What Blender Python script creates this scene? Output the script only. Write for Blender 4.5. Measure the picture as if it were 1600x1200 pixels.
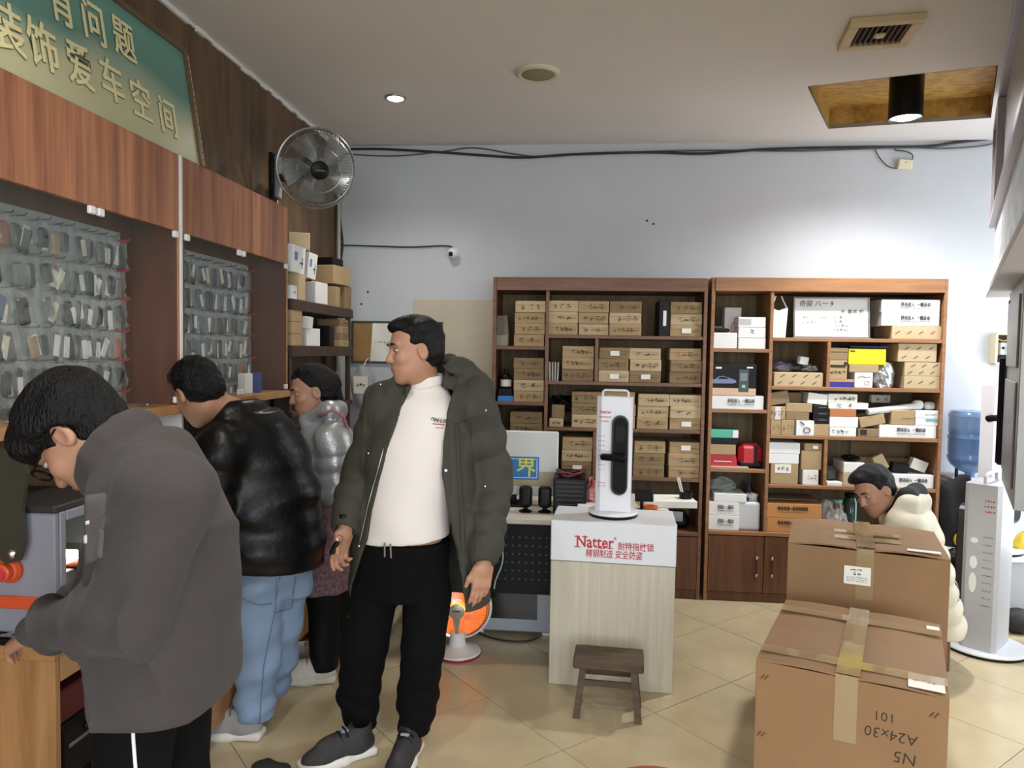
import bpy, bmesh, math, random
import numpy as np
from mathutils import Vector, Matrix, Euler

random.seed(11)
for o in list(bpy.data.objects):
    bpy.data.objects.remove(o, do_unlink=True)
SC = bpy.context.scene
COL = SC.collection

# ------------------------------------------------------------------ camera
FPX, CXP, CYP, CAMH = 1150.0, 800.0, 600.0, 1.6
def _n(v): return v / np.linalg.norm(v)
_wy = _n(np.array([905 - CXP, 549 - CYP, FPX]))
_up = _n(np.cross(np.array([1, 0.016, 0.0]), _wy))
if _up[1] > 0: _up = -_up
_wx = _n(np.cross(_wy, _up))
if _wx[0] < 0: _wx = -_wx
RCAM = np.stack([_wx, _wy, _up], 1)          # camera(x right, y down, z forward) = RCAM @ world
def at(px, py, X=None, Y=None, Z=None):
    """world point where the line of sight of a photo pixel meets a plane X=, Y= or Z="""
    d = RCAM.T @ np.array([(px - CXP) / FPX, (py - CYP) / FPX, 1.0])
    t = X / d[0] if X is not None else Y / d[1] if Y is not None else (Z - CAMH) / d[2]
    return Vector((t * d[0], t * d[1], CAMH + t * d[2]))
cam = bpy.data.cameras.new('camera'); camo = bpy.data.objects.new('camera', cam); COL.objects.link(camo)
cam.sensor_width = 36.0; cam.lens = 36.0 * FPX / 1600.0; cam.clip_start = 0.05
_c = RCAM.T
_m = Matrix(((_c[0][0], -_c[0][1], -_c[0][2], 0), (_c[1][0], -_c[1][1], -_c[1][2], 0),
             (_c[2][0], -_c[2][1], -_c[2][2], CAMH), (0, 0, 0, 1)))
camo.matrix_world = _m
SC.camera = camo

# ------------------------------------------------------------------ daylight and exposure
W = bpy.data.worlds.new('World'); SC.world = W; W.use_nodes = True
bg = W.node_tree.nodes['Background']
bg.inputs['Color'].default_value = (0.86, 0.93, 1.0, 1); bg.inputs['Strength'].default_value = 6.4
def portal(name, loc, rot, sx, sy):
    l = bpy.data.lights.new(name, 'AREA'); l.shape = 'RECTANGLE'; l.size = sx; l.size_y = sy
    l.cycles.is_portal = True
    o = bpy.data.objects.new(name, l); COL.objects.link(o); o.location = loc; o.rotation_euler = rot
ROOM = dict(x0=-1.78, x1=3.45, y0=-1.6, y1=5.25, h=3.05)
portal('storefront_daylight', (0.85, -1.62, 1.45), (math.radians(90), 0, 0), 4.6, 2.6)
portal('window_daylight', (3.47, 4.05, 1.5), (math.radians(90), 0, math.radians(90)), 2.1, 2.4)
VS = SC.view_settings
VS.view_transform = 'Standard'; VS.look = 'None'; VS.gamma = 1.0; VS.use_curve_mapping = False
VS.exposure = 0.0
SC.cycles.max_bounces = 8; SC.cycles.diffuse_bounces = 5; SC.cycles.glossy_bounces = 3
SC.cycles.transparent_max_bounces = 14; SC.cycles.transmission_bounces = 4
SC.cycles.caustics_reflective = False; SC.cycles.caustics_refractive = False
SC.cycles.sample_clamp_indirect = 6.0
# ------------------------------------------------------------------ materials
def lin(h):
    h = h.lstrip('#'); out = []
    for i in (0, 2, 4):
        c = int(h[i:i + 2], 16) / 255.0
        out.append(c / 12.92 if c <= 0.04045 else ((c + 0.055) / 1.055) ** 2.4)
    return (*out, 1.0)
MATS = {}
def mat(name, hexc, rough=0.6, metal=0.0, var=0.0, scale=12.0, bump=0.0, bscale=60.0, stretch=None, hex2=None,
        emit=None, estr=0.0, coat=0.0, sheen=0.0, alpha=1.0, spec=0.5, trans=0.0):
    if name in MATS: return MATS[name]
    m = bpy.data.materials.new(name); m.use_nodes = True
    nt = m.node_tree; b = nt.nodes['Principled BSDF']
    b.inputs['Base Color'].default_value = lin(hexc); b.inputs['Roughness'].default_value = rough
    b.inputs['Metallic'].default_value = metal; b.inputs['Specular IOR Level'].default_value = spec
    b.inputs['Coat Weight'].default_value = coat; b.inputs['Sheen Weight'].default_value = sheen
    b.inputs['Transmission Weight'].default_value = trans
    if sheen: b.inputs['Sheen Roughness'].default_value = 0.4
    if emit:
        b.inputs['Emission Color'].default_value = lin(emit); b.inputs['Emission Strength'].default_value = estr
    def coords(sc):
        tc = nt.nodes.new('ShaderNodeTexCoord'); mp = nt.nodes.new('ShaderNodeMapping')
        nt.links.new(tc.outputs['Object'], mp.inputs['Vector'])
        mp.inputs['Scale'].default_value = sc
        return mp
    if var or hex2:
        mp = coords(stretch or (1, 1, 1))
        n = nt.nodes.new('ShaderNodeTexNoise'); n.inputs['Scale'].default_value = scale
        n.inputs['Detail'].default_value = 5.0; n.inputs['Roughness'].default_value = 0.6
        nt.links.new(mp.outputs['Vector'], n.inputs['Vector'])
        r = nt.nodes.new('ShaderNodeValToRGB')
        c1 = lin(hexc); c2 = lin(hex2) if hex2 else tuple(x * (1 - var) for x in c1[:3]) + (1,)
        r.color_ramp.elements[0].position = 0.32; r.color_ramp.elements[1].position = 0.68
        r.color_ramp.elements[0].color = c2; r.color_ramp.elements[1].color = c1
        nt.links.new(n.outputs['Fac'], r.inputs['Fac']); nt.links.new(r.outputs['Color'], b.inputs['Base Color'])
    if bump:
        mp = coords((1, 1, 1) if not stretch else stretch)
        n = nt.nodes.new('ShaderNodeTexNoise'); n.inputs['Scale'].default_value = bscale; n.inputs['Detail'].default_value = 4
        nt.links.new(mp.outputs['Vector'], n.inputs['Vector'])
        bm_ = nt.nodes.new('ShaderNodeBump'); bm_.inputs['Strength'].default_value = bump; bm_.inputs['Distance'].default_value = 0.01
        nt.links.new(n.outputs['Fac'], bm_.inputs['Height']); nt.links.new(bm_.outputs['Normal'], b.inputs['Normal'])
    if alpha < 1.0:                                  # thin clear sheet: mostly see-through with its own gloss
        out = nt.nodes['Material Output']; mix = nt.nodes.new('ShaderNodeMixShader'); tr = nt.nodes.new('ShaderNodeBsdfTransparent')
        mix.inputs['Fac'].default_value = alpha
        nt.links.new(tr.outputs[0], mix.inputs[1]); nt.links.new(b.outputs[0], mix.inputs[2]); nt.links.new(mix.outputs[0], out.inputs['Surface'])
    MATS[name] = m
    return m

# ------------------------------------------------------------------ mesh builder
class MB:
    def __init__(s): s.v = []; s.f = []
    def add(s, vs, fs, M=None):
        o = len(s.v)
        for p in vs:
            p = Vector(p); s.v.append(tuple(M @ p) if M is not None else tuple(p))
        s.f += [tuple(i + o for i in f) for f in fs]
        return s
    def box(s, c, d, b=0.0, M=None):
        """chamfered box: centre, full size, chamfer"""
        hx, hy, hz = d[0] / 2, d[1] / 2, d[2] / 2
        T = Matrix.Translation(Vector(c)) if M is None else Matrix.Translation(Vector(c)) @ M
        b = min(b, hx * .9, hy * .9, hz * .9)
        if b <= 0:
            vs = [(x * hx, y * hy, z * hz) for x in (-1, 1) for y in (-1, 1) for z in (-1, 1)]
            return s.add(vs, [(0, 1, 3, 2), (4, 6, 7, 5), (0, 4, 5, 1), (2, 3, 7, 6), (0, 2, 6, 4), (1, 5, 7, 3)], T)
        vs, idx = [], {}
        for x in (-1, 1):
            for y in (-1, 1):
                for z in (-1, 1):
                    for a in range(3):
                        p = [x * (hx - b), y * (hy - b), z * (hz - b)]
                        p[a] = (x, y, z)[a] * (hx, hy, hz)[a]
                        idx[(x, y, z, a)] = len(vs); vs.append(tuple(p))
        fs = []
        I = lambda x, y, z, a: idx[(x, y, z, a)]
        for sg in (-1, 1):
            q = [I(sg, -1, -1, 0), I(sg, 1, -1, 0), I(sg, 1, 1, 0), I(sg, -1, 1, 0)]; fs.append(q if sg > 0 else q[::-1])
            q = [I(-1, sg, -1, 1), I(-1, sg, 1, 1), I(1, sg, 1, 1), I(1, sg, -1, 1)]; fs.append(q if sg > 0 else q[::-1])
            q = [I(-1, -1, sg, 2), I(1, -1, sg, 2), I(1, 1, sg, 2), I(-1, 1, sg, 2)]; fs.append(q if sg > 0 else q[::-1])
        for a in (-1, 1):
            for c2 in (-1, 1):
                q = [I(-1, a, c2, 1), I(1, a, c2, 1), I(1, a, c2, 2), I(-1, a, c2, 2)]; fs.append(q if a * c2 > 0 else q[::-1])
                q = [I(a, -1, c2, 2), I(a, 1, c2, 2), I(a, 1, c2, 0), I(a, -1, c2, 0)]; fs.append(q if a * c2 > 0 else q[::-1])
                q = [I(a, c2, -1, 0), I(a, c2, 1, 0), I(a, c2, 1, 1), I(a, c2, -1, 1)]; fs.append(q if a * c2 > 0 else q[::-1])
        for x in (-1, 1):
            for y in (-1, 1):
                for z in (-1, 1):
                    q = [I(x, y, z, 0), I(x, y, z, 1), I(x, y, z, 2)]; fs.append(q if x * y * z > 0 else q[::-1])
        return s.add(vs, fs, T)
    def cb(s, x0, x1, y0, y1, z0, z1, b=0.0):
        return s.box(((x0 + x1) / 2, (y0 + y1) / 2, (z0 + z1) / 2), (abs(x1 - x0), abs(y1 - y0), abs(z1 - z0)), b)
    def lathe(s, prof, n=24, M=None, close=True):
        """profile of (r, z) about z"""
        vs, fs = [], []
        for i in range(n):
            a = 2 * math.pi * i / n
            for r, z in prof: vs.append((r * math.cos(a), r * math.sin(a), z))
        k = len(prof)
        for i in range(n):
            j = (i + 1) % n
            for q in range(k - 1): fs.append((i * k + q, j * k + q, j * k + q + 1, i * k + q + 1))
        if close:
            if prof[0][0] > 1e-6: fs.append(tuple(i * k for i in range(n))[::-1])
            if prof[-1][0] > 1e-6: fs.append(tuple(i * k + k - 1 for i in range(n)))
        return s.add(vs, fs, M)
    def tube(s, pts, r, n=8, closed=False, caps=True):
        pts = [Vector(p) for p in pts]; N = len(pts); rr = r if isinstance(r, (list, tuple)) else [r] * N
        vs, fs = [], []; up = None
        for i, p in enumerate(pts):
            a = pts[(i - 1) % N] if (closed or i > 0) else p
            c = pts[(i + 1) % N] if (closed or i < N - 1) else p
            t = (c - a)
            t = t.normalized() if t.length > 1e-9 else Vector((0, 0, 1))
            if up is None: up = Vector((0, 0, 1)) if abs(t.z) < .9 else Vector((1, 0, 0))
            u = up - t * up.dot(t)
            u = u.normalized() if u.length > 1e-6 else t.orthogonal().normalized()
            up = u; w = t.cross(u)
            for k in range(n):
                g = 2 * math.pi * k / n
                vs.append(tuple(p + (u * math.cos(g) + w * math.sin(g)) * rr[i]))
        for i in range(N if closed else N - 1):
            j = (i + 1) % N
            for k in range(n):
                l = (k + 1) % n; fs.append((i * n + k, i * n + l, j * n + l, j * n + k))
        if caps and not closed: fs.append(tuple(range(n))[::-1]); fs.append(tuple((N - 1) * n + k for k in range(n)))
        return s.add(vs, fs)
    def prism(s, outline, h, M=None):
        """2D outline (counter-clockwise) extruded from z=0 to z=h"""
        n = len(outline)
        vs = [(x, y, 0) for x, y in outline] + [(x, y, h) for x, y in outline]
        fs = [tuple(range(n))[::-1], tuple(range(n, 2 * n))] + [(i, (i + 1) % n, n + (i + 1) % n, n + i) for i in range(n)]
        return s.add(vs, fs, M)
    def quad(s, a, b, c, d): return s.add([a, b, c, d], [(0, 1, 2, 3)])
    def mesh(s, name):
        me = bpy.data.meshes.new(name); me.from_pydata(s.v, [], s.f); me.validate(); me.update(); return me

def obj(name, mb, m=None, parent=None, smooth=False, loc=None, rot=None, world=False):
    """link ONE mesh object; world=True: coordinates are world ones, made local to the parent Empty"""
    me = mb.mesh(name) if isinstance(mb, MB) else mb
    if world and parent is not None:
        me.transform(parent.matrix_basis.inverted())
    if m is not None and not me.materials: me.materials.append(m)
    if smooth:
        me.polygons.foreach_set('use_smooth', [True] * len(me.polygons))
        if smooth != 'all':
            try: me.set_sharp_from_angle(angle=math.radians(40))
            except Exception: pass
    o = bpy.data.objects.new(name, me); COL.objects.link(o)
    if parent is not None: o.parent = parent
    if loc is not None: o.location = loc
    if rot is not None: o.rotation_euler = rot
    return o
def tag(o, label, cat, group=None, kind=None):
    if label: o['label'] = label
    if cat: o['category'] = cat
    if group: o['group'] = group
    if kind: o['kind'] = kind
    return o
def thing(name, label, cat, loc=(0, 0, 0), rot=(0, 0, 0), group=None):
    o = bpy.data.objects.new(name, None); COL.objects.link(o); o.empty_display_size = .05
    o.location = loc; o.rotation_euler = rot
    return tag(o, label, cat, group)
def struct(name, mb, m, parent=None, smooth=False):
    o = obj(name, mb, m, parent, smooth)
    if parent is None: o['kind'] = 'structure'
    return o
def copy_tree(o, parent=None):
    c = o.copy(); COL.objects.link(c); c.parent = parent
    for ch in [x for x in bpy.data.objects if x.parent == o]: copy_tree(ch, c)
    return c
def frame_matrix(origin, xdir, zdir):
    """matrix with local x along xdir, local z along zdir (normal)"""
    z = Vector(zdir).normalized(); x = Vector(xdir); x = (x - z * x.dot(z)).normalized(); y = z.cross(x)
    return Matrix(((x.x, y.x, z.x, origin[0]), (x.y, y.y, z.y, origin[1]), (x.z, y.z, z.z, origin[2]), (0, 0, 0, 1)))
FRONT = Matrix.Rotation(math.radians(90), 4, 'X')     # text plane x/z facing -y
def text_mesh(s, size, bold=0.0, extrude=0.0008, align='CENTER', shear=0.0, width=None, res=2):
    cu = bpy.data.curves.new('t', 'FONT'); cu.body = s; cu.size = size; cu.align_x = align; cu.align_y = 'CENTER'
    cu.extrude = extrude; cu.offset = bold; cu.shear = shear; cu.resolution_u = res
    o = bpy.data.objects.new('t', cu)
    me = bpy.data.meshes.new_from_object(o)
    bpy.data.objects.remove(o); bpy.data.curves.remove(cu)
    if width and len(me.vertices):
        xs = [v.co.x for v in me.vertices]; k = width / max(1e-6, max(xs) - min(xs))
        me.transform(Matrix.Diagonal((k, 1, 1, 1)))
    me.name = 'lettering'
    return me
def text(s, size, m, parent, M, name='lettering', **kw):
    me = text_mesh(s, size, **kw); me.transform(M)
    return obj(name, me, m, parent)
def scribble(w, h, n, seed, th=.0022, chars=True):
    """illegible handwritten strokes spread over w x h, in x/z facing -y"""
    r = random.Random(seed); mb = MB()
    def stroke(x, z, a, l, t):
        dx, dz = math.cos(a) * l / 2, math.sin(a) * l / 2; nx, nz = -math.sin(a) * t / 2, math.cos(a) * t / 2
        mb.quad((x - dx - nx, 0, z - dz - nz), (x + dx - nx, 0, z + dz - nz), (x + dx + nx, 0, z + dz + nz), (x - dx + nx, 0, z - dz + nz))
    for i in range(n):
        cx = -w / 2 + w * (i + .5) / n; cs = min(h, w / n) * .8
        for k in range(r.randint(3, 6)):
            stroke(cx + r.uniform(-.35, .35) * cs, r.uniform(-.4, .4) * cs, r.choice((0, 0, math.pi / 2, .6, -.7)) + r.uniform(-.25, .25), cs * r.uniform(.35, .85), th * r.uniform(.7, 1.3))
    return mb.mesh('marking')

# ------------------------------------------------------------------ implicit bodies (smooth unions of limbs, meshed by surface nets)
def V3(p): return np.array([p[0], p[1], p[2]], dtype=np.float64)
class Body:
    """ordered list of (operation, function, bounding box, blend)"""
    def __init__(s): s.ops = []; s.lo = np.full(3, 1e9); s.hi = np.full(3, -1e9)
    def _push(s, op, fn, lo, hi, k):
        if op == 'add': s.lo = np.minimum(s.lo, lo); s.hi = np.maximum(s.hi, hi)
        s.ops.append((op, fn, lo, hi, k)); return s
    def cap(s, a, b, ra, rb, k=.02, op='add', rings=0, amp=0.0, pw=1.0):
        a, b = V3(a), V3(b); ab = b - a; L2 = max(1e-9, ab @ ab); L = math.sqrt(L2)
        def fn(P):
            t = np.clip(((P - a) @ ab) / L2, 0, 1)
            r = ra + (rb - ra) * t
            if rings: r = r + amp * (np.abs(np.sin(np.pi * rings * t)) ** pw - .5)
            return np.linalg.norm(P - a - t[:, None] * ab, axis=1) - r
        R = max(ra, rb) + amp
        return s._push(op, fn, np.minimum(a, b) - R, np.maximum(a, b) + R, k)
    def chain(s, pts, rs, k=.02, op='add', **kw):
        for i in range(len(pts) - 1): s.cap(pts[i], pts[i + 1], rs[i], rs[i + 1], k, op, **kw)
        return s
    def ell(s, c, r, k=.02, R=None, op='add'):
        c, r = V3(c), V3(r); R = np.eye(3) if R is None else np.array(R)     # columns = local axes
        def fn(P):
            q = (P - c) @ R; k0 = np.linalg.norm(q / r, axis=1); k1 = np.linalg.norm(q / (r * r), axis=1)
            return k0 * (k0 - 1) / np.maximum(k1, 1e-9)
        m = max(r); return s._push(op, fn, c - m, c + m, k)
    def rbox(s, c, h, rad, k=.02, R=None, op='add'):
        c, h = V3(c), V3(h); R = np.eye(3) if R is None else np.array(R)
        def fn(P):
            q = np.abs((P - c) @ R) - (h - rad)
            return np.linalg.norm(np.maximum(q, 0), axis=1) + np.minimum(q.max(axis=1), 0) - rad
        m = np.linalg.norm(h); return s._push(op, fn, c - m, c + m, k)
    def loft(s, spine, hw, hd, right, k=.03, op='add', rings=0, amp=0.0):
        """elliptic slices across the axis first->last of a bending spine: half width along `right`, half depth across it"""
        S = np.array([V3(p) for p in spine]); ax = S[-1] - S[0]; L = np.linalg.norm(ax); ax = ax / L
        u = V3(right); u = _n(u - ax * (u @ ax)); v = np.cross(ax, u)
        s0 = (S - S[0]) @ ax; cu, cv = (S - S[0]) @ u, (S - S[0]) @ v; ts = np.linspace(0, L, 61)
        def sm(y):
            q = np.interp(ts, s0, y); w = 7 if len(spine) > 2 else 1
            q = np.convolve(np.pad(q, w // 2, mode='edge'), np.ones(w) / w, 'valid') if w > 1 else q
            return q
        CU, CV, AA, BB = sm(cu), sm(cv), sm(hw), sm(hd)
        def fn(P):
            q = P - S[0]; s_ = q @ ax; t = np.clip(s_, 0, L)
            A, B = np.interp(t, ts, AA), np.interp(t, ts, BB)
            if rings: e = amp * (np.abs(np.sin(np.pi * rings * t / L)) - .5); A = A + e; B = B + e
            x, y = q @ u - np.interp(t, ts, CU), q @ v - np.interp(t, ts, CV)
            k0 = np.sqrt((x / A) ** 2 + (y / B) ** 2); k1 = np.sqrt((x / A ** 2) ** 2 + (y / B ** 2) ** 2)
            dr = np.where(k0 > .05, k0 * (k0 - 1) / np.maximum(k1, 1e-6), -np.minimum(A, B)); ov = np.maximum(-s_, s_ - L)
            return np.where(ov > 0, np.sqrt(np.maximum(dr, 0) ** 2 + ov ** 2), np.maximum(dr, ov))
        m = max(max(hw), max(hd)) + amp
        return s._push(op, fn, S.min(axis=0) - m, S.max(axis=0) + m, k)
    def plane(s, p, n, k=.004):
        """cut away the side n points to"""
        p, n = V3(p), _n(V3(n))
        return s._push('int', lambda P: (P - p) @ n, np.full(3, -1e9), np.full(3, 1e9), k)
    def cutpoly(s, poly, ymax, k=.004):
        """cut away a prism: outline in x/z, everything nearer than y = ymax"""
        pl = np.array(poly, dtype=float)
        def fn(P):
            x, z = P[:, 0], P[:, 2]; d = np.full(len(P), 1e9); inside = np.zeros(len(P), bool); n = len(pl)
            for i in range(n):
                a, b = pl[i], pl[(i + 1) % n]; e = b - a; w0, w1 = x - a[0], z - a[1]
                t = np.clip((w0 * e[0] + w1 * e[1]) / max(1e-9, e @ e), 0, 1)
                d = np.minimum(d, np.hypot(w0 - e[0] * t, w1 - e[1] * t))
                c = (a[1] > z) != (b[1] > z)
                inside ^= c & (x < (b[0] - a[0]) * (z - a[1]) / (b[1] - a[1] + 1e-12) + a[0])
            d = np.where(inside, -d, d)
            return np.maximum(d, P[:, 1] - ymax)
        return s._push('sub', fn, np.full(3, -1e9), np.full(3, 1e9), k)
    def shell(s, th): return s._push('shell', th, None, None, 0)
    def disp(s, fn): return s._push('disp', fn, None, None, 0)
    def __call__(s, P):
        d = np.full(len(P), 1.0)
        for op, fn, lo, hi, k in s.ops:
            if op == 'shell': d = np.maximum(d, -(d + fn)); continue
            if op == 'disp':
                m = np.abs(d) < .05
                if m.any(): d[m] -= fn(P[m])
                continue
            if lo[0] > -1e8:
                pad = k + .12 if op == 'add' else k + .01
                m = ((P > lo - pad) & (P < hi + pad)).all(axis=1)
                if not m.any(): continue
                e = fn(P[m]); dm = d[m]
            else: m = slice(None); e = fn(P); dm = d
            if op == 'add':
                h = np.maximum(k - np.abs(dm - e), 0) / k; r = np.minimum(dm, e) - h * h * k * .25
            else:
                if op == 'sub': e = -e
                h = np.maximum(k - np.abs(dm - e), 0) / k; r = np.maximum(dm, e) + h * h * k * .25
            d[m] = r
        return d
    def mesh(s, name, h=.007):
        Bk = 8; pad = .03
        lo = s.lo - pad; n = np.ceil((s.hi + pad - lo) / (h * Bk)).astype(int) + 1
        g = np.stack(np.meshgrid(*[np.arange(k) for k in n], indexing='ij'), -1).reshape(-1, 3)
        c = lo + (g + .5) * Bk * h - h * .5
        dc = s(c); act = np.abs(dc) < Bk * h * .87 + .03
        D = np.empty(tuple(n * Bk), np.float32)
        D.reshape(n[0], Bk, n[1], Bk, n[2], Bk).transpose(0, 2, 4, 1, 3, 5)[...] = np.where(dc < 0, -1, 1).reshape(*n)[..., None, None, None]
        off = np.stack(np.meshgrid(*[np.arange(Bk)] * 3, indexing='ij'), -1).reshape(-1, 3)
        ga = g[act]
        for st in range(0, len(ga), 1500):
            gb = ga[st:st + 1500]
            I = (gb[:, None, :] * Bk + off[None]).reshape(-1, 3)
            D[I[:, 0], I[:, 1], I[:, 2]] = s(lo + I * h)
        S = D < 0; N = D.shape
        cnt = np.zeros(tuple(k - 1 for k in N), np.int8)
        for a in (0, 1):
            for b in (0, 1):
                for c_ in (0, 1): cnt += S[a:N[0] - 1 + a, b:N[1] - 1 + b, c_:N[2] - 1 + c_]
        ci = np.argwhere((cnt > 0) & (cnt < 8))
        idx = np.full(cnt.shape, -1, np.int32); idx[ci[:, 0], ci[:, 1], ci[:, 2]] = np.arange(len(ci))
        pos = np.zeros((len(ci), 3)); num = np.zeros(len(ci))
        cor = [(a, b, c_) for a in (0, 1) for b in (0, 1) for c_ in (0, 1)]
        dv = {q: D[ci[:, 0] + q[0], ci[:, 1] + q[1], ci[:, 2] + q[2]].astype(float) for q in cor}
        for q in cor:
            for ax in range(3):
                if q[ax] == 0:
                    q2 = list(q); q2[ax] = 1; q2 = tuple(q2); d0, d1 = dv[q], dv[q2]
                    m = (d0 < 0) != (d1 < 0); t = np.where(m, d0 / np.where(m, d0 - d1, 1), 0)
                    p = np.tile(np.array(q, float), (len(ci), 1)); p[:, ax] += t
                    pos[m] += p[m]; num[m] += 1
        V = lo + (ci + pos / num[:, None]) * h
        F = []
        for ax in range(3):
            sl0 = [slice(None)] * 3; sl1 = [slice(None)] * 3; sl0[ax] = slice(0, -1); sl1[ax] = slice(1, None)
            e = np.argwhere(S[tuple(sl0)] != S[tuple(sl1)]); b, c_ = (ax + 1) % 3, (ax + 2) % 3
            e = e[(e[:, b] > 0) & (e[:, c_] > 0) & (e[:, b] < N[b] - 1) & (e[:, c_] < N[c_] - 1)]
            def ID(db, dc_):
                k = e.copy(); k[:, b] += db; k[:, c_] += dc_; return idx[k[:, 0], k[:, 1], k[:, 2]]
            q = np.stack([ID(-1, -1), ID(0, -1), ID(0, 0), ID(-1, 0)], 1)
            ins = S[e[:, 0], e[:, 1], e[:, 2]]
            q[~ins] = q[~ins][:, ::-1]; F.append(q)
        F = np.concatenate(F); F = F[(F >= 0).all(axis=1)]
        me = bpy.data.meshes.new(name)
        me.vertices.add(len(V)); me.vertices.foreach_set('co', V.astype(np.float32).ravel())
        me.loops.add(F.size); me.loops.foreach_set('vertex_index', F.astype(np.int32).ravel())
        me.polygons.add(len(F)); me.polygons.foreach_set('loop_start', np.arange(0, F.size, 4, dtype=np.int32))
        me.polygons.foreach_set('loop_total', np.full(len(F), 4, np.int32))
        me.update(); me.validate()
        return me
def sdf_obj(name, body, m, parent, h=.007):
    return obj(name, body.mesh(name, h), m, parent, smooth='all', world=True)

from mathutils.bvhtree import BVHTree
_BVH = {}
def surf(o, px, py):
    """point where the line of sight of a photo pixel first meets object o (a child of an unrotated Empty), and the normal there"""
    if o.name not in _BVH:
        me = o.data; base = o.parent.location if o.parent else Vector((0, 0, 0))
        if o.parent and o.parent.parent: base = o.parent.parent.location
        _BVH[o.name] = BVHTree.FromPolygons([v.co + base for v in me.vertices], [tuple(p.vertices) for p in me.polygons])
    c = Vector((0, 0, CAMH)); d = (at(px, py, Y=3.0) - c).normalized()
    h = _BVH[o.name].ray_cast(c, d)
    return (h[0], h[1]) if h[0] is not None else (None, None)
def seam(name, o, pix, r, m, base, n=8, lift=.5):
    """tube following a surface along photo pixels"""
    P = []
    for i in range(len(pix) - 1):
        for k in range(n):
            t = k / n; h, nn = surf(o, pix[i][0] + (pix[i + 1][0] - pix[i][0]) * t, pix[i][1] + (pix[i + 1][1] - pix[i][1]) * t)
            if h is not None: P.append(h + nn * r * lift - base)
    h, nn = surf(o, *pix[-1])
    if h is not None: P.append(h + nn * r * lift - base)
    return obj(name, MB().tube(P, r, 6), m, o, 'all') if len(P) > 1 else None
def drape(name, o, quad, m, base, nu=10, nv=8, off=.004, parent=None):
    """raised patch lying on a surface; quad = four photo pixels in order"""
    vs, idx = [], {}
    a, b, c, d = [Vector(q) for q in quad]
    for i in range(nu + 1):
        for j in range(nv + 1):
            u, v = i / nu, j / nv; p = (a * (1 - u) + b * u) * (1 - v) + (d * (1 - u) + c * u) * v
            h, nn = surf(o, p.x, p.y)
            if h is None: continue
            e = off if (0 < i < nu and 0 < j < nv) else -.001
            if e > 0 and (i in (1, nu - 1) or j in (1, nv - 1)): e = off * .9
            idx[(i, j)] = len(vs); vs.append(h + nn * e - base)
    fs = [(idx[(i, j)], idx[(i + 1, j)], idx[(i + 1, j + 1)], idx[(i, j + 1)]) for i in range(nu) for j in range(nv) if all(q in idx for q in ((i, j), (i + 1, j), (i + 1, j + 1), (i, j + 1)))]
    return obj(name, MB().add(vs, fs), m, parent or o, 'all')
# ------------------------------------------------------------------ the room
x0, x1, y0, y1, HC = ROOM['x0'], ROOM['x1'], ROOM['y0'], ROOM['y1'], ROOM['h']
m_plaster = mat('wall_plaster', '#c8ccd1', .9, var=.07, scale=1.6, bump=.12, bscale=14)
m_ceil = mat('ceiling_paint', '#d9d4cf', .92, var=.05, scale=1.2, bump=.06, bscale=9)
m_tile = mat('floor_tile', '#c6b591', .22, var=.16, scale=3.0, bump=.01, bscale=40)
m_grout = mat('floor_grout', '#6d6250', .9)
m_ply = mat('plywood_panel', '#6b5238', .6, hex2='#473422', scale=5, stretch=(3, 3, .35), bump=.05)
m_whitepaint = mat('white_paint', '#dcdcd8', .7, var=.06, scale=20)
m_black = mat('black_plastic', '#0b0b0c', .45, spec=.25)
m_cable = mat('cable_rubber', '#262628', .6)
m_white = mat('white_plastic', '#e4e4e2', .4)
m_chrome = mat('chrome', '#c8c8cc', .18, 1.0)
m_alu = mat('aluminium', '#a9a6a8', .38, 1.0, var=.05)

# floor: slab with separate diagonal tiles
def clip(poly, a, b, c):                                   # keep a*x+b*y<=c
    out = []
    for i in range(len(poly)):
        p, q = poly[i], poly[(i + 1) % len(poly)]
        dp, dq = a * p[0] + b * p[1] - c, a * q[0] + b * q[1] - c
        if dp <= 0: out.append(p)
        if (dp < 0) != (dq < 0) and abs(dp - dq) > 1e-9:
            t = dp / (dp - dq); out.append((p[0] + (q[0] - p[0]) * t, p[1] + (q[1] - p[1]) * t))
    return out
floor = struct('floor', MB().cb(x0, x1, y0, y1, -.12, -.004), m_grout)
TS, TA = .535, math.radians(41.5)
tu = (math.cos(TA), math.sin(TA)); tv = (-math.sin(TA), math.cos(TA)); T0 = (-.034, 2.893)
hs = TS / 2 - .0016
tile_full = None
for i in range(-14, 15):
    for j in range(-14, 15):
        cx = T0[0] + (i + .5) * TS * tu[0] + (j + .5) * TS * tv[0]; cy = T0[1] + (i + .5) * TS * tu[1] + (j + .5) * TS * tv[1]
        full = [(sx * hs * tu[0] + sy * hs * tv[0], sx * hs * tu[1] + sy * hs * tv[1]) for sx, sy in ((-1, -1), (1, -1), (1, 1), (-1, 1))]
        pl = [(px + cx, py + cy) for px, py in full]
        e = .002
        for a, b, c in ((1, 0, x1 - e), (-1, 0, -x0 - e), (0, 1, y1 - e), (0, -1, -y0 - e)):
            if pl: pl = clip(pl, a, b, c)
        if len(pl) < 3: continue
        area = .5 * abs(sum(pl[k][0] * pl[(k + 1) % len(pl)][1] - pl[(k + 1) % len(pl)][0] * pl[k][1] for k in range(len(pl))))
        if area < .004: continue
        if area > (2 * hs) ** 2 - 1e-5:
            if tile_full is None:
                tile_full = MB().prism(full, .0095).mesh('tile'); tile_full.materials.append(m_tile)
            t = obj('tile', tile_full, None, floor, loc=(cx, cy, -.0095 + random.uniform(-.0006, 0)))
        else:
            obj('tile', MB().prism([(px - cx, py - cy) for px, py in pl], .0095), m_tile, floor, loc=(cx, cy, -.0095))

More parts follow.
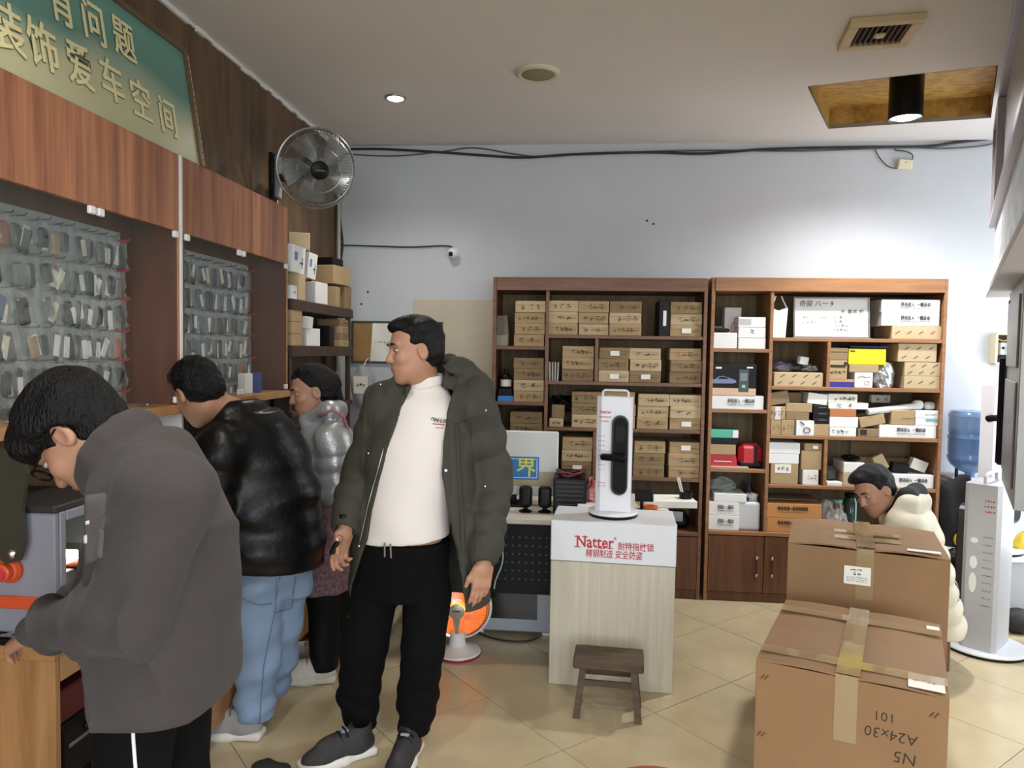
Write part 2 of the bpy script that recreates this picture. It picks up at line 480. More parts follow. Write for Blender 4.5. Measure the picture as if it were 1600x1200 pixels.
# ceiling with the cut-out of the surface lamp
HOLE = [Vector((1.204, 4.174)), Vector((2.035, 3.919)), Vector((2.445, 4.759)), Vector((1.563, 4.945))]
bm = bmesh.new()
outer = [bm.verts.new((a, b, HC)) for a, b in ((x0, y0), (x1, y0), (x1, y1), (x0, y1))]
inner = [bm.verts.new((p.x, p.y, HC)) for p in HOLE]
eo = [bm.edges.new((outer[k], outer[(k + 1) % 4])) for k in range(4)]; ei = [bm.edges.new((inner[k], inner[(k + 1) % 4])) for k in range(4)]
bmesh.ops.triangle_fill(bm, use_beauty=True, edges=eo + ei)
r_ = bmesh.ops.extrude_face_region(bm, geom=list(bm.faces))
bmesh.ops.translate(bm, verts=[g for g in r_['geom'] if isinstance(g, bmesh.types.BMVert)], vec=(0, 0, .02))
bmesh.ops.recalc_face_normals(bm, faces=bm.faces)
me = bpy.data.meshes.new('ceiling'); bm.to_mesh(me); bm.free()
ceil = obj('ceiling', me, m_ceil); ceil['kind'] = 'structure'
# slab above the ceiling sheet
struct('ceiling_slab', MB().cb(x0, x1, y0, y1, HC + .32, HC + .45), m_ceil)
m_gold = mat('gold_foil', '#c9a055', .42, .3, hex2='#8f6a2e', scale=14, stretch=(1, 2.2, 1), bump=.5, bscale=22)
rec = thing('ceiling_recess', 'gold foil lined recess cut into the ceiling above the black lamp', 'recess', (1.81, 4.45, HC))
g = MB()
hp = [(p.x - 1.81, p.y - 4.45) for p in HOLE]
for k in range(4):
    a, b = hp[k], hp[(k + 1) % 4]
    n = Vector((b[1] - a[1], -(b[0] - a[0]))).normalized() * .004
    for (p, q) in ((a, b),):
        g.add([(p[0], p[1], 0), (q[0], q[1], 0), (q[0], q[1], .13), (p[0], p[1], .13), (p[0] + n.x, p[1] + n.y, 0), (q[0] + n.x, q[1] + n.y, 0), (q[0] + n.x, q[1] + n.y, .13), (p[0] + n.x, p[1] + n.y, .13)],
              [(0, 3, 2, 1), (4, 5, 6, 7), (0, 1, 5, 4), (3, 7, 6, 2), (0, 4, 7, 3), (1, 2, 6, 5)])
obj('lining', g, m_gold, rec)
obj('top_panel', MB().prism(hp, .006, Matrix.Translation((0, 0, .13))), m_gold, rec)

# walls
wl = struct('wall_left', MB().cb(x0 - .15, x0, y0 - .15, y1 + .15, -.12, HC + .32), m_plaster)
yy = y0
for k, w in enumerate((1.5, 1.22, 1.22, 1.22, 1.22, 1.22)):
    ya, yb = yy, min(yy + w, y1 - .002); yy += w
    if yb - ya > .05: obj('panel', MB().cb(x0, x0 + .009, ya + .0015, yb - .0015, 0.005, HC - .012, .001), m_ply, wl)
wb = struct('wall_back', MB().cb(x0, x1 + .15, y1, y1 + .15, -.12, HC + .32), m_plaster)
# right wall with its window opening
wr = MB(); wy0, wy1, wz0, wz1 = 3.0, 5.1, .3, 2.7
wr.cb(x1, x1 + .15, y0 - .15, wy0, -.12, HC + .32); wr.cb(x1, x1 + .15, wy1, y1, -.12, HC + .32)
wr.cb(x1, x1 + .15, wy0, wy1, -.12, wz0); wr.cb(x1, x1 + .15, wy0, wy1, wz1, HC + .32)
struct('wall_right', wr, m_plaster)
m_winframe = mat('window_aluminium', '#8d9094', .4, .9)
w = MB()
for a in (wy0 + .025, (wy0 + wy1) / 2, wy1 - .025): w.cb(x1 + .05, x1 + .09, a - .025, a + .025, wz0, wz1)
for c in (wz0 + .025, wz1 - .025): w.cb(x1 + .05, x1 + .09, wy0 + .05, wy1 - .05, c - .025, c + .025)
win = struct('window_1', w, m_winframe)
# front wall behind the camera: open shop front
wf = MB(); wf.cb(x0, -1.45, y0 - .15, y0, 0, HC + .32); wf.cb(3.15, x1, y0 - .15, y0, 0, HC + .32); wf.cb(-1.45, 3.15, y0 - .15, y0, 2.75, HC + .32)
struct('wall_front', wf, m_plaster)
fr = MB()
for a in (-1.42, 0.1, 1.6, 3.12): fr.cb(a - .03, a + .03, y0 - .1, y0 - .04, 0, 2.75)
struct('door_1', fr, m_winframe)
# ground outside the shop, seen only by the light
struct('ground_outside', MB().cb(-8, 12, -10, y0 - .16, -.14, -.02), mat('pavement', '#9a9792', .9, var=.15))

# rough white edge where the plywood meets the ceiling
tr = MB(); r = random.Random(3); n = 90
for k in range(n):
    ya, yb = y0 + (y1 - y0) * k / n, y0 + (y1 - y0) * (k + 1) / n
    h_ = .012 + r.random() * .016
    tr.cb(x0, x0 + .016 + r.random() * .01, ya, yb, HC - h_, HC)
struct('trim_1', tr, m_whitepaint)
# beige painted patch and marks on the back wall
pa, pb = at(646, 467, Y=y1), at(772, 700, Y=y1)
tag(obj('wall_patch', MB().cb(pa.x, -.55, y1 - .006, y1, .5, pa.z, .002), mat('beige_board', '#c9bfab', .8, var=.08, scale=5)),
    'beige painted board on back wall left of the dark bookcase', 'wall board')
for (px, py, nl) in ((1011, 345, 'dark nail stub, upper of the pair above the dark bookcase'), (1021, 350, 'dark nail stub, lower of the pair above the dark bookcase'), (575, 456, 'dark nail stub, upper of the pair by the corner shelf'), (565, 475, 'dark nail stub, lower of the pair by the corner shelf')):
    p = at(px, py, Y=y1)
    tag(obj('wall_nail', MB().lathe([(0, -.006), (.007, -.006), (.007, 0), (.003, .0)], 10, Matrix.Translation(p) @ Matrix.Rotation(math.radians(90), 4, 'X') @ Matrix.Translation((0, 0, .006))), m_black),
        nl, 'nail', 'nail stubs in the back wall')
# cables along the top of the back wall
def cable(name, pix, r, label, Y=None, m=m_cable, group=None, pts=None):
    P = pts or [at(px, py, Y=Y if Y else y1 - .012) for px, py in pix]
    Q = []
    for i in range(len(P) - 1):
        p0, p1, p2, p3 = P[max(i - 1, 0)], P[i], P[i + 1], P[min(i + 2, len(P) - 1)]
        for k in range(6):
            t = k / 6; Q.append(.5 * (2 * p1 + (p2 - p0) * t + (2 * p0 - 5 * p1 + 4 * p2 - p3) * t * t + (3 * p1 - p0 - 3 * p2 + p3) * t ** 3))
    Q.append(P[-1])
    return tag(obj(name, MB().tube(Q, r, 6), m, smooth='all'), label, 'cable', group)
cable('wall_cable', [(548, 233), (600, 233), (690, 238), (760, 243), (820, 246), (900, 241), (1010, 238), (1100, 240), (1200, 233), (1330, 230), (1440, 229), (1500, 222), (1572, 214)], .009, 'thick black cable bundle running under the ceiling on the back wall')
cable('wall_cable', [(540, 240), (580, 243), (630, 243), (690, 237), (740, 231), (800, 240), (850, 245), (940, 239), (1100, 235), (1250, 236), (1400, 231), (1480, 232), (1540, 227), (1570, 217)], .005, 'thin grey cable looping beside the thick ceiling cable', m=mat('grey_cable', '#55524f', .6))
cable('wall_cable', [(530, 383), (570, 384), (640, 386), (690, 384), (706, 386), (708, 392)], .005, 'thin dark cable running to the small dome camera')
cable('wall_cable', [(532, 300), (531, 340), (535, 380), (532, 415), (529, 470)], .009, 'black cable hanging down the back corner beside the conduit')
cable('wall_cable', [(1366, 231), (1374, 246), (1384, 257), (1392, 262), (1403, 263)], .0035, 'thin cable drooping left from ceiling cable to the small junction box')
cable('wall_cable', [(1397, 230), (1400, 235), (1412, 236), (1424, 240), (1426, 247), (1422, 252)], .0035, 'thin cable curling right into the small junction box')
tag(obj('conduit_pipe', MB().tube([(x0 + .035, y1 - .03, 1.2), (x0 + .035, y1 - .03, HC - .02)], .013, 12), mat('old_white_pipe', '#b9b3a4', .5), smooth=True),
    'off white conduit pipe standing in the back left corner', 'pipe')
# dome camera
p = at(708, 396, Y=y1 - .03)
t = thing('dome_camera', 'small white dome camera on the back wall', 'camera', (p.x, y1, p.z))
obj('mount', MB().lathe([(.035, 0), (.035, .012), (.028, .02)], 20, Matrix.Rotation(math.radians(90), 4, 'X')), m_white, t, True)
obj('housing', MB().lathe([(.0, -.041), (.02, -.036), (.034, -.022), (.04, 0), (.034, .022), (.02, .036), (0, .041)], 20, Matrix.Translation((0, -.045, 0))), m_white, t, 'all')
obj('lens', MB().box((-.008, -.083, -.01), (.03, .012, .03), .008), m_black, t)
# junction box
p = at(1413, 257, Y=y1 - .01)
t = thing('junction_box', 'small cream junction box high on the back wall', 'junction box', (p.x, y1, p.z), (0, math.radians(6), 0))
obj('body', MB().box((0, -.015, 0), (.095, .03, .065), .006), mat('cream_plastic', '#d8cfae', .5), t)
obj('screw', MB().lathe([(.005, 0), (.005, .003)], 8, Matrix.Translation((0, -.03, .01)) @ Matrix.Rotation(math.radians(90), 4, 'X')), m_alu, t)
obj('cover_seam', MB().box((0, -.0303, 0), (.08, .002, .05), .001), mat('cream_plastic_light', '#e3dcc0', .5), t)
# breaker box
p = at(1573, 545, Y=y1 - .04)
t = thing('breaker_box', 'open yellowish breaker box with wires on the white wall', 'breaker box', (p.x, y1, p.z))
mcr = MATS['cream_plastic']
bx = MB(); bw, bh = .17, .2
for sx in (-1, 1): bx.cb(sx * bw / 2 - .008, sx * bw / 2 + .008, -.08, 0, -bh / 2, bh / 2, .002)
for sz in (-1, 1): bx.cb(-bw / 2, bw / 2, -.08, 0, sz * bh / 2 - .008, sz * bh / 2 + .008, .002)
obj('case', bx, mcr, t); obj('back_plate', MB().cb(-bw / 2, bw / 2, -.012, 0, -bh / 2, bh / 2), mat('brown_dark', '#3b322b', .8), t)
for k in range(4):
    b_ = obj('breaker', MB().box((-.035 + k * .028, -.035, 0), (.026, .05, .08), .003), mat('breaker_grey', '#c3c6c8', .5), t)
    obj('toggle', MB().box((-.035 + k * .028, -.064, .005), (.012, .016, .018), .003), m_black, b_)
obj('wire', MB().tube([(-.07, -.03, .07), (-.02, -.04, .05), (.03, -.03, .075), (.07, -.04, .05)], .004, 6), mat('yellow_wire', '#c9b54a', .5), t)
obj('wire', MB().tube([(-.07, -.03, -.07), (-.03, -.045, -.05), (.03, -.03, -.07), (.07, -.04, -.06)], .004, 6), m_black, t)

# ceiling fixtures
m_glow = mat('lamp_glow', '#ffffff', .5, emit='#fff6ea', estr=22)
def downlight(p, label, watts=12):
    t = thing('downlight', label, 'downlight', (p.x, p.y, HC), group='recessed ceiling downlights')
    obj('rim', MB().lathe([(.062, 0), (.06, -.008), (.048, -.01), (.046, -.002)], 28, close=False), mat('rim_grey', '#8f8b86', .4, .6), t, True)
    obj('lens', MB().lathe([(.0, -.02), (.026, -.017), (.046, -.004)], 24, close=False), m_glow, t, 'all')
    l = bpy.data.lights.new('downlight_lamp', 'SPOT'); l.energy = watts; l.spot_size = math.radians(140); l.spot_blend = .8; l.shadow_soft_size = .04; l.color = (1, .95, .87)
    o = bpy.data.objects.new('downlight_lamp', l); COL.objects.link(o); o.parent = t; o.location = (0, 0, -.02)
downlight(at(618, 152, Z=HC), 'glowing round downlight in the grey ceiling near the wall fan', 70)
for k, (a, b) in enumerate(((-.9, 1.5), (.6, .6), (2.2, 1.6))):
    downlight(Vector((a, b, 0)), ('glowing round downlight in the ceiling over the key counter', 'glowing round downlight in the ceiling over the shop entrance', 'glowing round downlight in the ceiling by the window')[k], 90)
p = at(840, 113, Z=HC)
t = thing('ceiling_speaker', 'round cream ceiling speaker with olive mesh centre', 'speaker', (p.x, p.y, HC))
obj('rim', MB().lathe([(.115, 0), (.112, -.012), (.1, -.018), (.085, -.014)], 36, close=False), mat('old_cream', '#c9c0a4', .6), t, True)
obj('mesh_cover', MB().lathe([(0, -.02), (.06, -.018), (.086, -.012)], 36, close=False), mat('olive_mesh', '#8c8566', .8, bump=.3, bscale=300), t, True)
pc = (at(1315, 68, Z=HC) + at(1420, 60, Z=HC) + at(1325, 32, Z=HC) + at(1443, 22, Z=HC)) / 4
t = thing('ceiling_vent', 'square cream exhaust vent hanging below the ceiling', 'vent', (pc.x, pc.y, HC), (0, 0, math.radians(-8)))
fm = MB(); ow, iw = .3, .21
for s_ in (-1, 1):
    fm.cb(-ow / 2, ow / 2, s_ * ow / 2 - (.045 if s_ > 0 else 0), s_ * ow / 2 + (0 if s_ > 0 else .045), -.03, 0, .004)
    fm.cb(s_ * ow / 2 - (.045 if s_ > 0 else 0), s_ * ow / 2 + (0 if s_ > 0 else .045), -iw / 2, iw / 2, -.03, 0, .004)
m_oldcream = mat('vent_cream', '#cbb58c', .6, var=.1)
obj('frame', fm, m_oldcream, t)
obj('cavity', MB().cb(-iw / 2, iw / 2, -iw / 2, iw / 2, -.012, -.004), mat('vent_dark', '#2a1d16', .9), t)
for k in range(9):
    v = -iw / 2 + iw * (k + .5) / 9
    obj('slat', MB().box((v, 0, -.02), (.006, iw, .012), .001), mat('slat_brown', '#5b4735', .7), t)
obj('hub', MB().box((0, 0, -.026), (.045, .045, .012), .006), m_oldcream, t)
# black surface lamp
p = Vector((1.79, 4.36, HC + .128))
t = thing('ceiling_lamp', 'lit black cylinder lamp hanging in the gold recess', 'lamp', p)
obj('body', MB().lathe([(.0, 0), (.086, 0), (.088, -.004), (.088, -.248), (.084, -.252), (.078, -.24), (.07, -.2), (0, -.2)], 40), m_black, t, True)
obj('diffuser', MB().lathe([(0, -.252), (.05, -.25), (.078, -.236)], 36, close=False), mat('lamp_glow_white', '#ffffff', .5, emit='#fdfdff', estr=30), t, 'all')
l = bpy.data.lights.new('ceiling_lamp_light', 'SPOT'); l.energy = 210; l.spot_size = math.radians(155); l.spot_blend = 1.0; l.shadow_soft_size = .07; l.color = (.97, .98, 1)
o = bpy.data.objects.new('ceiling_lamp_light', l); COL.objects.link(o); o.parent = t; o.location = (0, 0, -.27)
# ------------------------------------------------------------------ bookcases on the back wall
YF, YB = 4.80, 5.20
m_shelf = mat('shelf_wood', '#7d563c', .5, hex2='#64422d', scale=6, stretch=(.5, 1, 6))
m_shelfl = mat('shelf_wood_light', '#9b6f49', .5, hex2='#835a3a', scale=6, stretch=(.5, 1, 6))
m_back = mat('shelf_back', '#85704e', .7, hex2='#655339', scale=5, stretch=(5, 1, .4))
m_door = mat('shelf_door', '#6d452b', .45, hex2='#53321f', scale=6, stretch=(6, 1, .4))
def zof(px, py): return at(px, py, Y=YF).z
def xof(px, py=600): return at(px, py, Y=YF).x
def bookcase(label, X0, X1, ztop, zcorn, col, zwork, left_rows, right_rows, subs, mw, door_seams, handles):
    t = thing('bookcase', label, 'bookcase', ((X0 + X1) / 2, YB, 0)); cx = (X0 + X1) / 2; T = .022
    def pt(name, a, b, c, d, e, f, m=mw, parent=t, bev=.002):
        return obj(name, MB().cb(a - cx, b - cx, c - YB, d - YB, e, f, bev), m, parent)
    pt('side_panel', X0, X0 + T, YF, YB, 0, ztop); pt('side_panel', X1 - T, X1, YF, YB, 0, ztop)
    pt('back_panel', X0 + T, X1 - T, YB - .012, YB, .06, ztop, m_back, bev=0)
    pt('cornice', X0 + T, X1 - T, YF - .006, YB - .012, zcorn, ztop)
    pt('plinth', X0 + T, X1 - T, YF + .015, YB - .02, 0, .06, m_door)
    pt('worktop', X0 + T, X1 - T, YF - .004, YB - .012, zwork - .025, zwork)
    pt('divider', col - T / 2, col + T / 2, YF + .002, YB - .012, zwork, zcorn)
    for z in left_rows: pt('shelf_board', X0 + T, col - T / 2, YF + .002, YB - .012, z - T, z)
    for z in right_rows: pt('shelf_board', col + T / 2, X1 - T, YF + .002, YB - .012, z - T, z)
    for (x, za, zb) in subs: pt('divider', x - T / 2, x + T / 2, YF + .003, YB - .012, za, zb)
    edges = [X0 + T] + door_seams + [X1 - T]
    for k in range(len(edges) - 1):
        d = pt('door', edges[k] + .002, edges[k + 1] - .002, YF - .002, YF + .016, .065, zwork - .03, m_door)
        for hx in handles:
            if edges[k] < hx < edges[k + 1]:
                hd = MB().tube([(hx - cx, YF - YB - .003, zwork - .17), (hx - cx, YF - YB - .022, zwork - .17), (hx - cx, YF - YB - .022, zwork - .27), (hx - cx, YF - YB - .003, zwork - .27)], [.006, .005, .005, .006], 8)
                obj('handle', hd, mat('handle_dark', '#4a1c14', .3, .2), d, True)
                for zz in (zwork - .165, zwork - .275):
                    obj('handle_end', MB().lathe([(0, -.014), (.008, -.008), (.009, 0), (.008, .008), (0, .014)], 10, Matrix.Translation((hx - cx, YF - YB - .02, zz))), m_chrome, d, 'all')
    return t
Lx0, Lx1 = xof(770, 500), xof(1105, 500); Rx0, Rx1 = xof(1111, 500), xof(1480, 500)
ZT = zof(1100, 435); ZC = zof(1000, 455); ZW = zof(1080, 832)
ZL = [zof(812, 541), zof(812, 628), zof(812, 716)]                        # left column shelf tops
ZR = [zof(975, 524.5), zof(975, 597.5), zof(975, 670), zof(975, 745)]
cL = xof(854, 560)
bookcase('brown bookcase full of handwritten cardboard boxes behind the lock pedestal', Lx0, Lx1, ZT, ZC, cL, ZW, ZL, ZR,
         [(xof(932, 560), ZR[1], ZR[0] - .022), (xof(929, 700), ZR[3], ZR[2] - .022)], m_shelf, [xof(935, 880)], [xof(930, 880), xof(940, 880)])
ZT2 = zof(1300, 434.5); ZC2 = zof(1300, 456); ZW2 = zof(1150, 830)
YL = [zof(1155, 545), zof(1155, 640), zof(1155, 733)]
YR = [zof(1340, 529), zof(1340, 606), zof(1340, 683), zof(1340, 761)]
cR = xof(1203, 600)
bookcase('lighter brown bookcase with a whiteboard and mixed boxes near the window', Rx0, Rx1, ZT2, ZC2, cR, ZW2, YL, YR,
         [(xof(1295, 570), YR[1], YR[0] - .022), (xof(1290, 720), YR[3], YR[2] - .022)], m_shelfl, [xof(1193, 880), xof(1340, 880)], [xof(1181, 880), xof(1205, 880)])

m_kraft = mat('kraft_card', '#b0956e', .8, var=.12, scale=9)
m_kraft2 = mat('kraft_card_pale', '#c0aa85', .8, var=.1, scale=9)
m_kraft3 = mat('kraft_card_dark', '#8f7856', .8, var=.15, scale=9)
m_whitecard = mat('white_card', '#e6e5e2', .6, var=.03)
m_ink = mat('ink_black', '#2a221c', .8); m_hand = mat('ink_faded', '#5a442c', .8); m_inkr = mat('ink_red', '#b03a3a', .7); m_grey = mat('print_grey', '#77736e', .8)
m_bluebox = mat('blue_card', '#2b2f86', .5); m_yellow = mat('yellow_card', '#e9d21f', .45); m_orangebox = mat('orange_card', '#c58a4e', .7, var=.08)
m_navy = mat('navy_card', '#1e2350', .5); m_blackcard = mat('black_card', '#0f0e11', .5, spec=.25); m_paper = mat('paper_white', '#e9e6dc', .8)
m_greenbox = mat('green_card', '#4fae8d', .5); m_orange = mat('orange_plastic', '#d8642a', .5)
PRINT = [scribble(.115, .016, 9, 100 + k, .0018) for k in range(3)]
HAND = [scribble(.1 + .02 * (k % 3), .034, 2 + k % 4, 200 + k, .0028) for k in range(10)]
for me in PRINT: me.materials.append(m_hand)
for k_, me in enumerate(HAND): me.materials.append(m_ink if k_ % 3 == 0 else m_hand)
def carton(x0, x1, z0, z1, label, m=m_kraft, dep=.26, yf=None, name='cardboard_box', cat='box', group=None, tilt=0.0, yaw=0.0, hand=None, prnt=None, sticker=None, flap=True):
    yf = YF + .02 if yf is None else yf
    w, h = x1 - x0, z1 - z0
    t = tag(obj(name, MB().box((0, dep / 2, h / 2), (w, dep, h), min(.003, h * .1)), m, loc=((x0 + x1) / 2, yf, z0), rot=(0, tilt, yaw)), label, cat, group)
    if flap and h > .05: obj('lid_flap', MB().box((0, -.0012, h * .82), (w * .97, .0022, h * .3), .0008), m, t)
    if prnt is not None: o = obj('printing', PRINT[prnt % 3], None, t, loc=(w * .18, -.0032, h * .45)); o.scale = (min(1, w * .55 / .115), 1, min(1, h / .05))
    if hand is not None:
        o = obj('handwriting', HAND[hand % 10], None, t, loc=(random.uniform(-.1, .08) * w, -.0036, h * .5)); o.scale = (min(1.1, w * .75 / .12), 1, min(1.2, h * .8 / .034))
    if sticker: obj('sticker', MB().box((sticker * w, -.0035, h * .5), (w * .3, .002, h * .42), .0008), m_paper, t)
    return t
ORD = ['top', 'second', 'third', 'fourth', 'fifth']
def stack(px0, px1, tops, zb, where, seed, styles=None):
    """stack of handwritten kraft boxes: tops = photo rows of the upper edges, last = lower edge"""
    a, b = xof(px0, tops[0]), xof(px1, tops[0]); zs = [zof((px0 + px1) / 2, y) for y in tops]
    n = len(zs) - 1; sh = zb - zs[-1]; tot = zs[0] + sh - zb; r = random.Random(seed)
    for k in range(n - 1, -1, -1):
        z1_, z0_ = zs[k] + sh * (k + 1) / n if k else zs[0] + sh * .3, zs[k + 1] + sh
        z0_ = zb if k == n - 1 else zprev; z1_ = z0_ + (zs[k] - zs[k + 1])
        zprev = z1_ + .0004
        j = r.uniform(-.004, .004); st = (styles or {}).get(k, '')
        carton(a + j + .001, b + j - .001, z0_, z1_, f'{"pale" if "p" in st else "kraft"} handwritten box, {ORD[k]} of the {where}', (m_kraft2 if 'p' in st else r.choice([m_kraft, m_kraft, m_kraft2, m_kraft3])),
               group='handwritten boxes in the brown bookcase', hand=None if 's' in st else r.randint(0, 9), prnt=None if 'p' in st else r.randint(0, 2), sticker=.02 if 's' in st else None, yf=YF + .016 + r.uniform(0, .012), yaw=r.uniform(-.012, .012))
stack(804, 852, [469, 487, 504, 521, 540], ZL[0], 'stack on upper left column shelf', 1, {0: 'p'})
stack(802, 850, [558, 575, 593, 610, 627], ZL[1], 'stack on middle left column shelf', 2)
stack(797, 848, [644, 662, 680, 698, 716], ZL[2], 'stack on lower left column shelf', 3)
stack(856, 904, [470, 487, 505.5, 523.5], ZR[0], 'first stack on the top shelf', 4, {0: 'p'})
stack(904.5, 952, [470, 488, 505.5, 523.5], ZR[0], 'second stack on the top shelf', 5)
stack(952.5, 1003, [470, 488, 505.5, 524], ZR[0], 'third stack on the top shelf', 6)
stack(1049, 1099, [470, 488, 506, 524], ZR[0], 'last stack on the top shelf', 7, {2: 's'})
stack(879, 929, [541, 559, 577, 596], ZR[1], 'stack in the small second shelf cell', 8)
stack(936, 984, [543, 561, 579, 597], ZR[1], 'first stack in the wide second shelf cell', 9, {0: 's', 2: 's'})
stack(984.5, 1034, [543, 561, 579, 597], ZR[1], 'middle stack in the wide second shelf cell', 10, {2: 's'})
stack(1048, 1098, [543, 562, 580, 598], ZR[1], 'end stack in the wide second shelf cell', 11)
stack(894, 942, [613, 631, 649, 669], ZR[2], 'first stack on the third shelf', 12)
stack(944, 994, [613, 632, 651, 670], ZR[2], 'stack behind the lock stand on the third shelf', 13)
stack(997, 1046, [616, 635, 653, 671], ZR[2], 'stack right of the lock stand on the third shelf', 14)
stack(1047, 1098, [617, 635, 654, 672], ZR[2], 'end stack on the third shelf', 15, {1: 'p', 2: 's'})
stack(878, 926, [684, 704, 722, 743], ZR[3], 'stack in the small fourth shelf cell', 16, {2: 's'})
stack(934, 985, [686, 706, 725, 745], ZR[3], 'stack behind the lock stand on the fourth shelf', 17)
stack(991, 1040, [689, 708, 727, 745], ZR[3], 'stack right of the lock stand on the fourth shelf', 18)
stack(1046, 1096, [690, 708, 728, 746], ZR[3], 'end stack on the fourth shelf', 19, {0: 's'})
def cbx(pa, ya, pb, yb, zb, label, m=m_kraft, **kw):
    """carton from its photo rectangle; zb = height of what it rests on (None: from the photo)"""
    a, b = xof(pa, ya), xof(pb, ya); zt, zl = zof((pa + pb) / 2, ya), zof((pa + pb) / 2, yb)
    if zb is not None: zt, zl = zb + (zt - zl), zb
    return carton(a, b, zl, zt, label, m, **kw)
cbx(1031, 467, 1048, 523.5, ZR[0], 'tall black box between kraft stacks on the top shelf', m_blackcard, sticker=.02, flap=False)
# odd items of the dark bookcase
def speakerish(pa, ya, pb, yb, zb):
    a, b = xof(pa, ya), xof(pb, ya); h = zof(pa, ya) - zof(pa, yb); w = b - a
    t = thing('desk_adapter', 'grey tapered gadget on a small grey block, top left column', 'gadget', ((a + b) / 2, YF + .08, zb))
    obj('block', MB().box((0, 0, h * .18), (w, .09, h * .36), .004), mat('gadget_grey', '#8c8576', .6), t)
    obj('tapered_body', MB().add([(-.045, -.03, h * .36), (.045, -.03, h * .36), (.045, .03, h * .36), (-.045, .03, h * .36), (-.032, -.02, h), (.032, -.02, h), (.032, .02, h), (-.032, .02, h)],
        [(0, 3, 2, 1), (4, 5, 6, 7), (0, 1, 5, 4), (1, 2, 6, 5), (2, 3, 7, 6), (3, 0, 4, 7)]), mat('gadget_brown', '#6f6558', .6), t)
speakerish(773, 492, 794, 540, ZL[0])
b0 = cbx(777, 619, 801, 627.5, ZL[1], 'flat blue box under black boxes in left column', mat('sky_blue_card', '#2f7fc4', .5), flap=False, dep=.14)
b1 = cbx(778, 608, 799, 619, ZL[1] + .0365, 'small black box on the flat blue box', m_blackcard, flap=False, dep=.12)
p = Vector(((xof(778) + xof(799)) / 2, YF + .08, b1.location.z + .046))
t = thing('spray_bottle', 'black bottle with a pale label standing on black box', 'bottle', p)
obj('body', MB().lathe([(0, 0), (.034, 0), (.036, .004), (.036, .075), (.03, .09), (.014, .1), (.014, .112)], 20), m_black, t, True)
obj('label_band', MB().lathe([(.0366, .015), (.0366, .06)], 20, close=False), m_paper, t, True)
obj('cap', MB().lathe([(.017, .112), (.017, .13), (0, .132)], 16), m_black, t, True)
for k in range(4):
    tag(obj('disc_case', MB().box((0, .06, .062), (.011, .12, .124), .001), mat('case_clear', '#9a9488', .35), loc=(xof(859.5 + 4 * k, 560), YF + .03, ZR[1]), rot=(0, .02 * (k - 1.5), 0)),
        f'slim upright disc case in small second shelf cell, {ORD[k] if k else "first"} from the divider', 'disc case', 'upright disc cases')
# bundle and open boxes on third shelf
cbx(858, 651, 880, 664, ZR[2], 'yellowish open box with handwriting beside black bundle', m_kraft2, hand=3, dep=.16)
cbx(862, 630, 882, 651, ZR[2] + .055, 'small kraft box on the yellowish open box', m_kraft3, dep=.12, flap=True, yf=YF + .04)
r = random.Random(5); mb = MB()
c0 = Vector((xof(884, 630), YF + .15, ZR[2] + .115))
pts = [c0 + Vector((.085 * math.cos(k * .9) * (1 - .01 * k) - .02, .05 * math.sin(k * 1.3), .05 * math.sin(k * .77) + .03)) for k in range(40)]
mb.tube(pts, .008, 6); tag(obj('cable_bundle', mb, m_black, smooth='all'), 'tangled black cable bundle on the third shelf', 'cable bundle')

# ---- right bookcase contents
def words(t, s, size, w, h, z=None, m=m_ink, bold=.0006, **kw):
    return text(s, size, m, t, Matrix.Translation((0, -.003, h * .56 if z is None else z)) @ FRONT, bold=bold, **kw)
def startbox(pa, ya, pb, yb, zb, label, **kw):
    t = cbx(pa, ya, pb, yb, zb, label, m_whitecard, flap=False, **kw)
    w = t.dimensions.x if t.dimensions.x else .3; w = xof(pb, ya) - xof(pa, ya); h = zof(pa, ya) - zof(pa, yb)
    text('舒适进入  一键启动', .03, m_ink, t, Matrix.Translation((w * .08, -.0028, h * .6)) @ FRONT, bold=.0002, width=w * .5)
    text('Comfortable access, one button start', .011, m_grey, t, Matrix.Translation((w * .08, -.0028, h * .36)) @ FRONT, name='small_lettering', width=w * .5)
    return t
def patbox(pa, ya, pb, yb, zb, label, **kw):
    t = cbx(pa, ya, pb, yb, zb, label, m_kraft2, flap=False, group='kraft boxes with slanted print', **kw)
    w = xof(pb, ya) - xof(pa, ya); h = zof(pa, ya) - zof(pa, yb); mb = MB(); L = .032
    nx = max(3, int(w / .065)); nz = max(1, int(h / .042))
    for i in range(nx):
        for j in range(nz):
            cx, cz = -w / 2 + w * (i + .5 + .25 * (j % 2)) / (nx + .25), h * (j + .5) / nz; a = math.radians(32)
            dx, dz = L / 2 * math.cos(a), L / 2 * math.sin(a); th = .004
            mb.quad((cx - dx, -.0008, cz - dz - th), (cx + dx, -.0008, cz + dz - th), (cx + dx, -.0008, cz + dz + th), (cx - dx, -.0008, cz - dz + th))
    obj('slanted_print', mb, mat('print_brown', '#6d5b3f', .8), t)
    return t
